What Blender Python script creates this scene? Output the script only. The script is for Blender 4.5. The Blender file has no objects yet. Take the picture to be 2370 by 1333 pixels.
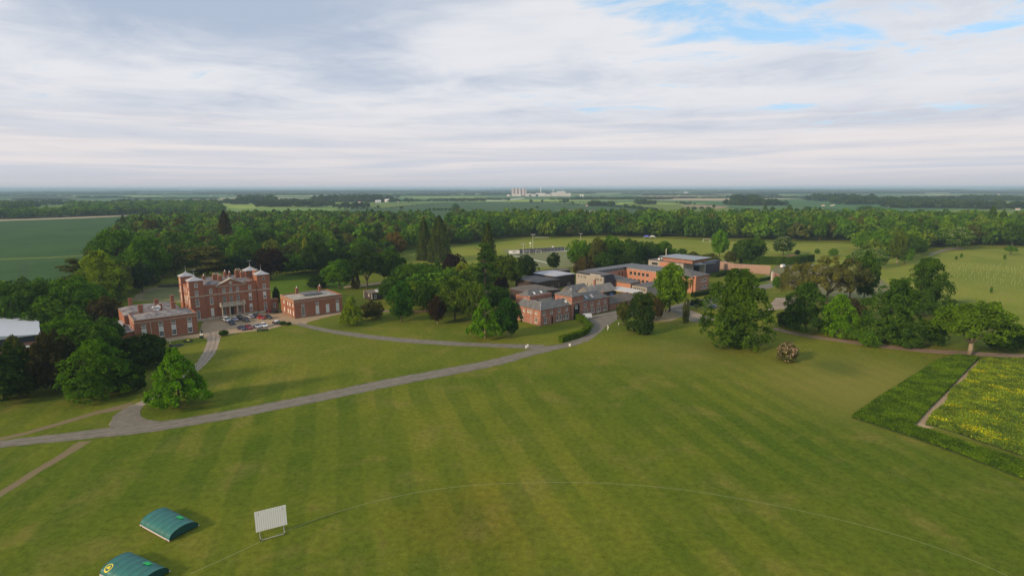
import bpy, math, random
import numpy as np
from mathutils import Vector, Matrix

scene = bpy.context.scene
COL = scene.collection
R = math.radians

# ------------------------------------------------------------------ camera
CAM_H, FPX, HORIZON = 50.0, 1300.0, 435.2          # photograph measured at 2370 x 1333
PITCH = math.atan((666.5 - HORIZON) / FPX)
cam_data = bpy.data.cameras.new('camera')
cam_data.sensor_width = 36.0
cam_data.lens = 36.0 * FPX / 2370.0
cam_data.clip_start = 1.0
cam_data.clip_end = 90000.0
cam = bpy.data.objects.new('camera', cam_data)
COL.objects.link(cam)
cam.location = (0, 0, CAM_H)
cam.rotation_euler = (math.pi / 2 - PITCH, R(0.08), 0)
scene.camera = cam

# ------------------------------------------------------------------ light
SUN_EL, SUN_AZ = 21.0, 36.0        # the sun stands behind the camera's left shoulder; shadows run towards (cos 36, sin 36)
sd = bpy.data.lights.new('sun', 'SUN')
sd.energy = 4.0
sd.angle = R(6.0)
sd.color = (1.0, 0.76, 0.50)
sun = bpy.data.objects.new('sun', sd)
COL.objects.link(sun)
to_sun = Vector((-math.cos(R(SUN_AZ)) * math.cos(R(SUN_EL)), -math.sin(R(SUN_AZ)) * math.cos(R(SUN_EL)), math.sin(R(SUN_EL))))
sun.rotation_euler = to_sun.to_track_quat('Z', 'Y').to_euler()
sun.location = (-300, -200, 300)

world = bpy.data.worlds.new('World')
scene.world = world
world.use_nodes = True
wn = world.node_tree
wn.nodes.clear()


class NT:
    """small helper for building node trees"""
    def __init__(self, tree):
        self.t = tree

    def n(self, typ, **kw):
        nd = self.t.nodes.new(typ)
        for k, v in kw.items():
            if k == 'i':
                for a, b in v.items():
                    s = nd.inputs[a]
                    if isinstance(b, bpy.types.NodeSocket):
                        self.t.links.new(b, s)
                    else:
                        s.default_value = b
            else:
                setattr(nd, k, v)
        return nd

    def m(self, op, a, b=None, c=None, clamp=False):
        nd = self.n('ShaderNodeMath', operation=op, use_clamp=clamp)
        for k, v in enumerate((a, b, c)):
            if v is None:
                continue
            if isinstance(v, bpy.types.NodeSocket):
                self.t.links.new(v, nd.inputs[k])
            else:
                nd.inputs[k].default_value = v
        return nd.outputs[0]

    def mix(self, f, a, b, blend='MIX'):
        nd = self.n('ShaderNodeMix', data_type='RGBA', blend_type=blend, clamp_factor=True)
        for s, v in ((nd.inputs[0], f), (nd.inputs[6], a), (nd.inputs[7], b)):
            if isinstance(v, bpy.types.NodeSocket):
                self.t.links.new(v, s)
            elif isinstance(v, (tuple, list)):
                s.default_value = (*v[:3], 1)
            else:
                s.default_value = v
        return nd.outputs[2]

    def smooth(self, v, a, b, lo=0.0, hi=1.0):
        nd = self.n('ShaderNodeMapRange', interpolation_type='SMOOTHSTEP')
        self.t.links.new(v, nd.inputs[0])
        for k, x in ((1, a), (2, b), (3, lo), (4, hi)):
            nd.inputs[k].default_value = x
        return nd.outputs[0]

    def noise(self, vec, scale, detail=4.0, rough=0.55, dist=0.0):
        nd = self.n('ShaderNodeTexNoise')
        if vec is not None:
            self.t.links.new(vec, nd.inputs['Vector'])
        nd.inputs['Scale'].default_value = scale
        nd.inputs['Detail'].default_value = detail
        nd.inputs['Roughness'].default_value = rough
        nd.inputs['Distortion'].default_value = dist
        return nd.outputs['Fac']


w = NT(wn)
sky = w.n('ShaderNodeTexSky', sky_type='NISHITA', sun_disc=False, sun_elevation=R(SUN_EL),
          sun_rotation=math.atan2(to_sun.x, to_sun.y), altitude=0.0, air_density=1.0, dust_density=1.0, ozone_density=1.0)
tc = w.n('ShaderNodeTexCoord')
sep = w.n('ShaderNodeSeparateXYZ', i={0: tc.outputs['Generated']})
dx, dy, dz = sep.outputs
zc = w.m('MAXIMUM', dz, 0.0)
zz = w.m('ADD', zc, 0.035)
px_ = w.m('DIVIDE', dx, zz)
py_ = w.m('DIVIDE', dy, zz)
# clouds lie on a plane overhead; streets of cloud run a little off the view axis
ang = R(-20)
su = w.m('ADD', w.m('MULTIPLY', px_, math.cos(ang)), w.m('MULTIPLY', py_, math.sin(ang)))
sv = w.m('SUBTRACT', w.m('MULTIPLY', py_, math.cos(ang)), w.m('MULTIPLY', px_, math.sin(ang)))
vstreak = w.n('ShaderNodeCombineXYZ', i={0: w.m('MULTIPLY', su, 0.40), 1: w.m('MULTIPLY', sv, 0.70), 2: 3.7}).outputs[0]
vpuff = w.n('ShaderNodeCombineXYZ', i={0: su, 1: sv, 2: 11.3}).outputs[0]
n_big = w.noise(vstreak, 0.62, 6, 0.56, 0.5)
n_fine = w.noise(vpuff, 1.25, 9, 0.62, 0.6)
n_shade = w.noise(vstreak, 0.95, 5, 0.55, 0.3)
az = w.m('ARCTAN2', dx, dy)                       # 0 straight ahead, positive to the right
el = w.m('ARCSINE', dz)
# breaks in the cloud: more of them high up and to the right
brk = w.m('MULTIPLY', w.smooth(az, 0.06, 0.42), w.smooth(el, 0.16, 0.29))
behind = w.smooth(dy, 0.1, -0.5)
brk = w.m('MULTIPLY', brk, w.m('SUBTRACT', 1.0, w.m('MULTIPLY', behind, 0.5)))
cov_t = w.m('SUBTRACT', w.m('ADD', w.m('MULTIPLY', n_big, 0.52), w.m('MULTIPLY', n_fine, 0.58)), w.m('MULTIPLY', brk, 0.135))
cov_t = w.m('ADD', cov_t, w.m('MULTIPLY', w.m('SUBTRACT', 1.0, w.smooth(az, -0.15, 0.20)), 0.075))
cover = w.smooth(cov_t, 0.385, 0.50)
# shade of the cloud: a heavier grey bank up left, streaks elsewhere
bank = w.m('MULTIPLY', w.smooth(w.m('ABSOLUTE', w.m('ADD', az, 0.42)), 0.36, 0.08), w.smooth(el, 0.11, 0.25))
shade_t = w.m('ADD', w.m('ADD', w.m('MULTIPLY', n_shade, 0.66), w.m('MULTIPLY', n_fine, 0.50)), w.m('MULTIPLY', bank, 0.30))
shade = w.smooth(shade_t, 0.46, 0.88)
CB = 10.0                                         # cloud radiance is written for a world strength of 1 / CB
bright = (0.80 * CB, 0.81 * CB, 0.85 * CB)
grey = (0.40 * CB, 0.49 * CB, 0.64 * CB)
cloud = w.mix(w.m('MULTIPLY', shade, 0.88), bright, grey)
blue = w.mix(0.65, w.mix(1.0, sky.outputs[0], (1.25, 1.5, 1.95), 'MULTIPLY'), (0.44 * CB, 0.71 * CB, 0.90 * CB))
col = w.mix(cover, blue, cloud)
# murk towards the horizon: warm grey, a rosy band above it
band = w.noise(w.n('ShaderNodeCombineXYZ', i={0: w.m('MULTIPLY', az, 0.9), 1: w.m('MULTIPLY', el, 26.0), 2: 1.0}).outputs[0], 2.2, 4, 0.5, 0.6)
low = w.mix(w.smooth(band, 0.36, 0.66), (0.60 * CB, 0.625 * CB, 0.70 * CB), (0.83 * CB, 0.765 * CB, 0.755 * CB))
low = w.mix(w.smooth(el, 0.0, 0.035), (0.58 * CB, 0.565 * CB, 0.61 * CB), low)
col = w.mix(w.smooth(el, 0.03, 0.17, 0.90, 0.0), col, low)
below = w.mix(w.smooth(dz, -0.02, 0.0), (0.10 * CB, 0.11 * CB, 0.10 * CB), col)
bg = w.n('ShaderNodeBackground', i={'Color': below, 'Strength': 1.0 / CB})
wo = w.n('ShaderNodeOutputWorld', i={'Surface': bg.outputs[0]})

scene.view_settings.view_transform = 'Standard'
scene.view_settings.look = 'None'
scene.view_settings.exposure = 0.0
scene.view_settings.gamma = 1.0
scene.view_settings.use_curve_mapping = False
scene.render.engine = 'CYCLES'
cy = scene.cycles
cy.max_bounces = 5
cy.diffuse_bounces = 2
cy.glossy_bounces = 2
cy.transmission_bounces = 2
cy.transparent_max_bounces = 6
cy.volume_bounces = 1
cy.use_denoising = True
cy.sample_clamp_indirect = 4.0

rnd = random.Random(7)
NP = np.random.RandomState(11)


# ------------------------------------------------------------------ survey helpers (pixel of the photograph -> point of the land)
def G(x, y, z=0.0):
    a = (x - 1185) / FPX
    b = -(y - 666.5) / FPX
    v = (a, math.cos(PITCH) + b * math.sin(PITCH), -math.sin(PITCH) + b * math.cos(PITCH))
    t = (z - CAM_H) / v[2]
    return v[0] * t, v[1] * t


def row(X, Y, Z):
    dz_ = Z - CAM_H
    d = Y * math.cos(PITCH) - dz_ * math.sin(PITCH)
    u = Y * math.sin(PITCH) + dz_ * math.cos(PITCH)
    return 666.5 - FPX * u / d, d


def height_at(x, yb, yt):
    X, Y = G(x, yb)
    lo, hi = 0.0, 80.0
    for _ in range(40):
        m = (lo + hi) / 2
        if row(X, Y, m)[0] > yt:
            lo = m
        else:
            hi = m
    return lo


# ------------------------------------------------------------------ object helpers
def tag(o, label=None, cat=None, group=None, kind=None):
    if label: o['label'] = label
    if cat: o['category'] = cat
    if group: o['group'] = group
    if kind: o['kind'] = kind
    return o


def empty(name, loc=(0, 0, 0), rz=0.0, label=None, cat=None, group=None):
    o = bpy.data.objects.new(name, None)
    o.empty_display_size = 0.5
    COL.objects.link(o)
    o.location = loc
    o.rotation_euler = (0, 0, rz)
    return tag(o, label, cat, group)


def link(name, mesh, parent=None, loc=None, rz=None, scale=None):
    o = bpy.data.objects.new(name, mesh)
    COL.objects.link(o)
    if parent: o.parent = parent
    if loc is not None: o.location = loc
    if rz is not None: o.rotation_euler = (0, 0, rz)
    if scale is not None: o.scale = scale
    return o


def mesh_from(name, verts, faces, mats, fm=None, smooth=False):
    me = bpy.data.meshes.new(name)
    me.from_pydata([tuple(v) for v in verts], [], faces)
    for m in (mats if isinstance(mats, (list, tuple)) else [mats]):
        me.materials.append(m)
    if fm is not None:
        me.polygons.foreach_set('material_index', fm)
    if smooth:
        me.polygons.foreach_set('use_smooth', [True] * len(me.polygons))
    me.update()
    return me


def mesh_np(name, verts, polys, mat, k, smooth=False, colors=None):
    """fast mesh from arrays: verts (n,3), polys (m,k)"""
    me = bpy.data.meshes.new(name)
    n, m = len(verts), len(polys)
    me.vertices.add(n)
    me.vertices.foreach_set('co', np.asarray(verts, np.float32).ravel())
    me.loops.add(m * k)
    me.loops.foreach_set('vertex_index', np.asarray(polys, np.int32).ravel())
    me.polygons.add(m)
    me.polygons.foreach_set('loop_start', np.arange(0, m * k, k, dtype=np.int32))
    me.polygons.foreach_set('loop_total', np.full(m, k, np.int32))
    if smooth:
        me.polygons.foreach_set('use_smooth', np.ones(m, bool))
    if colors is not None:
        at = me.color_attributes.new('Col', 'FLOAT_COLOR', 'POINT')
        at.data.foreach_set('color', np.asarray(colors, np.float32).ravel())
    me.materials.append(mat)
    me.update(calc_edges=True)
    return me


class MB:
    """collects simple solids into one mesh"""
    def __init__(self):
        self.v, self.f, self.m = [], [], []

    def box(self, x0, x1, y0, y1, z0, z1, mi=0):
        b = len(self.v)
        self.v += [(x0, y0, z0), (x1, y0, z0), (x1, y1, z0), (x0, y1, z0), (x0, y0, z1), (x1, y0, z1), (x1, y1, z1), (x0, y1, z1)]
        self.f += [(b, b + 3, b + 2, b + 1), (b + 4, b + 5, b + 6, b + 7), (b, b + 1, b + 5, b + 4), (b + 1, b + 2, b + 6, b + 5),
                   (b + 2, b + 3, b + 7, b + 6), (b + 3, b, b + 4, b + 7)]
        self.m += [mi] * 6
        return self

    def poly(self, pts, mi=0):
        b = len(self.v)
        self.v += [tuple(p) for p in pts]
        self.f.append(tuple(range(b, b + len(pts))))
        self.m.append(mi)
        return self

    def solid(self, bottom, top, mi=0):
        """closed prism-like solid between two rings of equal length"""
        n = len(bottom)
        b = len(self.v)
        self.v += [tuple(p) for p in bottom] + [tuple(p) for p in top]
        self.f.append(tuple(reversed(range(b, b + n))))
        self.f.append(tuple(range(b + n, b + 2 * n)))
        for i in range(n):
            j = (i + 1) % n
            self.f.append((b + i, b + j, b + n + j, b + n + i))
        self.m += [mi] * (n + 2)
        return self

    def tube(self, p, q, r0, r1=None, seg=8, mi=0, caps=True):
        r1 = r0 if r1 is None else r1
        p, q = Vector(p), Vector(q)
        d = (q - p).normalized()
        a = d.orthogonal().normalized()
        c = d.cross(a)
        lo = [p + (a * math.cos(t) + c * math.sin(t)) * r0 for t in (2 * math.pi * i / seg for i in range(seg))]
        hi = [q + (a * math.cos(t) + c * math.sin(t)) * r1 for t in (2 * math.pi * i / seg for i in range(seg))]
        b = len(self.v)
        self.v += [tuple(x) for x in lo + hi]
        for i in range(seg):
            j = (i + 1) % seg
            self.f.append((b + i, b + j, b + seg + j, b + seg + i))
            self.m.append(mi)
        if caps:
            self.f.append(tuple(reversed(range(b, b + seg))))
            self.f.append(tuple(range(b + seg, b + 2 * seg)))
            self.m += [mi, mi]
        return self

    def lathe(self, prof, c=(0, 0, 0), seg=10, mi=0):
        b = len(self.v)
        for r, z in prof:
            for i in range(seg):
                t = 2 * math.pi * i / seg
                self.v.append((c[0] + r * math.cos(t), c[1] + r * math.sin(t), c[2] + z))
        for k in range(len(prof) - 1):
            for i in range(seg):
                j = (i + 1) % seg
                self.f.append((b + k * seg + i, b + k * seg + j, b + (k + 1) * seg + j, b + (k + 1) * seg + i))
                self.m.append(mi)
        self.f.append(tuple(reversed(range(b, b + seg))))
        e = b + (len(prof) - 1) * seg
        self.f.append(tuple(range(e, e + seg)))
        self.m += [mi, mi]
        return self

    def mesh(self, name, mats, smooth=False):
        return mesh_from(name, self.v, self.f, mats, self.m, smooth)

    def build(self, name, mats, parent=None, loc=None, rz=None, smooth=False):
        return link(name, self.mesh(name, mats, smooth), parent, loc, rz)


# ------------------------------------------------------------------ materials
MATS = {}


def mat(name, col, rough=0.8, spec=0.3, metal=0.0, var=0.0, vscale=1.0, col2=None, bump=0.0, bscale=20.0, coord='Object', stretch=None):
    if name in MATS:
        return MATS[name]
    m = bpy.data.materials.new(name)
    m.use_nodes = True
    t = NT(m.node_tree)
    p = m.node_tree.nodes['Principled BSDF']
    p.inputs['Roughness'].default_value = rough
    p.inputs['Metallic'].default_value = metal
    p.inputs['Specular IOR Level'].default_value = spec
    p.inputs['Base Color'].default_value = (*col, 1)
    if var or bump:
        c = t.n('ShaderNodeTexCoord')
        vec = c.outputs[coord]
        if stretch:
            vec = t.n('ShaderNodeMapping', i={0: vec, 'Scale': stretch}).outputs[0]
        if var:
            nz = t.noise(vec, vscale, 5, 0.62)
            nz2 = t.noise(vec, vscale * 6.3, 4, 0.6)
            f = t.m('ADD', t.m('MULTIPLY', nz, 0.65), t.m('MULTIPLY', nz2, 0.35))
            f = t.smooth(f, 0.34, 0.66)
            a = tuple(x * (1 - var) for x in col)
            b = col2 or tuple(min(1, x * (1 + var)) for x in col)
            m.node_tree.links.new(t.mix(f, a, b), p.inputs['Base Color'])
        if bump:
            nb = t.noise(vec, bscale, 3, 0.6)
            bn = t.n('ShaderNodeBump', i={'Height': nb, 'Strength': bump, 'Distance': 0.05})
            m.node_tree.links.new(bn.outputs[0], p.inputs['Normal'])
    MATS[name] = m
    return m


def brick_mat(name, c1, c2, mortar=(0.30, 0.25, 0.21)):
    m = bpy.data.materials.new(name)
    m.use_nodes = True
    t = NT(m.node_tree)
    p = m.node_tree.nodes['Principled BSDF']
    p.inputs['Roughness'].default_value = 0.9
    c = t.n('ShaderNodeTexCoord')
    s = t.n('ShaderNodeSeparateXYZ', i={0: c.outputs['Object']})
    v = t.n('ShaderNodeCombineXYZ', i={0: t.m('ADD', s.outputs[0], s.outputs[1]), 1: s.outputs[2], 2: 0.0}).outputs[0]
    b = t.n('ShaderNodeTexBrick', i={'Vector': v, 'Color1': (*c1, 1), 'Color2': (*c2, 1), 'Mortar': (*mortar, 1), 'Scale': 1.0,
                                    'Mortar Size': 0.012, 'Brick Width': 0.24, 'Row Height': 0.08, 'Bias': 0.0})
    n1 = t.smooth(t.noise(c.outputs['Object'], 0.55, 6, 0.62), 0.36, 0.66)
    n2 = t.smooth(t.noise(c.outputs['Object'], 3.1, 4, 0.6), 0.3, 0.7)
    col_ = t.mix(t.m('MULTIPLY', n1, 0.55), b.outputs['Color'], tuple(x * 0.62 + 0.035 for x in c1))
    col_ = t.mix(t.m('MULTIPLY', n2, 0.30), col_, tuple(min(1, x * 1.35 + 0.03) for x in c2))
    st = t.smooth(s.outputs[2], 1.6, 0.0)     # weathered, paler brick with soot and lichen at the foot
    col_ = t.mix(t.m('MULTIPLY', st, 0.45), col_, (0.20, 0.145, 0.095))
    m.node_tree.links.new(col_, p.inputs['Base Color'])
    MATS[name] = m
    return m


M_BRICK = brick_mat('red_brick', (0.235, 0.058, 0.022), (0.30, 0.092, 0.034), (0.22, 0.15, 0.10))
M_BRICK2 = brick_mat('orange_brick', (0.38, 0.125, 0.052), (0.46, 0.165, 0.075))
M_BRICK3 = brick_mat('school_brick', (0.27, 0.080, 0.045), (0.33, 0.115, 0.062))
M_BRICK4 = brick_mat('old_wall_brick', (0.27, 0.155, 0.105), (0.32, 0.19, 0.13))
M_STONE = mat('pale_stone', (0.42, 0.37, 0.28), 0.85, var=0.2, vscale=0.8)
M_STUCCO = mat('cream_render', (0.50, 0.47, 0.38), 0.9, var=0.12, vscale=0.7)
M_SLATE = mat('slate', (0.105, 0.108, 0.118), 0.7, spec=0.25, var=0.35, vscale=0.9, col2=(0.175, 0.17, 0.155), bump=0.3, bscale=5)
M_SLATE2 = mat('lichened_slate', (0.15, 0.132, 0.135), 0.8, spec=0.2, var=0.4, vscale=0.8, col2=(0.30, 0.275, 0.26), bump=0.4, bscale=4)
M_LEAD = mat('lead_sheet', (0.36, 0.365, 0.38), 0.5, spec=0.5, var=0.22, vscale=0.7)
M_PALE_LEAD = mat('pale_lead', (0.34, 0.34, 0.35), 0.55, spec=0.5, var=0.2, vscale=0.9)
M_WHITE = mat('white_paint', (0.74, 0.73, 0.69), 0.5)
M_FRAME = mat('window_white', (0.66, 0.64, 0.58), 0.55)
M_GLASS = mat('window_glass', (0.018, 0.022, 0.026), 0.12, spec=0.6)
M_BLIND = mat('window_blind', (0.56, 0.57, 0.53), 0.9, var=0.06, vscale=1)
M_DARK = mat('dark_door', (0.028, 0.024, 0.024), 0.6)
M_POT = mat('terracotta_pot', (0.52, 0.42, 0.30), 0.8, var=0.15, vscale=3)
M_TIMBER = mat('dark_stained_timber', (0.055, 0.040, 0.036), 0.8, var=0.25, vscale=1.2, stretch=(1, 1, 0.2))
M_FELT = mat('brown_felt_roof', (0.125, 0.105, 0.085), 0.9, var=0.2, vscale=0.25)
M_FELT2 = mat('grey_felt_roof', (0.115, 0.108, 0.105), 0.9, var=0.18, vscale=0.3)
M_LTROOF = mat('pale_grey_roof', (0.40, 0.40, 0.42), 0.6, var=0.14, vscale=0.3)
M_CORR = mat('old_sheet_roof', (0.20, 0.185, 0.165), 0.85, var=0.3, vscale=0.35, stretch=(1, 0.2, 1))
M_CLAD = mat('grey_larch_cladding', (0.30, 0.275, 0.235), 0.85, var=0.12, vscale=0.6, stretch=(1, 1, 0.3))
M_ZINC = mat('blue_grey_zinc', (0.135, 0.14, 0.145), 0.7, spec=0.2, var=0.12, vscale=0.4)
M_ZINC2 = mat('pale_zinc', (0.25, 0.265, 0.28), 0.55, spec=0.4, var=0.1, vscale=0.4)
M_NAVY = mat('dark_panel', (0.035, 0.042, 0.06), 0.5)
M_CANVAS = mat('white_canvas', (0.50, 0.48, 0.44), 0.8, var=0.06, vscale=0.3)
M_BLUE = mat('blue_plastic', (0.03, 0.16, 0.50), 0.5)
M_GREENSHEET = mat('green_pvc_cover', (0.014, 0.125, 0.105), 0.42, spec=0.5, var=0.16, vscale=1.2)
M_GREENDARK = mat('green_pvc_end', (0.008, 0.055, 0.045), 0.6)
M_LIME = mat('bright_green_strap', (0.02, 0.42, 0.10), 0.6)
M_YELLOW = mat('yellow_print', (0.75, 0.62, 0.03), 0.6)
M_METAL = mat('galvanised_metal', (0.45, 0.45, 0.45), 0.5, metal=0.3)
M_TYRE = mat('tyre_rubber', (0.02, 0.02, 0.02), 0.9)
M_LAMPGLASS = mat('headlamp_glass', (0.6, 0.62, 0.64), 0.2, spec=0.7)
M_BARK = mat('bark', (0.10, 0.078, 0.055), 0.95, var=0.3, vscale=3)
M_PALEBARK = mat('pale_bark', (0.27, 0.22, 0.155), 0.95, var=0.25, vscale=3)
M_ASPHALT = mat('asphalt_drive', (0.168, 0.150, 0.118), 0.95, spec=0.2, var=0.20, vscale=0.45, coord='Object')
M_GRAVEL = mat('gravel_forecourt', (0.33, 0.245, 0.155), 1.0, spec=0.1, var=0.14, vscale=0.16, bump=0.3, bscale=9)
M_DRIVE = mat('hall_drive', (0.30, 0.245, 0.185), 1.0, spec=0.1, var=0.14, vscale=0.2)
M_DIRT = mat('dirt_track', (0.27, 0.20, 0.125), 1.0, spec=0.05, var=0.30, vscale=0.4, col2=(0.19, 0.16, 0.075))
M_SOIL = mat('bare_soil', (0.36, 0.27, 0.17), 1.0, spec=0.05, var=0.22, vscale=0.3)


def obj_colour_mat(name, rough=0.35, spec=0.5):
    m = bpy.data.materials.new(name)
    m.use_nodes = True
    t = NT(m.node_tree)
    p = m.node_tree.nodes['Principled BSDF']
    oi = t.n('ShaderNodeObjectInfo')
    m.node_tree.links.new(oi.outputs['Color'], p.inputs['Base Color'])
    p.inputs['Roughness'].default_value = rough
    p.inputs['Specular IOR Level'].default_value = spec
    return m


M_CAR = obj_colour_mat('car_paint', 0.3, 0.6)


def leaf_mat(name, source):
    """foliage: tint comes from the object's colour or the mesh attribute, varied leaf by leaf and spray by spray"""
    m = bpy.data.materials.new(name)
    m.use_nodes = True
    nt = m.node_tree
    nt.nodes.clear()
    t = NT(nt)
    if source == 'object':
        base = t.n('ShaderNodeObjectInfo').outputs['Color']
        vec = t.n('ShaderNodeTexCoord').outputs['Object']
        sc = 5.0
    else:
        base = t.n('ShaderNodeAttribute', attribute_name='Col').outputs['Color']
        vec = t.n('ShaderNodeTexCoord').outputs['Object']
        sc = 0.22
    isl = t.n('ShaderNodeNewGeometry').outputs['Random Per Island']
    n1 = t.smooth(t.noise(vec, sc, 4, 0.6), 0.35, 0.65)
    k = t.m('ADD', t.m('MULTIPLY', isl, 0.70), 0.70)
    kk = t.n('ShaderNodeCombineColor', i={0: k, 1: k, 2: k}).outputs[0]
    c1 = t.mix(1.0, base, kk, 'MULTIPLY')
    c2 = t.mix(1.0, c1, (1.50, 1.50, 0.75), 'MULTIPLY')
    c3 = t.mix(n1, t.mix(1.0, c1, (0.74, 0.84, 0.74), "MULTIPLY"), c2)  # lighter and darker clumps paint sunlit and shaded foliage into the leaf colour
    d = t.n('ShaderNodeBsdfDiffuse', i={'Color': c3, 'Roughness': 0.5})
    tr = t.n('ShaderNodeBsdfTranslucent', i={'Color': t.mix(1.0, c3, (1.25, 1.35, 0.55), 'MULTIPLY')})
    mx = t.n('ShaderNodeMixShader', i={0: 0.40, 1: d.outputs[0], 2: tr.outputs[0]})
    t.n('ShaderNodeOutputMaterial', i={0: mx.outputs[0]})
    return m


M_LEAF = leaf_mat('foliage', 'object')
M_LEAFV = leaf_mat('woodland_foliage', 'attr')
M_BLOSSOM = mat('cream_blossom', (0.30, 0.31, 0.16), 0.9, var=0.15, vscale=4)
M_PINKBLOSSOM = mat('pinkish_blossom', (0.34, 0.23, 0.15), 0.9, var=0.25, vscale=4)


# ------------------------------------------------------------------ ground materials
def grass_mat(name, c_dark, c_mid, c_dry, kind='park'):
    m = bpy.data.materials.new(name)
    m.use_nodes = True
    nt = m.node_tree
    t = NT(nt)
    p = nt.nodes['Principled BSDF']
    p.inputs['Roughness'].default_value = 1.0
    p.inputs['Specular IOR Level'].default_value = 0.05
    pos = t.n('ShaderNodeNewGeometry').outputs['Position']
    s = t.n('ShaderNodeSeparateXYZ', i={0: pos})
    X, Y = s.outputs[0], s.outputs[1]
    big = t.noise(pos, 0.016, 5, 0.6, 0.3)
    med = t.noise(pos, 0.09, 5, 0.65, 0.4)
    fin = t.noise(pos, 0.9, 5, 0.75)
    vf = t.noise(pos, 4.5, 3, 0.7)
    c = t.mix(t.smooth(big, 0.38, 0.62), c_dark, c_mid)
    c = t.mix(t.m('MULTIPLY', t.smooth(med, 0.48, 0.74), 0.65), c, c_dry)
    g = t.m('ADD', t.m('MULTIPLY', fin, 1.5), t.m('ADD', t.m('MULTIPLY', vf, 0.9), -0.20))
    gg = t.n('ShaderNodeCombineColor', i={0: g, 1: g, 2: g}).outputs[0]
    c = t.mix(1.0, c, gg, 'MULTIPLY')
    if kind == 'park':
        # mowing lines of the cricket field: dead straight, bent a little at the right where the mower turns
        warp = t.m('MULTIPLY', t.noise(pos, 0.03, 2, 0.5), 5.0)
        xr = t.m('MAXIMUM', t.m('SUBTRACT', X, 18.0), 0.0)
        bend = t.m('MULTIPLY', t.m('MULTIPLY', xr, xr), 0.0045)
        a = R(17)
        q = t.m('ADD', t.m('MULTIPLY', X, math.cos(a)), t.m('MULTIPLY', Y, math.sin(a)))
        q = t.m('ADD', t.m('ADD', q, warp), bend)
        st = t.m('SINE', t.m('MULTIPLY', q, 2 * math.pi / 8.6))
        st = t.m('MULTIPLY', t.smooth(st, -0.3, 0.3), t.smooth(t.noise(pos, 0.03, 4, 0.6), 0.25, 0.60))
        b = R(-58)
        q2 = t.m('ADD', t.m('ADD', t.m('MULTIPLY', X, math.cos(b)), t.m('MULTIPLY', Y, math.sin(b))), warp)
        st2 = t.smooth(t.m('SINE', t.m('MULTIPLY', q2, 2 * math.pi / 11.0)), -0.3, 0.3)
        fld = t.m('MULTIPLY', t.smooth(Y, 185.0, 120.0), t.smooth(t.noise(pos, 0.02, 2, 0.5), 0.25, 0.5))
        wear = t.smooth(med, 0.25, 0.6)
        k = t.m('MULTIPLY', fld, t.m('ADD', t.m('MULTIPLY', wear, 0.6), 0.4))
        c = t.mix(t.m('MULTIPLY', st, k), c, t.mix(1.0, c, (0.69, 0.83, 0.75), 'MULTIPLY'))
        k2 = t.m('MULTIPLY', fld, 0.14)
        c = t.mix(t.m('MULTIPLY', st2, k2), c, t.mix(1.0, c, (1.30, 1.16, 1.2), 'MULTIPLY'))
        # worn brownish square in the near middle of the field and dry ground on the right
        def spot(x, y, r1, r2):
            v = t.n('ShaderNodeVectorMath', operation='DISTANCE', i={0: pos, 1: (x, y, 0)}).outputs['Value']
            v = t.m('ADD', v, t.m('MULTIPLY', med, 14.0))
            return t.smooth(v, r2 + 7, r1 + 7)
        c = t.mix(t.m('MULTIPLY', spot(-6, 78, 2, 17), 0.62), c, t.mix(1.0, c, (1.22, 0.92, 1.1), 'MULTIPLY'))
        c = t.mix(t.m('MULTIPLY', spot(95, 135, 10, 42), 0.55), c, (0.200, 0.180, 0.042))
        c = t.mix(t.m('MULTIPLY', spot(50, 165, 5, 26), 0.40), c, (0.180, 0.170, 0.036))
        c = t.mix(t.m('MULTIPLY', spot(92, 152, 2, 11), 0.55), c, (0.050, 0.085, 0.014))
        c = t.mix(t.m('MULTIPLY', spot(-62, 200, 2, 22), 0.35), c, (0.05, 0.09, 0.014))
        # farmland further out: a patchwork of crops
        dist = t.n('ShaderNodeVectorMath', operation='LENGTH', i={0: pos}).outputs['Value']
        mp = t.n('ShaderNodeMapping', i={0: pos, 'Scale': (0.0021, 0.0031, 1.0), 'Rotation': (0, 0, R(24))}).outputs[0]
        mp = t.n('ShaderNodeVectorMath', operation='ADD', i={0: mp, 1: t.n('ShaderNodeVectorMath', operation='SCALE', i={0: t.n('ShaderNodeTexNoise', i={'Vector': mp, 'Scale': 1.3}).outputs['Color'], 'Scale': 0.35}).outputs[0]}).outputs[0]
        vo = t.n('ShaderNodeTexVoronoi', voronoi_dimensions='2D', i={'Vector': mp, 'Scale': 1.0})
        r = t.n('ShaderNodeSeparateColor', i={0: vo.outputs['Color']}).outputs[0]
        ramp = t.n('ShaderNodeValToRGB', i={0: r})
        cr = ramp.color_ramp
        cr.interpolation = 'CONSTANT'
        cr.elements[0].color = (0.05, 0.115, 0.035, 1)
        cr.elements[1].position = 0.2
        cr.elements[1].color = (0.12, 0.2, 0.045, 1)
        for ps, cc in ((0.38, (0.07, 0.13, 0.045)), (0.55, (0.2, 0.27, 0.05)), (0.66, (0.055, 0.1, 0.035)), (0.8, (0.32, 0.27, 0.17)), (0.88, (0.09, 0.16, 0.05))):
            e = cr.elements.new(ps)
            e.color = (*cc, 1)
        far = t.mix(t.m('MULTIPLY', t.smooth(med, 0.4, 0.7), 0.18), ramp.outputs[0], (0.03, 0.05, 0.02))
        vo2 = t.n('ShaderNodeTexVoronoi', voronoi_dimensions='2D', feature='DISTANCE_TO_EDGE', i={'Vector': mp, 'Scale': 1.0})
        hedge = t.smooth(vo2.outputs['Distance'], 0.022, 0.012)
        far = t.mix(1.0, far, (1.25, 1.22, 1.2), 'MULTIPLY')
        far = t.mix(t.m('MULTIPLY', hedge, 0.85), far, (0.018, 0.032, 0.014))
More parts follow.
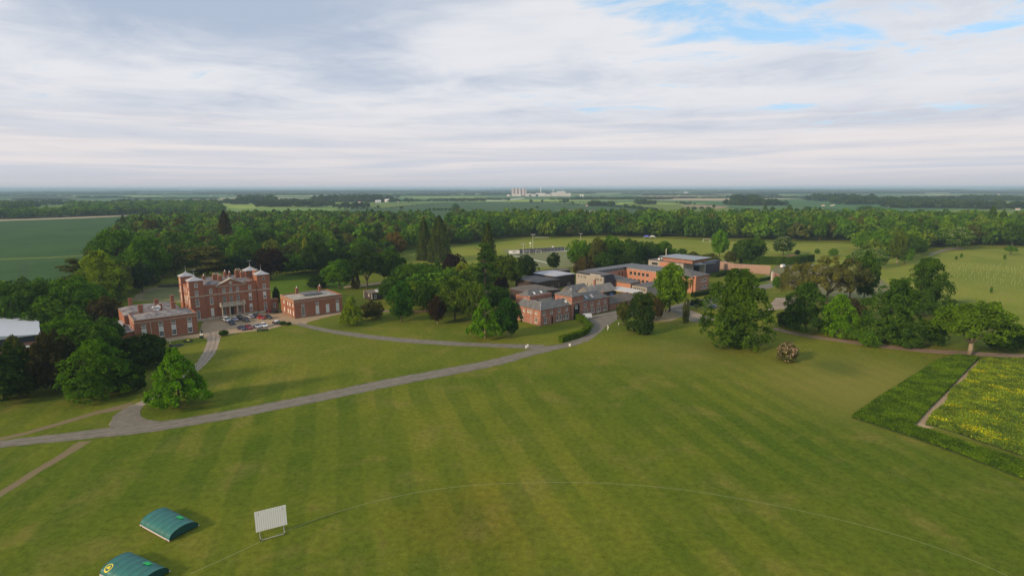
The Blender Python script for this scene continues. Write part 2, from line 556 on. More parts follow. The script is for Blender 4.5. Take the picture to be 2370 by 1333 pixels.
        wood = t.smooth(t.noise(t.n('ShaderNodeMapping', i={0: pos, 'Scale': (0.0006, 0.0012, 1.0)}).outputs[0], 1.0, 5, 0.6), 0.53, 0.56)
        far = t.mix(t.m('MULTIPLY', wood, t.smooth(dist, 2600.0, 4200.0)), far, (0.018, 0.034, 0.018))
        c = t.mix(t.smooth(dist, 690.0, 720.0), c, far)
    nt.links.new(c, p.inputs['Base Color'])
    return m


M_PARK = grass_mat('mown_grass', (0.086, 0.120, 0.010), (0.140, 0.153, 0.015), (0.192, 0.164, 0.038))
M_PLAY = grass_mat('playing_field_grass', (0.150, 0.185, 0.022), (0.195, 0.215, 0.030), (0.23, 0.205, 0.050), 'plain')
M_LAWN = grass_mat('fine_lawn', (0.060, 0.115, 0.008), (0.090, 0.140, 0.010), (0.120, 0.135, 0.02), 'plain')
M_COURT = mat('pale_court_turf', (0.155, 0.165, 0.065), 0.95, var=0.1, vscale=0.1)
M_WHEAT = grass_mat('dark_green_wheat', (0.034, 0.082, 0.024), (0.046, 0.098, 0.030), (0.062, 0.104, 0.036), 'plain')
M_CROP_L = grass_mat('light_green_crop', (0.115, 0.165, 0.030), (0.145, 0.190, 0.035), (0.16, 0.18, 0.05), 'plain')
M_CROP_M = grass_mat('mid_green_crop', (0.045, 0.095, 0.035), (0.058, 0.105, 0.040), (0.07, 0.11, 0.045), 'plain')
M_STUBBLE = grass_mat('bare_field', (0.27, 0.20, 0.12), (0.31, 0.235, 0.145), (0.26, 0.22, 0.12), 'plain')
M_LINE = mat('line_marking', (0.26, 0.27, 0.12), 0.95)
M_WLINE = mat('white_line', (0.60, 0.60, 0.52), 0.95)


# ------------------------------------------------------------------ ground, fields, drives
def grid_ground():
    c = [-30000, -16000, -8000, -4000, -2200, -1200, -700, -400, -200, -80, 0, 80, 200, 400, 700, 1200, 2200, 4000, 8000, 16000, 30000]
    n = len(c)
    v = [(x, y, 0.0) for y in c for x in c]
    f = [(j * n + i, j * n + i + 1, (j + 1) * n + i + 1, (j + 1) * n + i) for j in range(n - 1) for i in range(n - 1)]
    o = link('ground', mesh_from('ground', v, f, M_PARK))
    tag(o, kind='structure')


grid_ground()


def spline(pts, step=2.5, closed=False):
    """Catmull-Rom through points of the land"""
    P = [Vector((*p, 0)) for p in pts]
    n = len(P)
    out = []
    rng = range(n) if closed else range(n - 1)
    for i in rng:
        p0 = P[(i - 1) % n] if (closed or i > 0) else P[i] * 2 - P[i + 1]
        p1, p2 = P[i], P[(i + 1) % n]
        p3 = P[(i + 2) % n] if (closed or i + 2 < n) else P[(i + 1) % n] * 2 - P[i]
        k = max(1, int((p2 - p1).length / step))
        for j in range(k):
            u = j / k
            out.append(0.5 * ((2 * p1) + (-p0 + p2) * u + (2 * p0 - 5 * p1 + 4 * p2 - p3) * u * u + (-p0 + 3 * p1 - 3 * p2 + p3) * u ** 3))
    if not closed:
        out.append(P[-1])
    return out


def resample(pts, n):
    L = [0]
    for a, b in zip(pts, pts[1:]):
        L.append(L[-1] + (b - a).length)
    out = []
    k = 0
    for i in range(n):
        s = L[-1] * i / (n - 1)
        while k < len(L) - 2 and L[k + 1] < s:
            k += 1
        u = (s - L[k]) / max(1e-6, L[k + 1] - L[k])
        out.append(pts[k].lerp(pts[k + 1], u))
    return out


def strip(name, e1, e2, z, m, kind='structure', label=None):
    """a road between two edges surveyed in the photograph"""
    a = spline([G(*p) for p in e1])
    b = spline([G(*p) for p in e2])
    n = max(len(a), len(b)) * 2
    a, b = resample(a, n), resample(b, n)
    jr = random.Random(len(e1) * 31 + int(z * 1000))
    wd = min((a[0] - b[0]).length, 4.0)
    for e in (a, b):                       # ragged verges
        for k in range(1, n - 1):
            e[k] = e[k] + Vector((jr.uniform(-1, 1), jr.uniform(-1, 1), 0)) * (0.05 * wd)
    v = [(p.x, p.y, z) for p in a] + [(p.x, p.y, z) for p in b]
    f = [(n + i, n + i + 1, i + 1, i) for i in range(n - 1)]
    o = link(name, mesh_from(name, v, f, m))
    # make sure it faces up
    if o.data.polygons[0].normal.z < 0:
        o.data.flip_normals()
    return tag(o, label, None, None, kind)


def tracks(e1, e2, z, m):
    a = spline([G(*p) for p in e1])
    b = spline([G(*p) for p in e2])
    n = max(len(a), len(b))
    a, b = resample(a, n), resample(b, n)
    for f0, f1 in ((0.24, 0.36), (0.62, 0.74)):
        jr = random.Random(int(f0 * 100))
        v, f = [], []
        for i in range(n):
            j = jr.uniform(-0.02, 0.02)
            p, q = a[i].lerp(b[i], f0 + j), a[i].lerp(b[i], f1 + jr.uniform(-0.02, 0.02))
            v += [(p.x, p.y, z), (q.x, q.y, z)]
        f = [(2 * i, 2 * i + 2, 2 * i + 3, 2 * i + 1) for i in range(n - 1)]
        o = link('wheel_track', mesh_from('wheel_track', v, f, m))
        if o.data.polygons[0].normal.z < 0:
            o.data.flip_normals()
        tag(o, kind='structure')


def patch(name, pts, z, m, smooth_=False, step=4.0, px=True):
    P = [G(*p) for p in pts] if px else pts
    P = spline(P, step, True) if smooth_ else [Vector((*p, 0)) for p in P]
    o = link(name, mesh_from(name, [(p.x, p.y, z) for p in P], [tuple(range(len(P)))], m))
    if o.data.polygons[0].normal.z < 0:
        o.data.flip_normals()
    return tag(o, kind='structure')


# far and middle fields, each a sheet just above the ground
patch('wheat_field', [(-260, 512), (0, 510), (160, 505), (330, 498), (420, 497), (395, 520), (330, 560), (260, 640), (200, 700), (-80, 700), (-300, 660)], 0.05, M_WHEAT)
patch('field_margin', [(-80, 600.5), (0, 597.5), (120, 593.5), (205, 589), (205, 590.6), (120, 595.6), (0, 599.8), (-80, 603)], 0.08, M_CROP_L)
patch('bare_field', [(392, 499.5), (425, 497.5), (470, 500), (420, 503)], 0.08, M_STUBBLE)
patch('pale_field', [(62, 486.5), (70, 480), (150, 474), (150, 479), (110, 487)], 0.10, M_CROP_L)
patch('wheat_field', [(780, 486), (880, 478), (1000, 470.5), (1240, 469), (1420, 474), (1540, 489), (1480, 505), (1000, 505), (820, 502)], 0.10, M_CROP_M)
patch('pasture_field', [(845, 478), (850, 473), (1010, 470), (960, 473.5), (890, 481)], 0.14, M_CROP_L)
patch('bare_field', [(1285, 487), (1330, 486), (1440, 493), (1450, 501), (1380, 501)], 0.14, M_STUBBLE)
patch('bright_crop_field', [(1440, 472), (1560, 474), (1640, 478), (1700, 484), (1720, 492), (1600, 494), (1500, 486)], 0.14, M_CROP_L)
patch('bare_field', [(1570, 475), (1650, 476.5), (1690, 479.5), (1660, 484), (1590, 480)], 0.18, M_STUBBLE)
patch('bright_crop_field', [(1600, 493), (1720, 487), (1850, 488), (1880, 497), (1800, 504), (1640, 503)], 0.17, M_CROP_L)
patch('bright_crop_field', [(2090, 497), (2200, 487), (2370, 487), (2480, 488), (2480, 500), (2300, 505), (2150, 502)], 0.15, M_CROP_L)
patch('pasture_field', [(2230, 472), (2300, 468), (2480, 466), (2480, 474), (2330, 476)], 0.15, M_CROP_L)
# playing fields behind the school
patch('playing_field', [(880, 600), (960, 586), (1090, 566), (1200, 556), (1340, 552), (1520, 553), (1700, 560), (1990, 566), (2130, 590), (2150, 640),
                        (1900, 640), (1760, 626), (1650, 600), (1560, 620), (1300, 640), (1100, 640), (960, 624)], 0.012, M_PLAY)
patch('playing_field', [(2030, 640), (2100, 600), (2230, 580), (2420, 574), (2520, 640), (2500, 760), (2370, 760), (2240, 700), (2160, 690), (2080, 680)], 0.020, M_PLAY)
patch('sports_court', [(1160, 578), (1320, 575), (1420, 592), (1330, 618), (1240, 620)], 0.02, M_COURT)
strip('court_line', [(1172, 588.4), (1240, 602), (1270, 609)], [(1172, 589.6), (1240, 603.4), (1270, 610.5)], 0.03, M_WLINE)
strip('court_line', [(1180, 586.2), (1250, 583.2), (1320, 580.2)], [(1180, 587.2), (1250, 584.2), (1320, 581.2)], 0.03, M_WLINE)
# lawns round the hall
patch('lawn', [(628, 650), (690, 630), (760, 640), (800, 670), (720, 700), (640, 690)], 0.010, M_LAWN, True)
patch('lawn', [(1640, 690), (1690, 652), (1800, 648), (1850, 655), (1780, 665), (1700, 690)], 0.010, M_LAWN)
patch('terrace_gravel', [(300, 695), (330, 668), (400, 655), (425, 664), (425, 700)], 0.012, mat('worn_terrace', (0.20, 0.16, 0.075), 1.0, var=0.2, vscale=0.1))
patch('lawn', [(330, 690), (350, 672), (425, 660), (425, 690), (380, 700)], 0.016, mat('terrace_lawn', (0.135, 0.140, 0.05), 1.0, var=0.15, vscale=0.1), True)

M_VERGE = mat('verge_gravel', (0.25, 0.19, 0.10), 1.0, var=0.2, vscale=0.3)
# drives
strip('main_drive',
      [(-120, 1034), (0, 1018), (130, 1003), (250, 989), (340, 978), (430, 966), (520, 951), (700, 917), (900, 876), (1050, 849), (1150, 829), (1200, 816), (1250, 803), (1300, 796), (1342, 781), (1365, 766), (1376, 752), (1372, 742), (1352, 736)],
      [(-120, 1049), (0, 1034), (130, 1021), (270, 1007), (340, 1000), (400, 990), (520, 970.5), (700, 936), (900, 895), (1050, 866), (1150, 846), (1210, 829), (1280, 811), (1330, 800), (1362, 788), (1386, 772), (1404, 755), (1425, 741), (1480, 728)],
      0.034, M_ASPHALT)
patch('stable_yard', [(1345, 739), (1408, 724), (1445, 716), (1480, 716), (1484, 727), (1425, 742), (1404, 756), (1377, 754), (1366, 744)], 0.030, M_ASPHALT)
strip('pavement', [(1347, 736.5), (1380, 729.5), (1408, 723.8), (1440, 717)], [(1353, 740.5), (1385, 732.5), (1411, 727), (1444, 720)], 0.12, mat('pavement_slab', (0.27, 0.24, 0.20), 0.9, var=0.1, vscale=0.5))
strip('hall_drive',
      [(475, 768), (480, 782), (474, 806), (456, 836), (424, 868), (385, 897), (345, 920), (312, 934), (285, 945), (262, 962), (250, 992)],
      [(510, 767), (508, 783), (502, 806), (488, 828), (462, 854), (424, 884), (385, 908), (350, 925), (330, 940), (322, 956), (336, 975)],
      0.042, M_DRIVE)
M_WORN = mat('worn_asphalt', (0.205, 0.180, 0.140), 0.95, spec=0.2, var=0.22, vscale=0.5)
M_WORN2 = mat('worn_drive', (0.23, 0.19, 0.145), 1.0, spec=0.1, var=0.22, vscale=0.5)
tracks([(0, 1018), (130, 1003), (250, 989), (340, 978), (430, 966), (520, 951), (700, 917), (900, 876), (1050, 849), (1150, 829), (1200, 816), (1250, 803), (1300, 796), (1342, 781), (1365, 766)],
       [(0, 1034), (130, 1021), (270, 1007), (340, 1000), (400, 990), (520, 970.5), (700, 936), (900, 895), (1050, 866), (1150, 846), (1210, 829), (1280, 811), (1330, 800), (1362, 788), (1386, 772)], 0.056, M_WORN)
tracks([(475, 768), (480, 782), (474, 806), (456, 836), (424, 868), (385, 897), (345, 920), (312, 934)], [(510, 767), (508, 783), (502, 806), (488, 828), (462, 854), (424, 884), (385, 908), (350, 925)], 0.056, M_WORN2)
patch('drive_junction', [(250, 995), (262, 962), (285, 945), (312, 936), (331, 938), (323, 950), (325, 962), (340, 970), (372, 974), (345, 992), (300, 998)], 0.050, M_ASPHALT)
patch('gravel_forecourt', [(376, 787), (384, 781), (420, 776.5), (461, 771), (466, 750), (474, 739), (560, 730), (628, 721), (654, 722.5), (668, 729), (683, 737.5), (735, 730),
                           (796, 720), (790, 726), (760, 732), (733, 739), (712, 745), (705, 751), (692, 751), (668, 750), (610, 764), (560, 768), (527, 773), (512, 776), (508, 784), (478, 784), (468, 780), (430, 783), (392, 789)], 0.026, M_GRAVEL)
strip('east_drive', [(693, 746), (740, 757), (800, 767), (900, 779), (1000, 787), (1100, 793), (1180, 796), (1262, 798)],
      [(686, 751), (735, 764), (800, 776), (900, 789), (1000, 797), (1100, 802), (1180, 805), (1240, 808)], 0.030, M_ASPHALT)
strip('dirt_track', [(-60, 1021), (0, 1011), (60, 998), (150, 971), (230, 948), (290, 933), (310, 928)], [(-60, 1031), (0, 1018), (60, 1004), (150, 979), (230, 956), (280, 947), (300, 940)], 0.022, M_DIRT)
strip('dirt_track', [(-60, 1164), (0, 1133), (90, 1078), (150, 1041), (180, 1021)], [(-60, 1182), (0, 1148), (100, 1086), (170, 1045), (214, 1018)], 0.022, M_DIRT)
strip('field_path', [(1790, 759), (1850, 772), (1950, 787), (2050, 799), (2150, 809), (2260, 816), (2370, 821), (2480, 824)],
      [(1790, 764), (1850, 778), (1950, 793.5), (2050, 807), (2150, 818), (2260, 825), (2370, 829), (2480, 832)], 0.024, mat('reddish_path', (0.24, 0.165, 0.115), 1.0, var=0.2, vscale=0.2))
strip('garden_path', [(795, 663), (850, 656), (900, 650), (970, 645)], [(795, 667), (850, 661), (900, 655), (970, 650)], 0.024, M_SOIL)
strip('garden_path', [(880, 716), (950, 719), (985, 716), (1060, 706)], [(880, 722), (950, 725), (985, 722), (1060, 711)], 0.024, M_DIRT)
strip('park_road', [(1600, 745), (1570, 729), (1548, 713), (1600, 697), (1680, 683), (1740, 665), (1790, 655)], [(1640, 748), (1600, 726), (1576, 715), (1620, 706), (1700, 692), (1770, 671), (1800, 662)], 0.030, M_ASPHALT)
strip('park_road', [(1590, 716), (1640, 733), (1700, 742)], [(1560, 717), (1620, 738), (1700, 750)], 0.036, M_DRIVE)
patch('car_park', [(1760, 650), (1800, 612), (1880, 612), (2080, 640), (2080, 690), (1940, 690), (1850, 670)], 0.014, mat('worn_ground', (0.20, 0.17, 0.09), 1.0, var=0.3, vscale=0.12, col2=(0.15, 0.16, 0.05)))
patch('sand_arena', [(2050, 672), (2080, 650), (2110, 652), (2190, 657), (2226, 667), (2170, 690), (2070, 695)], 0.018, M_SOIL)
patch('car_park', [(1770, 720), (1795, 690), (1850, 690), (1830, 715)], 0.018, M_DRIVE)
patch('worn_ground', [(1500, 745), (1520, 718), (1580, 716), (1590, 728), (1550, 745)], 0.018, M_VERGE)
strip('park_road', [(2150, 590), (2185, 578), (2215, 574)], [(2150, 594), (2190, 582), (2235, 577)], 0.04, M_ASPHALT)
# boundary of the cricket field: a fine pale arc
arc = [(440, 1326), (520, 1290), (600, 1253), (660, 1228), (760, 1190), (880, 1156), (1000, 1133), (1130, 1120), (1280, 1116), (1420, 1119), (1560, 1131), (1720, 1156), (1900, 1193), (2080, 1240), (2240, 1294), (2330, 1333)]
ap = spline([G(*p) for p in arc], 1.0)
nv = []
for k, p in enumerate(ap):
    d = (ap[min(k + 1, len(ap) - 1)] - ap[max(k - 1, 0)]).normalized()
    s_ = Vector((-d.y, d.x, 0)) * 0.045
    nv += [(p.x - s_.x, p.y - s_.y, 0.010), (p.x + s_.x, p.y + s_.y, 0.010)]
o = link('boundary_line', mesh_from('boundary_line', nv, [(2 * i, 2 * i + 2, 2 * i + 3, 2 * i + 1) for i in range(len(ap) - 1)], M_LINE))
if o.data.polygons[0].normal.z < 0:
    o.data.flip_normals()
tag(o, kind='structure')
# tractor lines in the wheat
for a_, b_ in (((48, 604), (40, 652)), ((57, 604), (49, 652)), ((65, 604), (60, 640))):
    strip('tramline', [a_, b_], [(a_[0] + 1.3, a_[1]), (b_[0] + 1.7, b_[1])], 0.09, mat('tramline_soil', (0.030, 0.045, 0.02), 1.0))


# ------------------------------------------------------------------ building helpers (local frame: x along the front, y to the back)
THETA = R(40.5)


def side_map(side, x0, x1, y0, y1):
    return {'front': (lambda a, d, z: (a, y0 - d, z)), 'left': (lambda a, d, z: (x0 - d, a, z)),
            'right': (lambda a, d, z: (x1 + d, a, z)), 'back': (lambda a, d, z: (a, y1 + d, z))}[side]


WIN_CACHE = {}


def window_meshes(w, h, nx, ny, frame=0.10, bar=0.06, m=None):
    m = m or M_FRAME
    key = (round(w, 2), round(h, 2), nx, ny, frame, m.name)
    if key in WIN_CACHE:
        return WIN_CACHE[key]
    b = MB()
    hw = w / 2
    b.box(-hw, -hw + frame, -0.05, 0.05, 0, h).box(hw - frame, hw, -0.05, 0.05, 0, h)
    b.box(-hw + frame, hw - frame, -0.05, 0.05, 0, frame).box(-hw + frame, hw - frame, -0.05, 0.05, h - frame, h)
    iw, ih = w - 2 * frame, h - 2 * frame
    for i in range(1, nx):
        x = -hw + frame + iw * i / nx
        b.box(x - bar / 2, x + bar / 2, -0.03, 0.01, frame, h - frame)
    for j in range(1, ny):
        z = frame + ih * j / ny
        t_ = bar * (1.6 if (ny % 2 == 0 and j == ny // 2) else 1)
        b.box(-hw + frame, hw - frame, -0.034, 0.012, z - t_ / 2, z + t_ / 2)
    b.box(-hw - 0.06, hw + 0.06, -0.24, -0.051, -0.09, 0.0)       # sill
    fr = b.mesh('window', [m])
    g = MB().box(-hw + frame * 0.9, hw - frame * 0.9, 0.02, 0.04, frame * 0.9, h - frame * 0.9).mesh('pane', [M_GLASS])
    WIN_CACHE[key] = (fr, g)
    return fr, g


def blind_mesh(w, h):
    key = ('blind', round(w, 2), round(h, 2))
    if key not in WIN_CACHE:
        WIN_CACHE[key] = MB().box(-w / 2 + 0.1, w / 2 - 0.1, -0.028, -0.008, 0, h).mesh('blind', [M_BLIND])
    return WIN_CACHE[key]


ROT = {'front': 0.0, 'left': R(-90), 'right': R(90), 'back': R(180)}


def add_window(parent, side, box, a0, a1, z0, z1, nx=3, ny=4, blind=0.0, recess=0.10, frame=0.14, m=None, name='window', full_blind=False):
    x0, x1, y0, y1 = box
    f = side_map(side, x0, x1, y0, y1)
    c = f((a0 + a1) / 2, -recess, z0)
    fr, g = window_meshes(a1 - a0, z1 - z0, nx, ny, frame, 0.05, m)
    o = link(name, fr, parent, c, ROT[side])
    link('pane', g, o)
    if blind > 0:
        h = (z1 - z0 - 0.2) * blind
        link('blind', blind_mesh(a1 - a0, h), o, (0, -0.02, (z1 - z0) - 0.1 - h))
    return o


def wall_shell(mb, box, z0, z1, openings, mi=0, reveal=0.3, top=True):
    """four walls with real window openings cut through them and reveals; openings: {side: [(a0, a1, za, zb), ...]}"""
    x0, x1, y0, y1 = box
    for side in ('front', 'left', 'right', 'back'):
        f = side_map(side, x0, x1, y0, y1)
        lo, hi = (x0, x1) if side in ('front', 'back') else (y0, y1)
        ops = openings.get(side, [])
        xs = sorted(set([lo, hi] + [v for q in ops for v in q[:2]]))
        zs = sorted(set([z0, z1] + [v for q in ops for v in q[2:4]]))
        flip = side in ('left', 'back')
        for i in range(len(xs) - 1):
            for j in range(len(zs) - 1):
                cx, cz = (xs[i] + xs[i + 1]) / 2, (zs[j] + zs[j + 1]) / 2
                if any(q[0] < cx < q[1] and q[2] < cz < q[3] for q in ops):
                    continue
                p = [f(xs[i], 0, zs[j]), f(xs[i + 1], 0, zs[j]), f(xs[i + 1], 0, zs[j + 1]), f(xs[i], 0, zs[j + 1])]
                mb.poly(p[::-1] if flip else p, mi)
        for a0, a1, za, zb in (q[:4] for q in ops):
            for p in ([f(a0, 0, za), f(a0, 0, zb), f(a0, -reveal, zb), f(a0, -reveal, za)], [f(a1, 0, zb), f(a1, 0, za), f(a1, -reveal, za), f(a1, -reveal, zb)],
                      [f(a0, 0, zb), f(a1, 0, zb), f(a1, -reveal, zb), f(a0, -reveal, zb)], [f(a1, 0, za), f(a0, 0, za), f(a0, -reveal, za), f(a1, -reveal, za)],
                      [f(a0, -reveal, za), f(a0, -reveal, zb), f(a1, -reveal, zb), f(a1, -reveal, za)]):
                mb.poly(p if not flip else p[::-1], mi)
    if top:
        mb.poly([(x0, y0, z1), (x1, y0, z1), (x1, y1, z1), (x0, y1, z1)], mi)
    return mb


def hip_roof(mb, x0, x1, y0, y1, z0, z1, over=0.3, hip_l=True, hip_r=True, mi=0, th=0.12):
    x0 -= over; x1 += over; y0 -= over; y1 += over
    if (x1 - x0) >= (y1 - y0):
        w2 = (y1 - y0) / 2
        a = (x0 + (w2 if hip_l else 0), (y0 + y1) / 2, z1)
        b = (x1 - (w2 if hip_r else 0), (y0 + y1) / 2, z1)
        if a[0] > b[0]:
            a = b = ((x0 + x1) / 2, (y0 + y1) / 2, z1)
        A, B, C_, D = (x0, y0, z0), (x1, y0, z0), (x1, y1, z0), (x0, y1, z0)
        faces = [(A, B, b, a), (C_, D, a, b), (B, C_, b), (D, A, a)]
    else:
        w2 = (x1 - x0) / 2
        a = ((x0 + x1) / 2, y0 + (w2 if hip_l else 0), z1)
        b = ((x0 + x1) / 2, y1 - (w2 if hip_r else 0), z1)
        A, B, C_, D = (x0, y0, z0), (x1, y0, z0), (x1, y1, z0), (x0, y1, z0)
        faces = [(B, C_, b, a), (D, A, a, b), (A, B, a), (C_, D, b)]
    for q in faces:
        pts = []
        for p in q:
            if not pts or (Vector(p) - Vector(pts[-1])).length > 1e-4:
                pts.append(p)
        if len(pts) > 2 and (Vector(pts[0]) - Vector(pts[-1])).length < 1e-4:
            pts.pop()
        if len(pts) > 2:
            mb.poly(pts, mi)
    mb.solid([(x0, y0, z0 - th), (x1, y0, z0 - th), (x1, y1, z0 - th), (x0, y1, z0 - th)], [(x0, y0, z0 - 0.003), (x1, y0, z0 - 0.003), (x1, y1, z0 - 0.003), (x0, y1, z0 - 0.003)], mi)
    return mb


def chimney(parent, x, y, z0, z1, lx=1.5, ly=0.8, pots=4, m=None, white=False):
    b = MB().box(x - lx / 2, x + lx / 2, y - ly / 2, y + ly / 2, z0, z1 - 0.25).box(x - lx / 2 - 0.1, x + lx / 2 + 0.1, y - ly / 2 - 0.1, y + ly / 2 + 0.1, z1 - 0.25, z1)
    c = b.build('chimney', [m or M_BRICK], parent)
    along_x = lx >= ly
    for k in range(pots):
        u = (k + 0.5) / pots - 0.5
        p = (x + u * lx * 0.92, y) if along_x else (x, y + u * ly * 0.92)
        key = ('pot', white)
        if key not in WIN_CACHE:
            WIN_CACHE[key] = MB().lathe([(0.17, 0), (0.15, 0.55), (0.19, 0.58), (0.19, 0.7)], seg=8).mesh('chimney_pot', [M_WHITE if white else M_POT])
        link('chimney_pot', WIN_CACHE[key], c, (p[0], p[1], z1))
    return c


def frame_at(px, py, name, label, cat, dx=0.0, dy=0.0, group=None, th=THETA):
    X, Y = G(px, py)
    X += dx * math.cos(th) - dy * math.sin(th)
    Y += dx * math.sin(th) + dy * math.cos(th)
    return empty(name, (X, Y, 0), th, label, cat, group)


MAN = (628.7, 720.4)      # foot of the hall's front right tower
STB = (1250.4, 755.0)     # foot of the stable block's near corner

# ------------------------------------------------------------------ the hall
hall = frame_at(*MAN, 'country_house', 'large red brick country house with four corner towers and a columned porch', 'mansion')
PARTS_WALL = MB()
TW = [(-29.0, -24.2, 0.0, 4.7), (-4.8, 0.0, 0.0, 4.7), (-29.0, -24.2, 14.8, 19.5), (-4.8, 0.0, 14.8, 19.5)]
tower_ops = {'front': [(-2.85, -1.65, 0.9, 4.3), (-2.85, -1.65, 5.8, 8.7), (-2.75, -1.65, 10.1, 11.9)], 'left': [(1.7, 2.7, 13.6, 14.8)], 'right': []}
# front right tower
t1 = MB()
wall_shell(t1, TW[1], 0, 15.6, {'front': tower_ops['front'], 'left': []})
tw = t1.build('tower', [M_BRICK], hall)
for k, q in enumerate(tower_ops['front']):
    add_window(hall, 'front', TW[1], *q, 3, 6 if k < 2 else 4, blind=(0, 0.55, 0)[k])
oc = MB().tube((-2.2, 0.06, 14.1), (-2.2, -0.07, 14.1), 0.62, seg=20).build('oculus', [M_STONE], hall)
MB().tube((-2.2, -0.075, 14.1), (-2.2, -0.10, 14.1), 0.40, seg=16).build('pane', [M_GLASS], oc)
# front left tower
t2 = MB()
fl_ops = {'front': [(-27.3, -26.15, 0.9, 4.3), (-27.3, -26.15, 5.8, 8.7), (-27.25, -26.15, 10.1, 11.9), (-27.25, -26.15, 13.3, 14.8)],
          'left': [(1.8, 2.9, 5.8, 8.7), (1.8, 2.9, 10.1, 11.9), (1.8, 2.9, 13.2, 14.7)]}
wall_shell(t2, TW[0], 0, 15.6, fl_ops)
t2.build('tower', [M_BRICK], hall)
for k, q in enumerate(fl_ops['front']):
    add_window(hall, 'front', TW[0], *q, 3, 4, blind=(0, 0, 0.0, 0)[k])
for q in fl_ops['left']:
    add_window(hall, 'left', TW[0], *q, 3, 4, blind=0.9)
for k in (2, 3):
    tt = MB()
    ops = {'left': [(16.4, 17.7, 10.1, 11.9), (16.4, 17.7, 13.0, 14.8), (16.4, 17.7, 5.8, 8.6)]} if k == 2 else {}
    wall_shell(tt, TW[k], 0, 15.6, ops)
    tt.build('tower', [M_BRICK], hall)
    for q in ops.get('left', []):
        add_window(hall, 'left', TW[k], *q, 3, 4, blind=0.8)
# lead pyramid roofs with finials and weathervanes
for k, (x0, x1, y0, y1) in enumerate(TW):
    b = MB()
    c = ((x0 + x1) / 2, (y0 + y1) / 2)
    e = 0.26
    ring0 = [(x0 - e, y0 - e), (x1 + e, y0 - e), (x1 + e, y1 + e), (x0 - e, y1 + e)]
    b.solid([(*p, 15.6) for p in ring0], [(*p, 15.75) for p in ring0])
    prev = [(*p, 15.753) for p in ring0]
    prof = [(0.64, 16.2), (0.34, 16.62), (0.10, 17.1), (0.03, 17.4)]       # slightly concave slopes
    for s, z in prof:
        cur = [(c[0] + (p[0] - c[0]) * s, c[1] + (p[1] - c[1]) * s, z) for p in ring0]
        for i in range(4):
            j = (i + 1) % 4
            b.poly([prev[i], prev[j], cur[j], cur[i]])
        prev = cur
    b.poly(prev)
    rf = b.build('tower_roof', [M_PALE_LEAD], hall)
    f = MB().lathe([(0.10, 17.3), (0.15, 17.6), (0.07, 17.8), (0.04, 18.3), (0.10, 18.42), (0.04, 18.55), (0.03, 19.7)], (c[0], c[1], 0), 8)
    f.build('finial', [M_PALE_LEAD], rf)
    if k in (0, 3):
        MB().box(c[0] - 0.85, c[0] + 0.55, c[1] - 0.03, c[1] + 0.03, 19.52, 19.74).poly([(c[0] + 0.55, c[1], 19.85), (c[0] + 0.55, c[1], 19.41), (c[0] + 0.95, c[1], 19.63)]).build('weathervane', [M_PALE_LEAD], rf)
# main block
ctr = (-19.4, -9.6)
main = (-24.2, -4.8, 0.8, 19.0)
mops = {'front': [(-22.25, -21.15, 1.4, 4.4), (-22.25, -21.15, 5.9, 8.7), (-22.2, -21.15, 10.35, 11.9),
                  (-8.1, -7.0, 1.4, 4.4), (-8.1, -7.0, 5.9, 8.7), (-8.05, -7.0, 10.35, 11.9)]}
b = wall_shell(MB(), main, 0, 12.6, mops, top=True)
b.box(-24.2, -4.8, 0.802, 1.15, 12.6, 13.4).box(-24.2, -4.8, 18.65, 19.0, 12.6, 13.4).box(-24.2, -23.85, 1.15, 18.65, 12.6, 13.4).box(-5.15, -4.8, 1.15, 18.65, 12.6, 13.4)
b.build('main_wall', [M_BRICK], hall)
for k, q in enumerate(mops['front']):
    add_window(hall, 'front', main, *q, 3, 4, blind=(0.95, 0, 0, 0.5, 0.55, 0)[k])
cb = (ctr[0], ctr[1], 0.5, 1.6)
cops = {'front': [(-17.75, -16.6, 5.7, 8.6), (-15.25, -14.15, 5.7, 8.6), (-12.75, -11.65, 5.7, 8.6), (-17.65, -16.6, 10.15, 11.9), (-15.2, -14.15, 10.15, 11.9), (-12.7, -11.7, 10.15, 11.9),
                  (-18.1, -17.0, 1.2, 4.3), (-12.4, -11.3, 1.2, 4.3), (-15.35, -14.05, 0.9, 4.2)]}
b = wall_shell(MB(), cb, 0, 12.7, cops, top=True)
b.build('central_bay', [M_BRICK], hall)
for k, q in enumerate(cops['front'][:8]):
    add_window(hall, 'front', cb, *q, 3, 4 if k > 2 else 4, m=M_FRAME if k != 1 else M_FRAME, frame=0.07 if k < 3 else 0.1)
d = MB().box(-15.3, -14.1, 0.62, 0.70, 0.92, 4.15).box(-15.15, -14.75, 0.58, 0.62, 1.2, 3.9).box(-14.65, -14.25, 0.58, 0.62, 1.2, 3.9).build('front_door', [M_DARK], hall)
MB().lathe([(0.05, 0), (0.05, 0.08)], (-14.4, 0.56, 2.4), 6).build('door_knob', [M_METAL], d)
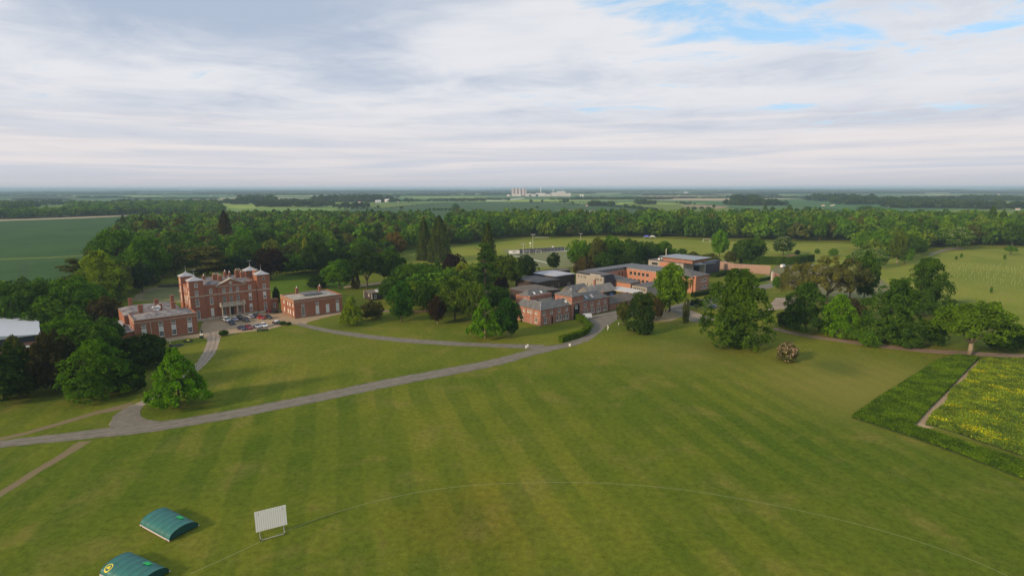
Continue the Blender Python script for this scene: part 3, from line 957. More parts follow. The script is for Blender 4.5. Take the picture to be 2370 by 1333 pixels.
# pediment
x0, x1 = ctr
xm = (x0 + x1) / 2
tri = [(x0 - 0.3, 12.7), (x1 + 0.3, 12.7), (xm, 15.0)]
MB().solid([(p[0], 1.9, p[1]) for p in tri], [(p[0], 0.55, p[1]) for p in tri]).build('pediment', [M_BRICK], hall)
for side in (-1, 1):
    e = x0 - 0.55 if side < 0 else x1 + 0.55
    a_, c_ = (e, 12.66), (xm, 15.1)
    q = [(a_[0], a_[1]), (c_[0], c_[1]), (c_[0], c_[1] + 0.28), (a_[0], a_[1] + 0.24)]
    lo = [(p[0], 2.1, p[1]) for p in q]
    hi = [(p[0], 0.15, p[1]) for p in q]
    MB().solid(lo, hi).build('raking_cornice', [M_STONE], hall)
MB().box(x0 - 0.5, x1 + 0.5, 0.2, 0.52, 12.42, 12.64).build('cornice', [M_STONE], hall)
cl = MB().tube((xm, 0.56, 13.65), (xm, 0.42, 13.65), 0.62, seg=20).build('clock_face', [M_STONE], hall)
# roofs behind the pediment and parapet
b = MB()
hip_roof(b, -23.8, -5.2, 1.7, 7.2, 12.75, 14.6, 0, mi=0)
hip_roof(b, -23.8, -5.2, 7.4, 12.9, 12.8, 14.5, 0)
hip_roof(b, -23.8, -5.2, 13.1, 18.5, 12.75, 14.5, 0)
b.solid([(x0, 1.9, 12.71), (x1, 1.9, 12.71), (xm, 1.9, 12.72)], [(x0, 1.9, 12.8), (x1, 1.9, 12.8), (xm, 1.9, 14.9)])
b.poly([(x0 - 0.3, 1.9, 12.75), (xm, 1.9, 14.9), (xm, 6.5, 14.3)]).poly([(x1 + 0.3, 1.9, 12.75), (xm, 6.5, 14.3), (xm, 1.9, 14.9)])
b.build('main_roof', [M_SLATE2], hall)
for (x, y, z1, lx, ly, n) in ((-17.9, 8.0, 16.4, 2.4, 0.9, 4), (-17.3, 4.2, 16.2, 1.5, 0.9, 3), (-9.6, 8.2, 17.2, 2.2, 0.9, 4), (-8.6, 5.2, 16.8, 1.9, 0.9, 3), (-13.4, 12.5, 16.6, 0.9, 0.9, 1), (-21.2, 12.8, 15.6, 0.9, 0.8, 1), (-11, 15.5, 15.6, 0.8, 0.8, 1), (-6.4, 13, 15.7, 1.0, 0.8, 1)):
    chimney(hall, x, y, 12.7, z1, lx, ly, n, white=(n == 1))
chimney(hall, -2.6, 9.5, 13.0, 16.2, 1.1, 3.6, 2)
# stone string course and plinth, one piece per wall face
for name, z0, z1, p in (('string_course', 9.45, 9.8, 0.22), ('plinth', 0.0, 0.85, 0.12)):
    MB().box(-29.0 - p, -24.2 + p, -p, -0.004, z0, z1).box(-29.0 - p, -29.004, -0.004, 4.7 + p, z0, z1).build(name, [M_STONE], hall)
    MB().box(-4.8 - p, 0.0 + p, -p, -0.004, z0, z1).box(0.004, p, -0.004, 4.7, z0, z1).build(name, [M_STONE], hall)
    MB().box(-24.2 + p, ctr[0], 0.8 - p, 0.796, z0 + 0.004, z1 - 0.004).box(ctr[1], -4.8 - p, 0.8 - p, 0.796, z0 + 0.004, z1 - 0.004).box(ctr[0] - 0.01, ctr[1] + 0.01, 0.5 - p, 0.496, z0, z1).build(name, [M_STONE], hall)
    MB().box(-29.0 - p, -29.004, 14.8 - p, 19.5 + p, z0, z1).build(name, [M_STONE], hall)
# west side between the towers
side_main = (-28.4, -24.2, 4.7, 14.8)
sops = {'left': [(5.6, 6.7, 5.8, 8.6), (8.2, 9.3, 5.8, 8.6), (10.8, 11.9, 5.8, 8.6), (13, 14, 5.8, 8.6), (5.6, 6.7, 10.2, 11.9), (9.2, 10.3, 10.2, 11.9), (13, 14, 10.2, 11.9)]}
wall_shell(MB(), side_main, 0, 12.9, sops).build('side_wall', [M_BRICK], hall)
for q in sops['left']:
    add_window(hall, 'left', side_main, *q, 3, 4, blind=0.7)
# porch
pv = -2.0
p_base = MB().box(-19.3, -10.5, -2.5, 0.45, 0, 0.5).box(-19.0, -10.8, -2.9, -2.5, 0, 0.33).box(-18.7, -11.1, -3.3, -2.9, 0, 0.17)
p_base.build('porch_steps', [M_STONE], hall)
col_mesh = MB().box(-0.32, 0.32, -0.32, 0.32, 0, 0.2).lathe([(0.30, 0.2), (0.27, 0.4), (0.245, 2.2), (0.215, 3.95), (0.30, 4.1)], seg=12).box(-0.32, 0.32, -0.32, 0.32, 4.1, 4.25).mesh('column', [M_STONE])
for x in (-18.8, -16.15, -13.5, -11.0):
    link('column', col_mesh, hall, (x, pv, 0.5))
MB().box(-19.3, -10.5, -2.45, 0.46, 4.752, 5.25).box(-19.5, -10.3, -2.65, 0.46, 5.25, 5.45).build('entablature', [M_STONE], hall)
rail = MB().box(-19.25, -10.55, -2.4, -2.2, 6.3, 6.45).box(-19.25, -10.55, -2.4, -2.2, 5.452, 5.6).build('balustrade', [M_STONE], hall)
bal = MB().lathe([(0.07, 0), (0.11, 0.2), (0.05, 0.5), (0.08, 0.7)], seg=6).mesh('baluster', [M_STONE])
for i in range(24):
    link('baluster', bal, rail, (-18.9 + i * 0.345, -2.3, 5.6))
for x in (-19.2, -16.3, -13.5, -10.6):
    MB().box(x - 0.18, x + 0.18, -2.48, -2.12, 5.452, 6.55).build('pedestal', [M_STONE], rail)
MB().box(-19.3, -19.1, -2.1, 0.4, 5.452, 6.4).box(-10.7, -10.5, -2.1, 0.4, 5.452, 6.4).build('side_rail', [M_STONE], hall)
for x in (-18.3, -15.9, -13.5, -11.3):
    MB().lathe([(0.22, 0), (0.3, 0.5)], (x, -2.9 if x in (-15.9, -13.5) else -2.7, 0.34), 8).build('stone_urn', [M_STONE], hall)

# curved link walls between house and wings
def low_wall(parent, pts, h, m, name='link_wall', t=0.4):
    b = MB()
    for (a, c_) in zip(pts, pts[1:]):
        A, C2 = Vector((*a, 0)), Vector((*c_, 0))
        d = (C2 - A).normalized()
        n = Vector((-d.y, d.x, 0)) * t / 2
        b.solid([A - n, C2 - n, C2 + n, A + n], [A - n + Vector((0, 0, h)), C2 - n + Vector((0, 0, h)), C2 + n + Vector((0, 0, h)), A + n + Vector((0, 0, h))])
    return b.build(name, [m], parent)


lw = (0.0, 3.6, -4.2, 2.6)
lops = {'front': [(0.9, 2.0, 1.2, 3.2)], 'left': []}
b = wall_shell(MB(), (0.25, 3.4, 1.6, 4.4), 0, 4.5, {'front': [(1.2, 2.3, 1.3, 3.3)]})
b.box(0.1, 3.6, 1.45, 4.5, 4.5, 4.68)
b.build('link_building', [M_BRICK], hall)
add_window(hall, 'front', (0.25, 3.4, 1.6, 4.4), 1.2, 2.3, 1.3, 3.3, 3, 4)


def wing(dx, label, x1, y1, ops_front, ops_left, blinds, roof_mat, roof_z=8.0):
    wg = frame_at(*MAN, 'service_wing', label, 'building', dx, -19.3)
    box = (0.0, x1, 0.0, y1)
    allf = [q[:4] for q in ops_front]
    b = wall_shell(MB(), box, 0, 7.0, {'front': allf, 'left': [q[:4] for q in ops_left]})
    b.build('wall', [M_BRICK], wg)
    b = MB()
    for (xa, xb, ya, yb) in ((0, x1, 0.0, 0.32), (0, x1, y1 - 0.32, y1), (0, 0.32, 0.32, y1 - 0.32), (x1 - 0.32, x1, 0.32, y1 - 0.32)):
        b.box(xa, xb, ya, yb, 7.003, 7.4)
    b.build('parapet', [M_BRICK], wg)
    b = MB()
    for (xa, xb, ya, yb) in ((-0.12, x1 + 0.12, -0.14, -0.004), (-0.14, -0.004, -0.004, y1)):
        b.box(xa, xb, ya, yb, 6.32, 6.5)
        b.box(xa, xb, ya, yb, 7.3, 7.46)
    b.build('string_course', [M_STONE], wg)
    for q in ops_front + ops_left:
        side = 'front' if q in ops_front else 'left'
        add_window(wg, side, box, *q[:4], q[4], q[5], blind=q[6], frame=0.12)
    return wg, box


def brick_pilaster(wg, xs, m=None, d=0.1):
    for x in xs:
        MB().box(x - 0.45, x + 0.45, -d, -0.004, 0, 6.3).build('pilaster', [m or M_BRICK], wg)


# right (east) wing
rf = [(2.7, 4.1, 0.7, 4.1, 3, 6, 0), (8.35, 9.75, 0.7, 4.1, 3, 6, 0.97), (12.55, 13.95, 0.7, 4.1, 3, 6, 0.97), (16.75, 18.15, 0.7, 4.1, 3, 6, 0.97),
      (8.4, 9.7, 4.75, 5.5, 3, 1, 0), (16.8, 18.1, 4.75, 5.5, 3, 1, 0), (2.8, 4.0, 4.75, 5.5, 3, 1, 0)]
rl = [(0.15 + 0.9, 2.0, 1.2, 2.9, 2, 4, 1), (1.05, 2.0, 4.5, 5.6, 2, 2, 1), (6.7, 7.8, 1.3, 2.9, 2, 4, 1), (4.2, 5.3, 1.3, 2.9, 2, 4, 1), (6.7, 7.8, 4.5, 5.6, 2, 2, 1), (4.2, 5.3, 4.5, 5.6, 2, 2, 1), (11.0, 12.1, 1.3, 2.9, 2, 4, 1), (11.0, 12.1, 4.5, 5.6, 2, 2, 1)]
rw, rbox = wing(2.6, 'red brick service wing with pale blinds at the right end of the forecourt', 19.5, 15.4, rf, rl, None, M_LEAD)
b = MB()
hip_roof(b, 0.5, 19.0, 0.5, 14.9, 7.02, 8.1, 0)
b.build('roof', [mat('weathered_stone_slate', (0.30, 0.275, 0.235), 0.85, var=0.3, vscale=0.7)], rw)
MB().box(5.8, 13.0, 4.0, 11.0, 7.6, 8.16).build('roof_deck', [M_SLATE], rw)
chimney(rw, 5.6, 11.9, 7.1, 9.9, 1.1, 0.8, 1, white=True)
chimney(rw, 15.2, 12.2, 7.1, 9.6, 1.1, 0.8, 1, white=True)
for y in (2.7, 8.9):
    MB().box(-0.15, -0.01, y - 0.2, y + 0.2, 0, 6.3).build('pilaster', [M_BRICK], rw)
# left (west) wing
lfw = [(15.2, 16.7, 0.8, 4.3, 3, 4, 0.52), (10.4, 11.8, 0.8, 4.3, 3, 4, 0.52), (6.7, 8.1, 0.8, 4.3, 3, 4, 0.52), (1.8, 3.2, 0.8, 4.3, 3, 4, 0.6),
       (15.3, 16.7, 4.85, 5.75, 3, 1, 0), (10.4, 11.8, 4.85, 5.75, 3, 1, 0), (6.7, 8.1, 4.85, 5.75, 3, 1, 0), (1.8, 3.2, 4.85, 5.75, 4, 1, 0)]
lfl = [(2.5, 3.6, 1.4, 4.0, 3, 4, 0.6), (6.0, 7.1, 1.4, 4.0, 3, 4, 0.6), (10.0, 11.1, 1.4, 4.0, 3, 4, 0.6)]
lwg, lbox = wing(-49.4, 'red brick service wing left of the house, satellite dish on its slate roof', 18.4, 13.0, lfw, lfl, None, M_SLATE2)
b = MB()
hip_roof(b, 0.35, 18.05, 0.35, 12.6, 7.02, 8.5, 0)
b.build('roof', [M_SLATE2], lwg)
MB().box(4.4, 4.58, -0.11, -0.004, 0, 6.3).build('drainpipe', [M_STONE], lwg)
rear = (-1.2, 16.5, 14.2, 31.0)
wall_shell(MB(), rear, 0, 6.6, {}).build('rear_wall', [M_BRICK], lwg)
b = MB()
hip_roof(b, -1.2, 16.5, 14.2, 21.0, 6.62, 8.0, 0)
b.build('rear_roof', [M_SLATE2], lwg)
b = MB()
hip_roof(b, -1.2, 16.5, 22.5, 31.0, 6.62, 7.9, 0)
b.build('rear_roof', [M_SLATE2], lwg)
for x, y, z1, lx in ((3.6, 12.2, 10.2, 1.4), (9.3, 11.2, 10.0, 1.3), (12.9, 8.2, 10.6, 1.3), (9.3, 18.0, 10.6, 1.3), (14.2, 17.5, 11.6, 1.1), (2.6, 29, 10.2, 1.2)):
    chimney(lwg, x, y, 6.9, z1, lx, 0.8, 0)
dish = MB()
pr = [(0.0, 0.0), (0.4, 0.04), (0.75, 0.14), (1.0, 0.27), (1.0, 0.31), (0.75, 0.18), (0.4, 0.08)]
dish.lathe(pr[1:4] + [(1.02, 0.3)], seg=18)
dd = dish.mesh('satellite_dish', [M_LEAD])
o = link('satellite_dish', dd, lwg, (8.3, 8.9, 9.0))
o.rotation_euler = (R(60), 0, R(-30))
MB().tube((7.0, 8.6, 8.2), (7.0, 8.6, 9.1), 0.09).lathe([(0.1, 0), (0.5, 0.1), (0.55, 0.35), (0.35, 0.65), (0.05, 0.75)], (7.0, 8.6, 9.1), 12).build('roof_cowl', [M_METAL], lwg)
# glazed lean-to west of it
b = MB()
b.box(-4.2, -0.3, 2.2, 23.0, 0, 3.3)
b.build('lean_to_wall', [M_BRICK], lwg)
b = MB().box(-4.4, -0.2, 2.0, 23.2, 3.3, 3.5)
b.build('lean_to_roof', [M_LEAD], lwg)
for i in range(7):
    MB().box(-3.2, -0.6, 3.0 + i * 1.5, 3.7 + i * 1.5, 3.503, 3.62).build('rooflight', [M_NAVY], lwg)

# ------------------------------------------------------------------ stable block
st = frame_at(*STB, 'stable_block', 'two storey red brick stable range with slate roof and arched gateway tower', 'building')
sb = (0.0, 15.7, 0.0, 13.0)
sf = [(1.1, 2.4, 3.95, 5.2, 2, 2), (5.0, 6.3, 3.95, 5.2, 2, 2), (9.0, 10.3, 3.95, 5.2, 2, 2), (13.0, 14.3, 3.95, 5.2, 2, 2),
      (1.9, 3.2, 0.7, 2.9, 2, 3), (8.2, 9.5, 0.7, 2.85, 2, 3), (9.9, 11.2, 0.7, 2.85, 2, 3), (12.0, 13.3, 0.7, 2.8, 2, 3), (13.7, 15.0, 0.7, 2.8, 2, 3)]
sl = [(1.8, 3.0, 4.1, 5.0, 2, 2), (4.5, 5.4, 4.1, 5.1, 2, 2), (5.9, 7.3, 4.1, 5.1, 3, 2), (8.5, 9.7, 4.0, 5.0, 2, 2), (1.7, 3.1, 0.9, 2.9, 2, 3), (5.5, 7.4, 0.3, 2.6, 3, 4), (9.4, 10.8, 0.9, 2.8, 2, 3)]
door_q = (5.6, 6.6, 0.1, 2.7)
# L-shaped wall: front range and side range
W_ = 5.6
wall_shell(MB(), (0.0, 15.7, 0.0, W_), 0, 6.0, {'front': [q[:4] for q in sf] + [door_q], 'left': [q[:4] for q in sl if q[1] < W_ - 0.1]}).build('wall', [M_BRICK3], st)
side_box = (0.0, W_, W_ + 0.004, 13.0)
wall_shell(MB(), side_box, 0, 6.0, {'left': [q[:4] for q in sl if q[0] > W_ + 0.1]}).build('side_wall', [M_BRICK3], st)
for q in sf:
    add_window(st, 'front', sb, *q, frame=0.14, blind=0)
for q in sl:
    if q[1] < W_ - 0.1 or q[0] > W_ + 0.1:
        add_window(st, 'left', (0, W_, 0, 13), *q, frame=0.14)
MB().box(5.62, 6.58, 0.2, 0.28, 0.1, 2.7).build('door', [M_DARK], st)
h_, r_ = 6.0, 8.1
w2 = W_ / 2
e = 0.3
b = MB()
A, Bp = (-e, -e, h_), (15.7, -e, h_)
b.poly([A, Bp, (15.7, w2, r_), (w2, w2, r_)])
b.poly([(-e, 13 + 0, h_), A, (w2, w2, r_), (w2, 13.0, r_)])
b.poly([(W_ + e, W_ + e, h_), (w2, w2, r_), (15.7, w2, r_), (15.7, W_ + e, h_)][::-1])
b.poly([(W_ + e, W_ + e, h_), (W_ + e, 13, h_), (w2, 13, r_), (w2, w2, r_)][::-1])
b.poly([(15.7, -e, h_), (15.7, W_ + e, h_), (15.7, w2, r_)])
b.poly([(W_ + e, 13, h_), (-e, 13, h_), (w2, 13, r_)])
b.solid([(-e, -e, h_ - 0.14), (15.7, -e, h_ - 0.14), (15.7, -0.004, h_ - 0.14), (-0.004, -0.004, h_ - 0.14), (-0.004, 13, h_ - 0.14), (-e, 13, h_ - 0.14)],
        [(-e, -e, h_ - 0.003), (15.7, -e, h_ - 0.003), (15.7, -0.004, h_ - 0.003), (-0.004, -0.004, h_ - 0.003), (-0.004, 13, h_ - 0.003), (-e, 13, h_ - 0.003)])
rf_ = b.build('roof', [M_SLATE], st)
b = MB()
b.tube((-e, -e, h_ + 0.03), (w2, w2, r_ + 0.03), 0.11, seg=6).tube((w2, w2, r_ + 0.03), (15.4, w2, r_ + 0.03), 0.08, seg=6).tube((w2, w2, r_ + 0.03), (w2, 13, r_ + 0.03), 0.08, seg=6)
b.build('ridge_lead', [M_PALE_LEAD], rf_)
MB().box(15.3, 15.72, -e - 0.05, w2, 0, 0.01).solid([(15.35, -0.4, 6.0), (15.75, -0.4, 6.0), (15.75, w2 + 0.1, 8.2), (15.35, w2 + 0.1, 8.2)], [(15.35, -0.4, 6.3), (15.75, -0.4, 6.3), (15.75, w2 + 0.1, 8.5), (15.35, w2 + 0.1, 8.5)]).build('verge_coping', [M_STONE], rf_)
MB().solid([(13.9, 0.6, 6.75), (14.7, 0.6, 6.75), (14.7, 1.5, 7.4), (13.9, 1.5, 7.4)], [(13.9, 0.6, 6.95), (14.7, 0.6, 6.95), (14.7, 1.5, 7.6), (13.9, 1.5, 7.6)]).build('skylight', [M_WHITE], rf_)
chimney(st, 3.0, 9.2, 7.0, 9.6, 0.8, 0.8, 0, M_BRICK3)
for y in (3.95, 7.9, 11.6):
    MB().box(-0.12, -0.004, y - 0.14, y + 0.14, 0, 5.84).build('pilaster', [M_BRICK3], st)
MB().box(-0.2, -0.1, 4.9, 5.0, 0, 5.8).build('drainpipe', [M_FRAME], st)
for x in (0.25, 7.5, 11.6, 15.45):
    MB().box(x - 0.13, x + 0.13, -0.11, -0.004, 0, 5.84).build('pilaster', [M_BRICK3], st)

# gateway tower with its arch
b = MB()
tx0, tx1, ty0, ty1, th_ = 15.9, 22.3, -0.6, 8.6, 8.9
a0, a1, spring, crown = 16.95, 20.55, 4.25, 6.05
xm_ = (a0 + a1) / 2
arch = [(xm_ + (a1 - a0) / 2 * math.cos(t), spring + (crown - spring) * math.sin(t)) for t in (math.pi * i / 14 for i in range(15))]
front_ring = [(tx0, ty0, 0), (a0, ty0, 0)] + [(x, ty0, z) for x, z in reversed(arch)] + [(a1, ty0, 0), (tx1, ty0, 0), (tx1, ty0, th_), (tx0, ty0, th_)]
# split the front into two L-shaped polygons, left and right of the crown
lft = [(tx0, ty0, 0), (a0, ty0, 0)] + [(x, ty0, z) for x, z in reversed(arch[7:])] + [(xm_, ty0, th_), (tx0, ty0, th_)]
rgt = [(a1, ty0, 0), (tx1, ty0, 0), (tx1, ty0, th_), (xm_, ty0, th_)] + [(x, ty0, z) for x, z in reversed(arch[:8])]
b.poly(lft).poly(rgt)
dep = ty0 + 0.35
ring = [(a0, 0)] + list(reversed(arch)) + [(a1, 0)]
for (xa, za), (xb, zb) in zip(ring, ring[1:]):
    b.poly([(xa, ty0, za), (xa, dep, za), (xb, dep, zb), (xb, ty0, zb)])
b.poly([(tx0, ty1, 0), (tx0, ty0, 0), (tx0, ty0, th_), (tx0, ty1, th_)]).poly([(tx1, ty0, 0), (tx1, ty1, 0), (tx1, ty1, th_), (tx1, ty0, th_)]).poly([(tx1, ty1, 0), (tx0, ty1, 0), (tx0, ty1, th_), (tx1, ty1, th_)])
b.build('gate_tower', [M_BRICK3], st)
g = MB()
g.poly([(a0, dep - 0.02, 0), (a1, dep - 0.02, 0)] + [(x, dep - 0.02, z) for x, z in arch])
gd = g.build('arch_door', [mat('black_gate', (0.012, 0.013, 0.018), 0.5)], st)
add_window(st, 'front', (0, 1, dep - 0.1, 3), 18.0, 19.3, 4.1, 5.4, 3, 3, recess=-0.02, name='gate_window')
b = MB()
hip_roof(b, tx0, tx1, ty0, ty1, th_ + 0.12, 10.9, 0.35)
tr_ = b.build('tower_roof', [M_SLATE], st)
MB().lathe([(0.15, 0), (0.2, 0.2), (0.05, 0.5), (0.1, 0.7), (0.02, 1.0)], ((tx0 + tx1) / 2, (ty0 + ty1) / 2 - 1, 10.8), 6).build('finial', [M_WHITE], tr_)
MB().box(tx0 - 0.08, tx1 + 0.08, ty0 - 0.1, ty0 - 0.004, 6.45, 6.65).build('string_course', [M_STONE], st)
MB().box(tx0 - 0.03, tx0 - 0.003, 3.4, 3.9, 5.0, 7.6).box(tx0 - 0.03, tx0 - 0.003, 6.4, 7.0, 5.0, 7.6).build('slit_window', [M_DARK], st)
# right range
rb = (22.5, 38.3, 0.0, 7.0)
rops = []
for k in range(4):
    x = 23.3 + k * 4.0
    rops.append((x + 0.15, x + 1.55, 3.95, 5.2, 2, 2))
    rops.append((x - 0.35, x + 0.85, 0.85, 3.0, 2, 3))
    rops.append((x + 1.15, x + 2.35, 0.85, 3.0, 2, 3))
wall_shell(MB(), rb, 0, 6.1, {'front': [q[:4] for q in rops]}).build('right_wall', [M_BRICK3], st)
for q in rops:
    add_window(st, 'front', rb, *q, frame=0.15)
for k in range(5):
    x = 22.72 + k * 3.86
    MB().box(x - 0.14, x + 0.14, -0.11, -0.004, 0, 5.9).build('pilaster', [M_BRICK3], st)
b = MB()
hip_roof(b, 22.5, 38.1, 0.1, 7.0, 6.2, 8.9, 0.3, hip_l=False)
rr_ = b.build('right_roof', [M_SLATE], st)
MB().tube((22.6, 3.55, 8.93), (34.5, 3.55, 8.93), 0.13, seg=6).build('ridge_lead', [M_PALE_LEAD], rr_)
for x in (25.4, 29.0):
    MB().solid([(x, 0.6, 6.75), (x + 0.9, 0.6, 6.75), (x + 0.9, 2.0, 7.77), (x, 2.0, 7.77)], [(x, 0.5, 6.95), (x + 0.9, 0.5, 6.95), (x + 0.9, 1.9, 7.97), (x, 1.9, 7.97)]).build('skylight', [M_LTROOF], rr_)
chimney(st, 37.6, 2.6, 6.2, 8.1, 0.9, 0.7, 0, M_BRICK3)
MB().box(38.31, 38.45, -0.35, -0.05, 0, 6.0).build('drainpipe', [M_DARK], st)

# courtyard house behind the left range
ch = frame_at(*STB, 'courtyard_house', 'red brick house with white ground floor and skylit slate roof inside the stable court', 'building', 6.8, 14.6)
cbx = (0, 13.2, 0, 7.0)
wall_shell(MB(), cbx, 0, 7.9, {'front': [(4.6, 6.2, 0.2, 2.6)]}).build('wall', [M_BRICK3], ch)
MB().box(-0.06, 4.5, -0.06, -0.004, 0, 6.2).box(6.3, 13.26, -0.06, -0.004, 0, 6.2).box(4.5, 6.3, -0.06, -0.004, 2.7, 6.2).build('rendered_front', [M_STUCCO], ch)
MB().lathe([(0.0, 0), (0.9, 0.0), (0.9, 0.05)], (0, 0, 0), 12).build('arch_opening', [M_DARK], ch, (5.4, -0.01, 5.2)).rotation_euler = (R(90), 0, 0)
b = MB()
hip_roof(b, 0.6, 12.6, 0.6, 6.4, 7.92, 9.9, 0)
cr_ = b.build('roof', [M_SLATE], ch)
for x in (4.6, 8.4):
    MB().solid([(x, 1.1, 8.2), (x + 0.8, 1.1, 8.2), (x + 0.8, 2.1, 8.9), (x, 2.1, 8.9)], [(x, 1.0, 8.35), (x + 0.8, 1.0, 8.35), (x + 0.8, 2.0, 9.05), (x, 2.0, 9.05)]).build('skylight', [M_WHITE], cr_)


# dark timber school halls behind
def dark_hall(label, dx, dy, w, d, h, roofm, pitch=0.5, wallm=None):
    o = frame_at(*STB, 'timber_hall', label, 'building', dx, dy)
    ops = {'front': [(w * 0.12, w * 0.2, 0.3, 2.4), (w * 0.62, w * 0.75, 1.0, 2.0)], 'left': [(d * 0.3, d * 0.5, 1.1, 2.1)]}
    wall_shell(MB(), (0, w, 0, d), 0, h, ops).build('wall', [wallm or M_TIMBER], o)
    add_window(o, 'front', (0, w, 0, d), *ops['front'][1], 2, 1)
    add_window(o, 'left', (0, w, 0, d), *ops['left'][0], 2, 1)
    MB().box(w * 0.12 + 0.04, w * 0.2 - 0.04, 0.12, 0.2, 0.3, 2.4).build('door', [M_WHITE], o)
    b = MB()
    hip_roof(b, 0, w, 0, d, h + 0.12, h + 0.12 + pitch, 0.45, False, False)
    b.build('roof', [roofm], o)
    return o


dark_hall('dark timber hall with a broad flat brown roof directly behind the courtyard house', 24.5, 29.6, 15.6, 16.5, 4.9, M_FELT, 0.5)
dark_hall('dark timber hall with grey brown roof, left of the pale roofed hall', 45.5, 50.2, 14.6, 16.5, 4.8, M_FELT2, 0.4)
dark_hall('dark timber hall with a pale grey metal roof left of the cladded school building', 60.6, 53.2, 14.3, 15.8, 5.8, M_LTROOF, 0.3)
dark_hall('low brown roofed shed furthest back behind the pale roofed hall', 76.0, 71.0, 14.0, 8.0, 4.6, M_FELT, 0.4)
dark_hall('low dark shed with reddish roof behind the pale roofed hall', 66.5, 73.0, 8.5, 7.0, 4.6, mat('reddish_felt', (0.16, 0.12, 0.125), 0.9), 0.3)
dark_hall('small grey roofed house among the trees left of the timber halls', 8.0, 47.0, 9.0, 7.0, 3.6, M_FELT, 0.5)

# barns between stables and school
def gabled(name, label, cat, dx, dy, w, d, h, rz_, wallm, roofm, extra=None):
    o = frame_at(*STB, name, label, cat, dx, dy)
    wall_shell(MB(), (0, w, 0, d), 0, h, {'front': [(w * 0.4, w * 0.48, 0.1, min(2.2, h - 0.2))]}).build('wall', [wallm], o)
    MB().box(w * 0.4 + 0.03, w * 0.48 - 0.03, 0.12, 0.2, 0.1, min(2.2, h - 0.2)).build('door', [M_DARK], o)
    b = MB()
    hip_roof(b, 0, w, 0, d, h + 0.1, rz_, 0.25, False, False)
    b.poly([(0, 0, h), (0, d, h), (0, d / 2, rz_ - 0.1)][::-1]).poly([(w, 0, h), (w, d, h), (w, d / 2, rz_ - 0.1)])
    b.build('roof', [roofm], o)
    return o


gabled('barn', 'long low barn with a plain dark brown roof at the road beside the stable range', 'barn', 38.9, 0.3, 17.5, 8.5, 2.7, 5.3, M_BRICK3, M_FELT)
bn = gabled('barn', 'barn with a weathered grey sheet roof between stable range and school', 'barn', 42.0, 13.3, 17.5, 7.5, 4.6, 7.6, M_TIMBER, M_CORR)
gabled('outbuilding', 'small slate roofed outbuilding in front of the cladded school wall', 'outbuilding', 46.0, 27.5, 11.0, 6.5, 3.6, 5.8, M_BRICK2, M_SLATE)
ob = frame_at(*STB, 'brick_chimney', 'red brick chimney stack rising before the grey cladded school wall', 'chimney', 57.5, 24.5)
MB().box(-0.4, 0.4, -0.4, 0.4, 0, 7.8).box(-0.55, 0.55, -0.55, 0.55, 7.8, 8.1).solid([(-1.6, -1.2, 0), (1.6, -1.2, 0), (1.6, 1.2, 0), (-1.6, 1.2, 0)], [(-0.45, -0.45, 6.0), (0.45, -0.45, 6.0), (0.45, 0.45, 6.0), (-0.45, 0.45, 6.0)]).build('stack', [M_BRICK3], ob)
cn = frame_at(*STB, 'canopy', 'white fabric canopy roof between the barns and the school', 'canopy', 0, 0)
cpts = [(57.5, 16.8), (67.6, 18.2), (67.2, 4.2), (58.8, 3.6)]
MB().solid([(x, y, 4.6) for x, y in cpts[::-1]], [(x, y, 4.76) for x, y in cpts[::-1]]).build('roof', [M_CANVAS], cn)
for x, y in cpts:
    MB().tube((x * 0.99 + 0.6, y * 0.95 + 0.5, 0), (x * 0.99 + 0.6, y * 0.95 + 0.5, 4.6), 0.1, seg=6).build('post', [M_METAL], cn)
tk = frame_at(*STB, 'water_tank', 'bright blue tank standing between the barn roofs', 'tank', 56.2, 14.0)
MB().lathe([(1.25, 0), (1.3, 0.3), (1.3, 3.0), (1.2, 3.4), (0.5, 3.7)], seg=14).build('tank_body', [M_BLUE], tk)
MB().lathe([(0.3, 0), (0.3, 0.15)], (0, 0, 3.7), 8).build('lid', [M_NAVY], tk)

# the school: a U of grey cladding and orange brick
sc = frame_at(*STB, 'school_building', 'modern school building of orange brick and grey cladding round a courtyard', 'school')
LW = (67.0, 75.0, 27.2, 45.0)
lw_ops = []
for (a, z) in ((44, 6.4), (42.2, 6.4), (40.3, 6.4), (39.2, 6.4), (32.6, 6.2), (31.8, 6.2), (30.9, 6.2), (29.8, 6.2), (28.9, 6.2), (38.0, 3.0), (35.5, 3.0)):
    lw_ops.append((a - 0.38 - 0.4, a + 0.0 - 0.4, z - 0.1, z + 0.85))
wall_shell(MB(), LW, 0, 7.9, {'left': lw_ops}).build('cladded_wall', [M_CLAD], sc)
for q in lw_ops:
    add_window(sc, 'left', LW, *q, 1, 1, m=M_NAVY, frame=0.05)
MB().box(67.6, 74.6, 27.6, 44.6, 7.903, 8.7).build('upper_storey', [M_NAVY], sc)
for i in range(8):
    MB().box(67.52, 67.6, 29.6 + i * 0.85, 29.6 + i * 0.85 + 0.6, 8.05, 8.55).build('window', [M_FRAME], sc)
MB().box(67.2, 75.0, 27.2, 45.0, 8.7, 8.86).build('flat_roof', [M_FELT2], sc)
MB().box(67.8, 75.0, 27.05, 27.19, 0, 8.4).build('end_panel', [M_NAVY], sc)
RWg = (75.004, 114.0, 40.0, 46.5)
rw_ops = [(94.2, 95.2, 4.4, 6.4), (96.8, 97.8, 4.4, 6.4), (99.0 - 7, 100.0 - 7, 1.6, 3.4)]
wall_shell(MB(), RWg, 0, 7.2, {'front': rw_ops}).build('rear_wall', [M_BRICK2], sc)
for q in rw_ops:
    add_window(sc, 'front', RWg, *q, 2, 2, m=M_NAVY, frame=0.08)
MB().box(75.0, 113.6, 40.3, 46.2, 7.203, 8.5).build('window_band', [M_ZINC], sc)
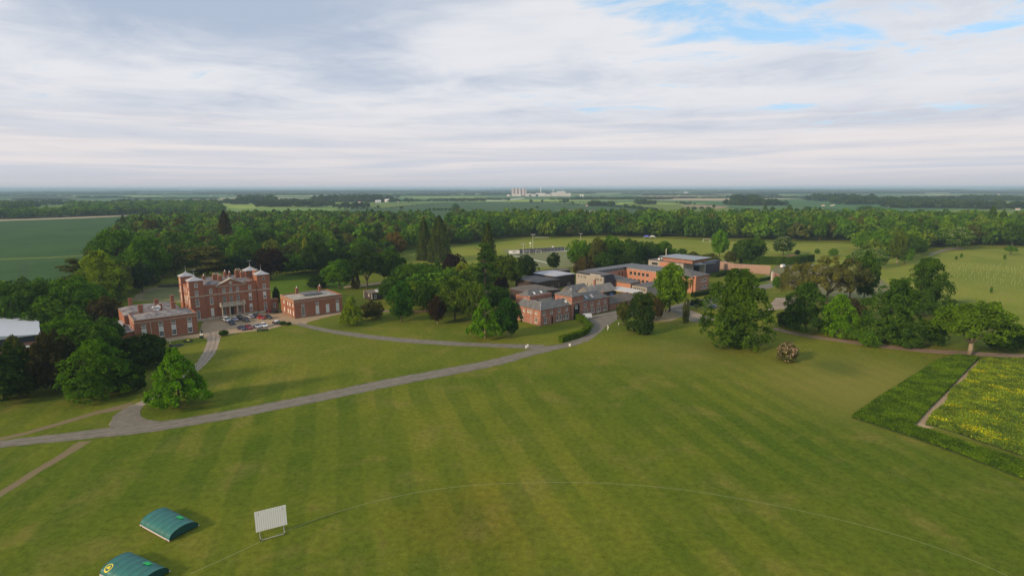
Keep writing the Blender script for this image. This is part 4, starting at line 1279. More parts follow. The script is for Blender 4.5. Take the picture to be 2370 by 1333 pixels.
for i in range(9):
    MB().box(76.2 + i * 2.6, 76.8 + i * 2.6, 40.22, 40.3, 7.6, 8.15).build('window', [M_LTROOF], sc)
MB().box(75.0, 114.0, 39.7, 46.8, 8.5, 8.7).build('flat_roof', [M_ZINC], sc)
RGT = (100.0, 114.8, 0.0, 39.99)
ops = []
for k in range(5):
    a = 26.0 + k * 2.62
    ops.append((a - 0.9, a + 0.9, 4.85, 6.65))
    ops.append((a - 0.9, a + 0.9, 1.35, 3.0))
ops += [(5.0, 6.4, 4.7, 6.3), (5.0, 6.4, 1.3, 2.9), (10.5, 12, 4.7, 6.3), (10.5, 12, 1.3, 2.9)]
fops = []
for x in (103.4, 108.8, 111.7):
    fops += [(x - 1.05, x + 1.05, 4.7, 6.3), (x - 1.05, x + 1.05, 1.1, 2.8)]
wall_shell(MB(), RGT, 0, 7.7, {'left': ops, 'front': fops}).build('brick_wall', [M_BRICK2], sc)
for k, q in enumerate(ops):
    o = add_window(sc, 'left', RGT, *q, 2, 1, m=M_CLAD if k < 10 else M_FRAME, frame=0.12 if k < 10 else 0.25)
for q in fops:
    add_window(sc, 'front', RGT, *q, 2, 2, frame=0.22)
MB().box(100.3, 114.5, 20.0, 39.99, 7.703, 8.5).build('window_band', [M_ZINC], sc)
for i in range(13):
    MB().box(100.22, 100.3, 21.0 + i * 1.4, 21.9 + i * 1.4, 7.8, 8.25).build('window', [M_LTROOF], sc)
MB().box(99.7, 114.9, 19.6, 39.69, 8.5, 8.7).build('flat_roof', [M_ZINC], sc)
b = MB()
hip_roof(b, 100.0, 114.8, 0.0, 19.5, 7.8, 10.2, 0.5)
b.build('slate_roof', [M_FELT2], sc)
MB().box(101.0, 102.3, -1.2, -0.004, 0, 7.9).box(100.8, 102.5, -1.3, -0.004, 7.9, 8.3).build('bay', [M_BRICK2], sc)
MB().box(99.2, 99.996, 19.0, 20.0, 0, 7.9).build('buttress', [M_BRICK2], sc)
# lower roofs in its courtyard
lo = MB()
lo.box(76.0, 83.5, 18.0, 34.0, 0, 4.9)
lo.build('court_block', [M_BRICK2], sc)
b = MB()
b.solid([(75.7, 17.7, 4.9), (83.8, 17.7, 4.9), (83.8, 36.5, 4.9), (75.7, 36.5, 4.9)], [(75.7, 17.7, 5.3), (83.8, 17.7, 5.3), (83.8, 36.5, 7.0), (75.7, 36.5, 7.0)])
b.build('court_roof', [M_FELT2], sc)
LB = (76.5, 99.2, 9.0, 17.6)
lbo = [(77.5 + i * 1.0, 78.1 + i * 1.0, 0.9, 1.9) for i in range(4)]
lbl = [(9.8 + i * 1.05, 10.4 + i * 1.05, 2.7, 3.5) for i in range(7)]
wall_shell(MB(), LB, 0, 4.3, {'left': lbl}).build('low_block', [M_CLAD], sc)
for q in lbl:
    add_window(sc, 'left', LB, *q, 1, 1, m=M_NAVY, frame=0.05)
MB().box(76.3, 99.3, 8.8, 17.65, 4.3, 4.42).build('low_roof', [M_FELT2], sc)

# performing hall with its floating metal roof
ha = frame_at(*STB, 'school_hall', 'modern school hall with a thin overhanging metal roof, orange brick and dark glazed entrance', 'school')
HB = (136.5, 147.0, 28.5, 52.0)
hops = [(31.5, 34.5, 5.9, 7.0), (45.5, 49.5, 5.9, 7.0), (38.2, 39.2, 6.0, 6.9), (40.2, 41.2, 6.0, 6.9)]
wall_shell(MB(), HB, 0, 8.2, {'left': hops}).build('wall', [M_CLAD], ha)
for q in hops:
    add_window(ha, 'left', HB, *q, 4 if q[1] - q[0] > 2 else 1, 1, m=M_NAVY, frame=0.06)
MB().box(136.38, 136.49, 35.0, 44.0, 0, 7.95).build('brick_panel', [M_BRICK2], ha)
MB().box(136.3, 147.1, 28.3, 52.2, 8.2, 8.4).build('low_roof', [M_FELT2], ha)
MB().box(138.2, 153.0, 24.0, 43.0, 8.402, 10.6).build('upper_wall', [M_BRICK3], ha)
MB().box(136.6, 154.2, 21.6, 45.0, 10.75, 11.0).build('metal_roof', [M_ZINC2], ha)
MB().box(147.2, 164.0, 33.0, 40.0, 0, 5.9).build('foyer_wall', [mat('dark_red_brick', (0.13, 0.04, 0.03), 0.9)], ha)
MB().box(149.0, 160.0, 32.8, 32.99, 0.2, 5.4).build('glazing', [M_GLASS], ha)
MB().box(146.0, 168.0, 26.5, 33.5, 6.3, 6.5).build('entrance_canopy', [M_ZINC2], ha)
MB().box(157.0, 157.6, 27.2, 31.0, 0, 6.29).build('fin_wall', [M_STUCCO], ha)
MB().solid([(158.5, 27.5, 0), (174.0, 27.5, 0), (174.0, 30.5, 0), (158.5, 30.5, 0)], [(158.5, 27.5, 7.0), (174.0, 27.5, 7.4), (174.0, 30.5, 7.4), (158.5, 30.5, 7.0)]).build('dark_wing', [M_NAVY], ha)
for x, y in ((139.8, 46.5), (141.5, 46.0)):
    MB().box(x, x + 1.2, y, y + 1.2, 8.402, 9.3).build('roof_vent', [M_WHITE], ha)
MB().tube((146.0, 46.5, 8.4), (146.0, 46.5, 14.6), 0.22, seg=8).build('flue', [M_STUCCO], ha)

# garden walls, brick
def wall_run(label, pxs, h, m=M_BRICK4, t=0.45, name='garden_wall'):
    pts = [G(*p) for p in pxs]
    o = empty(name, (*pts[0], 0), 0, label, 'wall')
    low_wall(o, [(p[0] - pts[0][0], p[1] - pts[0][1]) for p in pts], h, m, 'wall', t)
    return o


wr = wall_run('long old brick garden wall behind the lawn right of the school', [(1655, 622), (1700, 631), (1740, 633.5), (1782, 636.5)], 5.2)
wall_run('short red brick stub wall beside the pale gate pier', [(1786, 646), (1800, 652)], 4.0, M_BRICK3)
b = MB()
px, py = G(1786, 651)
po = empty('gate_pier', (px, py, 0), 0.3, 'pale stone gate pier at the end of the garden wall', 'pier')
MB().box(-0.4, 0.4, -0.4, 0.4, 0, 4.4).box(-0.5, 0.5, -0.5, 0.5, 4.4, 4.7).build('shaft', [M_STUCCO], po)
MB().lathe([(0.2, 0), (0.3, 0.2), (0.2, 0.5), (0.05, 0.6)], (0, 0, 4.7), 8).build('ball_cap', [M_STUCCO], po)

# white roofed sports hall on the left
sh = frame_at(*MAN, 'sports_hall', 'white roofed brick sports hall at the left edge behind dark trees', 'sports hall', -95.0, -12.0)
wall_shell(MB(), (0, 21.5, 0, 33), 0, 5.4, {'front': [(13.0, 16.0, 0.2, 2.6)]}).build('wall', [M_BRICK3], sh)
MB().box(-0.1, 21.6, -0.1, -0.004, 3.5, 5.5).build('fascia', [M_NAVY], sh)
b = MB()
hip_roof(b, 0, 21.5, -0.6, 33.4, 5.62, 6.7, 0.4, False, False)
b.build('roof', [mat('white_metal_roof', (0.50, 0.52, 0.54), 0.45, spec=0.5, var=0.03, vscale=0.2)], sh)
MB().tube((10.75, -1.0, 6.72), (10.75, 33.8, 6.72), 0.14, seg=6).build('ridge', [M_WHITE], sh)
MB().box(18.0, 20.5, -2.6, -0.15, 2.4, 2.6).build('porch_canopy', [M_WHITE], sh)
MB().box(21.9, 26.5, 2.0, 12.0, 0, 3.2).box(21.7, 26.7, 1.8, 12.2, 3.2, 3.4).build('annexe', [M_ZINC], sh)

# dark classroom cabin
cbn = frame_at(*MAN, 'cabin', 'dark timber cabin with white corner posts and windows in front of the tall pine', 'cabin', 42.0, -6.0)
cbb = (0, 12.5, 0, 8.0)
co = {'front': [(1.0, 2.2, 0.8, 2.6), (7.0, 8.0, 0.6, 2.7)], 'left': [(2.6, 3.7, 1.6, 2.8)]}
wall_shell(MB(), cbb, 0, 3.3, co).build('wall', [M_TIMBER], cbn)
for q in co['front']:
    add_window(cbn, 'front', cbb, *q, 2, 2, frame=0.2)
add_window(cbn, 'left', cbb, *co['left'][0], 1, 1, frame=0.2)
for x, y in ((-0.1, -0.1), (-0.1, 8.0)):
    MB().box(x - 0.08, x + 0.12, y - 0.08, y + 0.12, 0, 3.35).build('corner_post', [M_FRAME], cbn)
MB().box(-0.25, 12.7, -0.25, 8.2, 3.3, 3.45).build('roof', [M_FELT], cbn)
MB().solid([(3.0, -0.9, 3.46), (12.8, -0.9, 3.46), (12.8, 3.0, 3.46), (3.0, 3.0, 3.46)], [(3.0, -0.9, 3.56), (12.8, -0.9, 3.56), (12.8, 3.0, 4.3), (3.0, 3.0, 4.3)]).build('skylit_canopy', [M_LTROOF], cbn)
for k in range(3):
    MB().solid([(6.6 + k * 1.6, 0.8, 4.0), (7.9 + k * 1.6, 0.8, 4.0), (7.9 + k * 1.6, 1.9, 4.2), (6.6 + k * 1.6, 1.9, 4.2)], [(6.6 + k * 1.6, 0.8, 4.08), (7.9 + k * 1.6, 0.8, 4.08), (7.9 + k * 1.6, 1.9, 4.28), (6.6 + k * 1.6, 1.9, 4.28)]).build('rooflight', [M_DARK], cbn)
MB().box(5.2, 6.6, -2.2, -2.1, 0, 1.9).box(6.6, 12.0, -2.2, -2.1, 0, 1.1).build('screen_fence', [M_CLAD], cbn)

# pond and terrace west garden
gp_ = G(397, 661)
pd = empty('planted_bed', (*gp_, 0), R(20), 'dark oval planted bed on the lawn left of the house', 'flower bed')
pm = MB()
pm.lathe([(6.5, 0.0), (6.2, 0.5), (4.5, 0.7)], seg=24)
o = pm.build('planting', [mat('dark_planting', (0.03, 0.035, 0.018), 0.95, var=0.4, vscale=0.8)], pd)
o.scale = (1, 0.55, 1)

# ------------------------------------------------------------------ trees
def unit(v):
    return v / np.maximum(1e-9, np.linalg.norm(v, axis=1, keepdims=True))


def leaf_quads(P, N, size, rs, aspect=1.0, flat=0.0):
    """one small quad (a spray of leaves) at each point, facing roughly N"""
    n = len(P)
    N = unit(N + rs.normal(0, 0.55, (n, 3)))
    A = unit(np.cross(N, rs.normal(0, 1, (n, 3))))
    if flat:
        A[:, 2] *= 1 - flat
        A = unit(A)
    B = np.cross(N, A)
    s = size * rs.uniform(0.55, 1.25, (n, 1))
    A = A * s * 0.5
    B = B * s * 0.5 * aspect
    k = rs.uniform(0.6, 1.0, (n, 4, 1))
    V = np.stack([P - A * k[:, 0] - B * k[:, 1], P + A * k[:, 1] - B * k[:, 2], P + A * k[:, 2] + B * k[:, 3], P - A * k[:, 3] + B * k[:, 0]], 1)
    return V.reshape(-1, 3)


def sphere_dirs(n, rs):
    return unit(rs.normal(0, 1, (n, 3)))


def lobes(kind, rs):
    L = []
    def env(n, cz, rz, r, lr, zmin=-1.0, flat=1.0, fill=0.75):
        got = 0
        while got < n:
            d = sphere_dirs(1, rs)[0]
            if d[2] < zmin:
                continue
            k = rs.uniform(0.70, 1.08)
            q = rs.uniform(*lr)
            s = max(0.05, 1 - q / r * 0.9) * k
            L.append((d[0] * r * s, d[1] * r * s, cz + d[2] * rz * s, q, q * flat, d))
            got += 1
    if kind == 'round':
        env(95, 0.55, 0.44, 0.5, (0.065, 0.15), -0.85, 0.8); env(14, 0.52, 0.30, 0.34, (0.16, 0.22), -1, 0.9)
    elif kind == 'oval':
        env(90, 0.54, 0.45, 0.46, (0.06, 0.13), -0.95, 1.0); env(14, 0.50, 0.34, 0.32, (0.15, 0.2), -1, 1.0)
        L.append((0, 0, 0.9, 0.12, 0.10, np.array([0, 0, 1.0])))
    elif kind == 'broad':
        for i in range(190):
            z = rs.uniform(0.07, 0.97)
            r = 0.5 * math.sqrt(max(0.0, 1 - ((z - 0.27) / 0.73) ** 2)) ** 1.15 if z > 0.27 else 0.5 * (0.80 + 0.20 * z / 0.27)
            r *= (rs.uniform(0.80, 1.04) if i % 4 else 0.52)
            q = (rs.uniform(0.045, 0.085) if i % 4 else 0.14)
            t = rs.uniform(0, 6.283)
            L.append((max(0, r - q) * math.cos(t), max(0, r - q) * math.sin(t), z, q, q * 0.8, unit(np.array([[math.cos(t), math.sin(t), 0.2 + z]]))[0]))
    elif kind == 'umbrella':
        env(110, 0.42, 0.56, 0.5, (0.05, 0.11), -0.05, 0.7); env(26, 0.52, 0.34, 0.40, (0.13, 0.17), -0.1, 0.7)
    elif kind == 'cone':
        for i in range(120):
            z = rs.uniform(0, 1) ** 1.4
            r = (0.43 if i % 4 else 0.22) * (1 - z) ** 0.75 + 0.03
            t = rs.uniform(0, 6.283)
            L.append((r * math.cos(t), r * math.sin(t), 0.17 + z * 0.77, (0.085 if i % 4 else 0.15) * (1 - 0.5 * z), (0.07 if i % 4 else 0.12), np.array([math.cos(t), math.sin(t), 0.35])))
        L.append((0, 0, 0.93, 0.05, 0.07, np.array([0, 0, 1.0])))
    elif kind == 'column':
        for i in range(120):
            z = rs.uniform(0, 1)
            r = (0.41 if i % 4 else 0.22) * math.sqrt(max(0, 1 - (abs(z - 0.42) / 0.60) ** 2.6))
            t = rs.uniform(0, 6.283)
            L.append((r * math.cos(t), r * math.sin(t), 0.04 + z * 0.90, (0.10 if i % 4 else 0.17), (0.07 if i % 4 else 0.10), np.array([math.cos(t), math.sin(t), 0.3])))
    elif kind == 'bush':
        env(80, 0.42, 0.55, 0.5, (0.07, 0.16), -0.7, 0.9); env(12, 0.38, 0.36, 0.34, (0.16, 0.22), -0.9, 0.9)
    elif kind == 'sparse':
        env(70, 0.60, 0.40, 0.5, (0.05, 0.10), -0.6, 0.8)
    return L


def crown_points(kind, n, rs):
    """points and outward normals of a crown of height 1 and width 1"""
    if kind == 'spire':
        z = rs.uniform(0, 1, n) ** 1.25
        tier = 0.5 + 0.5 * np.abs(np.sin(z * 40 + rs.normal(0, 0.25, n)))
        t = rs.uniform(0, 6.283, n)
        wob = 1 + 0.16 * np.sin(t * 5 + z * 9)
        r = (0.5 * (1 - z ** 1.3) ** 0.62) * (0.62 + 0.38 * tier) * wob * rs.uniform(0.72, 1.0, n)
        P = np.stack([r * np.cos(t), r * np.sin(t), 0.03 + z * 0.97 - 0.04 * r], 1)
        N = np.stack([np.cos(t), np.sin(t), np.full(n, 0.35)], 1)
        return P, N
    if kind == 'cedar':
        Ps, Ns = [], []
        plates = []
        for i in range(30):
            z = 0.22 + 0.74 * (i / 29) + rs.uniform(-0.015, 0.015)
            rad = 0.46 * math.sqrt(max(0.03, 1 - ((z - 0.30) / 0.72) ** 2))
            t = rs.uniform(0, 6.283)
            d = rad * rs.uniform(0.35, 0.80)
            plates.append((d * math.cos(t), d * math.sin(t), z, rs.uniform(0.13, 0.22) * (1.2 - 0.5 * z)))
        plates.append((0, 0, 0.96, 0.15))
        m = n // len(plates)
        for (x, y, z, q) in plates:
            t = rs.uniform(0, 6.283, m)
            r = q * np.sqrt(rs.uniform(0, 1, m)) * (1 + 0.2 * np.sin(3 * t + z * 20))
            Ps.append(np.stack([x + r * np.cos(t), y + r * np.sin(t), z + rs.normal(0, 0.008, m) - r * 0.10], 1))
            Ns.append(np.stack([0.3 * np.cos(t), 0.3 * np.sin(t), np.ones(m)], 1))
        return np.concatenate(Ps), np.concatenate(Ns)
    L = lobes(kind, rs)
    wts = np.array([l[3] ** 2 for l in L])
    wts /= wts.sum()
    idx = rs.choice(len(L), n, p=wts)
    C = np.array([[l[0], l[1], l[2]] for l in L])[idx]
    Q = np.array([[l[3], l[3], l[4]] for l in L])[idx]
    D = np.array([l[5] for l in L])[idx]
    d = sphere_dirs(n, rs)
    dot = (d * D).sum(1)
    bad = dot < -0.25
    d[bad] = unit(d[bad] + D[bad] * 1.3)
    rr = rs.uniform(0.72, 1.06, (n, 1))
    P = C + d * Q * rr
    N = unit(d + 0.4 * D + np.array([0, 0, 0.25]))
    # ragged outline: uneven bulges round the crown and a few sprays standing proud
    t = np.arctan2(P[:, 1], P[:, 0])
    a = rs.uniform(0, 6.283, 4)
    f = 1 + 0.09 * np.sin(2 * t + a[0] + 2 * P[:, 2]) + 0.08 * np.sin(3 * t + a[1] + 7 * P[:, 2]) + 0.06 * np.sin(6 * t + a[2] + 15 * P[:, 2])
    f *= 1 + np.where(rs.uniform(0, 1, n) < 0.06, rs.uniform(0.02, 0.14, n), 0)
    P[:, 0] *= f
    P[:, 1] *= f
    P[:, 2] *= 1 + 0.04 * np.sin(3 * t + a[3]) * (P[:, 2] > 0.5)
    P[:, 2] = np.clip(P[:, 2], 0.02, 1.03)
    return P, N


def trunk_mesh(kind, rs, m):
    b = MB()
    top = {'spire': 0.9, 'cedar': 0.9, 'cone': 0.8, 'column': 0.7, 'bush': 0.35, 'umbrella': 0.42}.get(kind, 0.5)
    r0 = {'spire': 0.055, 'bush': 0.02, 'umbrella': 0.03, 'column': 0.03, 'sparse': 0.03, 'broad': 0.026}.get(kind, 0.026)
    if kind == 'umbrella':
        b.tube((0, 0, -0.01), (0.005, 0, 0.22), r0, r0 * 0.8, 9)
        for i in range(7):
            t = i * 0.9 + 0.3
            k = (0.12 * math.cos(t), 0.12 * math.sin(t), 0.38)
            b.tube((0, 0, 0.19), k, r0 * 0.5, r0 * 0.3, 6)
            b.tube(k, (0.22 * math.cos(t), 0.22 * math.sin(t), 0.52), r0 * 0.3, r0 * 0.12, 5)
    else:
        pts = [(0, 0, -0.01)]
        for i in range(1, 5):
            pts.append((rs.uniform(-0.012, 0.012) * i / 2, rs.uniform(-0.012, 0.012) * i / 2, top * i / 4))
        for i in range(4):
            b.tube(pts[i], pts[i + 1], r0 * (1 - 0.21 * i), r0 * (1 - 0.21 * (i + 1)), 8)
        if kind not in ('spire', 'column'):
            nb = 22 if kind == 'sparse' else 9
            for i in range(nb):
                z = top * rs.uniform(0.45, 1.0)
                t = i * 2.4 + rs.uniform(-0.3, 0.3)
                q = rs.uniform(0.16, 0.36)
                e = (q * math.cos(t), q * math.sin(t), z + rs.uniform(0.1, 0.42) * (0.5 if kind in ('cone', 'cedar') else 1))
                e = (e[0], e[1], min(e[2], 0.92))
                b.tube((0, 0, z), e, r0 * 0.38, r0 * 0.12, 5)
                if kind == 'sparse':
                    for _ in range(3):
                        g = tuple(e[k] + rs.uniform(-0.12, 0.12) for k in range(3))
                        b.tube(e, (g[0], g[1], min(0.98, g[2] + 0.05)), r0 * 0.12, r0 * 0.04, 4)
    return b.mesh('trunk', [m], smooth=True)


PROTO = {}
SPEC = {'round': (10000, 0.042), 'oval': (10000, 0.040), 'broad': (17000, 0.030), 'umbrella': (14000, 0.032), 'cone': (10000, 0.040), 'column': (9000, 0.042), 'bush': (5000, 0.060),
        'sparse': (11000, 0.026), 'spire': (7000, 0.040), 'cedar': (6500, 0.045)}


def proto(kind, var=0, pale=False):
    key = (kind, var, pale)
    if key not in PROTO:
        rs = np.random.RandomState(100 + 17 * var + sum(map(ord, kind)))
        n, s = SPEC[kind]
        P, N = crown_points(kind, n, rs)
        V = leaf_quads(P, N, s, rs, 0.8)
        cm = mesh_np('crown', V, np.arange(len(V)).reshape(-1, 4), M_LEAF, 4)
        PROTO[key] = (cm, trunk_mesh(kind, rs, M_PALEBARK if pale else M_BARK), P, N)
    return PROTO[key]


LOWP = []
for v_ in range(7):
    rs_ = np.random.RandomState(500 + v_)
    P_, N_ = crown_points('round' if v_ % 3 else 'oval', 330, rs_)
    LOWP.append(leaf_quads(P_, N_, 0.17, rs_, 0.85))
MIDP = []
for v_ in range(6):
    rs_ = np.random.RandomState(700 + v_)
    P_, N_ = crown_points(('round', 'oval', 'round', 'bush', 'oval', 'round')[v_], 1100, rs_)
    V_ = leaf_quads(P_, N_, 0.095, rs_, 0.85)
    MIDP.append((mesh_np('crown', V_, np.arange(len(V_)).reshape(-1, 4), M_LEAF, 4), trunk_mesh('round', rs_, M_BARK)))


def plant(X, Y, W, H, kind, colour, label, group=None, var=None, name='tree', cat='tree', rz=None, pale=False, blossom=None, mid=False):
    t = empty(name, (X, Y, 0), rnd.uniform(0, 6.28) if rz is None else rz, label, cat, group)
    v = rnd.randrange(3) if var is None else var
    if mid:
        cm, tm = MIDP[rnd.randrange(6)]
    else:
        cm, tm, P, N = proto(kind, v, pale)
    c = link('crown', cm, t, (0, 0, 0), None, (W, W, H))
    j = rnd.uniform(0.93, 1.07)
    c.color = (colour[0] * j, colour[1] * j, colour[2] * j, 1)
    link('trunk', tm, t, (0, 0, 0), None, (W, W, H))
    if blossom:
        key = ('blossom', kind, v, blossom.name)
        if key not in PROTO:
            rs = np.random.RandomState(9)
            sel = (N[:, 2] > -0.1) & (rs.uniform(0, 1, len(P)) < (0.16 if kind != 'bush' else 0.42))
            V = leaf_quads(P[sel] * 1.02, N[sel], 0.028 if kind != 'bush' else 0.045, rs, 1.0)
            PROTO[key] = mesh_np('blossom', V, np.arange(len(V)).reshape(-1, 4), blossom, 4)
        link('blossom', PROTO[key], t, (0, 0, 0), None, (W * 1.01, W * 1.01, H * 1.01))
    return t


# leaf pigments
C_BRIGHT = (0.092, 0.195, 0.010)
C_LIME = (0.150, 0.200, 0.018)
C_GOLD = (0.190, 0.210, 0.030)
C_MID = (0.068, 0.142, 0.013)
C_DARK = (0.046, 0.094, 0.015)
C_DEEP = (0.030, 0.056, 0.015)
C_OLIVE = (0.078, 0.088, 0.026)
C_BROWN = (0.070, 0.055, 0.026)
C_PURPLE = (0.026, 0.014, 0.018)
C_COPPER = (0.150, 0.098, 0.035)
C_BLUE = (0.036, 0.060, 0.034)
C_SPARSE = (0.125, 0.125, 0.045)
C_SPIRE = (0.056, 0.076, 0.022)

CLR = []      # ground spots already taken by named trees or buildings (x, y, r)


def T(kind, x, yb, yt, wpx, colour, label, **kw):
    """a tree measured in the photograph: foot, top and crown width in pixels"""
    X, Y = G(x, yb)
    H = height_at(x, yb, yt)
    d = row(X, Y, H * 0.5)[1]
    W = wpx / FPX * d * 0.94
    CLR.append((X, Y, W * 0.42))
    return plant(X, Y, W, H, kind, colour, label, **kw)


# --- named trees, near to far
T('cone', 415, 940, 808, 130, C_BRIGHT, 'bright green young tree beside the junction of the two drives, lowest tree in the photo')
T('broad', 235, 918, 790, 160, C_MID, 'mid green spreading tree left of the bright young tree by the drive junction')
T('bush', 335, 848, 768, 118, C_DEEP, 'very dark rounded evergreen at the corner of the left service wing')
T('bush', 10, 925, 795, 160, C_DEEP, 'dark tree at the left edge in front of the white roofed hall')
T('bush', 128, 905, 762, 118, (0.040, 0.036, 0.018), 'brownish dark evergreen just right of the white roofed hall')
T('bush', 215, 865, 738, 140, C_DARK, 'dark green tree between the white roofed hall and the left service wing', )
T('oval', 38, 850, 774, 44, C_OLIVE, 'small olive tree hiding the wall of the white roofed hall')
T('round', 165, 815, 722, 100, C_MID, 'mid green tree beside the annexe of the white roofed hall')
T('round', 255, 815, 732, 80, C_DARK, 'dark tree touching the glazed lean to of the left service wing')
T('bush', 298, 905, 835, 90, C_DEEP, 'low dark shrub mass behind the spreading tree by the drive')
T('bush', 245, 750, 683, 74, C_BROWN, 'russet brown rounded tree left of the house')
T('round', 65, 755, 652, 150, C_DARK, 'dark green tree behind the white roofed hall')
T('round', 0, 760, 662, 120, C_DARK, 'dark tree at the left edge behind the white roofed hall')
T('round', 175, 745, 640, 125, C_MID, 'green tree with visible trunk behind the russet tree')
T('broad', 240, 700, 585, 125, C_LIME, 'pale yellow green broad tree left of the house beside the wheat field')
T('round', 275, 640, 528, 105, C_MID, 'green tree at the wheat field edge above the pale yellow green tree')
T('cedar', 180, 690, 596, 90, C_OLIVE, 'layered cedar at the left end of the wood by the wheat field')
T('round', 345, 660, 545, 95, C_MID, 'mid green tree behind the terrace garden left of the house')
T('bush', 355, 655, 630, 38, C_OLIVE, 'low shrub with pale flowers behind the planted bed', blossom=M_BLOSSOM)
T('oval', 330, 675, 605, 50, C_BLUE, 'bluish dark tree at the corner of the terrace garden')
T('broad', 405, 620, 540, 100, (0.060, 0.120, 0.020), 'bright green domed tree behind the terrace garden')
T('cedar', 482, 655, 568, 145, (0.085, 0.085, 0.034), 'wide flat layered cedar directly behind the left towers of the house')
T('cedar', 478, 600, 545, 88, C_BROWN, 'brownish cedar standing above the wide layered cedar')
T('spire', 330, 548, 501, 34, C_DEEP, 'small dark pointed conifer nearest the wheat field')
T('bush', 352, 565, 503, 52, C_BROWN, 'reddish brown conifer clump at the wheat field corner')
T('cedar', 420, 560, 505, 60, C_BROWN, 'brown layered cedar on the ridge left of the redwood')
T('spire', 525, 585, 487, 52, (0.044, 0.036, 0.018), 'tall dark redwood crowning the wood behind the house')
T('round', 566, 600, 527, 62, C_BRIGHT, 'bright green round tree above the purple beech')
T('round', 572, 630, 548, 78, (0.060, 0.120, 0.018), 'green domed tree left of the purple beech behind the house')
T('round', 627, 648, 570, 82, C_PURPLE, 'dark purple copper beech behind the right towers of the house')
T('oval', 548, 650, 590, 70, C_BLUE, 'blue green conifer between the layered cedar and the purple beech')
T('column', 708, 610, 550, 18, C_GOLD, 'slim golden tree in the wood right of the purple beech')
T('column', 631, 610, 552, 13, C_GOLD, 'slimmest golden tree just above the purple beech')
T('round', 735, 640, 560, 80, C_DEEP, 'dark rounded tree on the lawn right of the purple beech')
T('bush', 735, 665, 636, 56, C_DEEP, 'dark low evergreen behind the right service wing')
T('round', 786, 668, 600, 86, C_MID, 'bright topped green tree behind the right service wing')
T('column', 822, 668, 625, 24, C_BROWN, 'small russet tree on the garden path left of the tall pine')
T('umbrella', 850, 668, 572, 78, C_DEEP, 'tall dark pine with bare trunk behind the timber cabin')
T('oval', 905, 655, 578, 80, C_DARK, 'dark willowy tree right of the tall pine')
T('round', 872, 610, 572, 50, C_OLIVE, 'olive tree showing above the tall pine')
T('round', 915, 598, 537, 60, C_COPPER, 'orange brown domed tree in front of the wood')
T('spire', 983, 602, 502, 44, C_SPIRE, 'left and slimmer of the twin giant conifers by the playing field')
T('spire', 1018, 606, 499, 66, C_SPIRE, 'right and broader of the twin giant conifers by the playing field')
T('spire', 1130, 650, 514, 56, C_SPIRE, 'single tall dark conifer left of the sports court')
T('cedar', 1122, 690, 562, 74, C_DARK, 'ragged cedar in front of the single tall conifer')
T('round', 1050, 655, 583, 62, C_PURPLE, 'deep purple tree right of the twin giant conifers')
T('column', 1072, 668, 608, 46, C_GOLD, 'luminous yellow green tree in front of the purple tree')
T('round', 1170, 668, 590, 84, (0.068, 0.105, 0.020), 'mid green tree left of the timber halls')
T('oval', 1217, 650, 590, 62, C_DEEP, 'dark blue green tree left of the pale roofed hall')
T('oval', 1281, 625, 585, 36, C_DEEP, 'dark conifer at the corner of the sports court')
T('bush', 1160, 680, 640, 40, C_PURPLE, 'small purple tree beside the brown roofed timber hall')
T('round', 960, 668, 606, 64, C_MID, 'mid green tree above the timber cabin')
T('round', 1000, 668, 615, 50, C_MID, 'green tree between the timber cabin and the purple tree')
T('bush', 971, 668, 630, 22, C_GOLD, 'small yellow shrub above the timber cabin')
T('round', 905, 700, 640, 60, C_DARK, 'dark green tree overhanging the right end of the cabin')
T('cone', 814, 752, 686, 60, C_LIME, 'yellow green young tree at the right end of the forecourt')
T('bush', 862, 737, 692, 56, (0.075, 0.075, 0.030), 'olive round topped tree between the two green trees on the lawn', pale=False)
T('oval', 930, 744, 650, 76, (0.040, 0.105, 0.015), 'fresh green pointed tree on the lawn right of the cabin')
T('round', 985, 722, 648, 70, C_DARK, 'dark tree behind the pointed green tree')
T('oval', 1012, 750, 684, 46, (0.040, 0.024, 0.020), 'purple leaved birch with white stem on the lawn', pale=True)
T('round', 1052, 740, 640, 100, (0.078, 0.120, 0.020), 'large light green tree left of the pair beside the stables')
T('round', 1100, 745, 650, 80, (0.070, 0.110, 0.020), 'olive green tree behind the bright tree of the pair')
T('cone', 1122, 783, 690, 78, C_BRIGHT, 'bright green tree with pale trunk, left one of the pair beside the stables', pale=True)
T('oval', 1176, 780, 690, 74, (0.024, 0.070, 0.016), 'dark green tree at the corner of the stable block, right one of the pair', pale=True)
T('round', 1150, 720, 660, 60, C_DARK, 'dark tree showing behind the stable side range')
T('round', 1442, 753, 697, 38, C_OLIVE, 'small light crowned tree at the roadside left of the dark columnar evergreen')
T('column', 1481, 771, 677, 66, C_DEEP, 'dark columnar evergreen on the grass by the road bend')
T('round', 1500, 735, 678, 62, C_OLIVE, 'olive tree behind the dark columnar evergreen')
T('oval', 1520, 742, 690, 38, C_BROWN, 'thin brownish tree behind the dark columnar evergreen')
T('oval', 1549, 722, 611, 97, (0.095, 0.170, 0.012), 'vivid green maple in front of the orange brick school')
T('column', 1586, 748, 692, 16, C_OLIVE, 'slender young tree with a mulch ring on the grass')
T('umbrella', 1611, 720, 690, 36, C_DEEP, 'dark mushroom shaped tree below the brick school end')
T('broad', 1703, 803, 630, 178, (0.060, 0.110, 0.016), 'huge spreading green tree in the middle of the park, largest in the photo')
T('bush', 1821, 836, 791, 56, C_OLIVE, 'small round hawthorn covered in pinkish blossom on the open grass', blossom=M_PINKBLOSSOM)
T('broad', 1862, 768, 660, 122, C_DARK, 'dark green tree right of the huge spreading tree')
T('bush', 1822, 757, 718, 50, C_DEEP, 'dark bush at the left end of the right hand tree row')
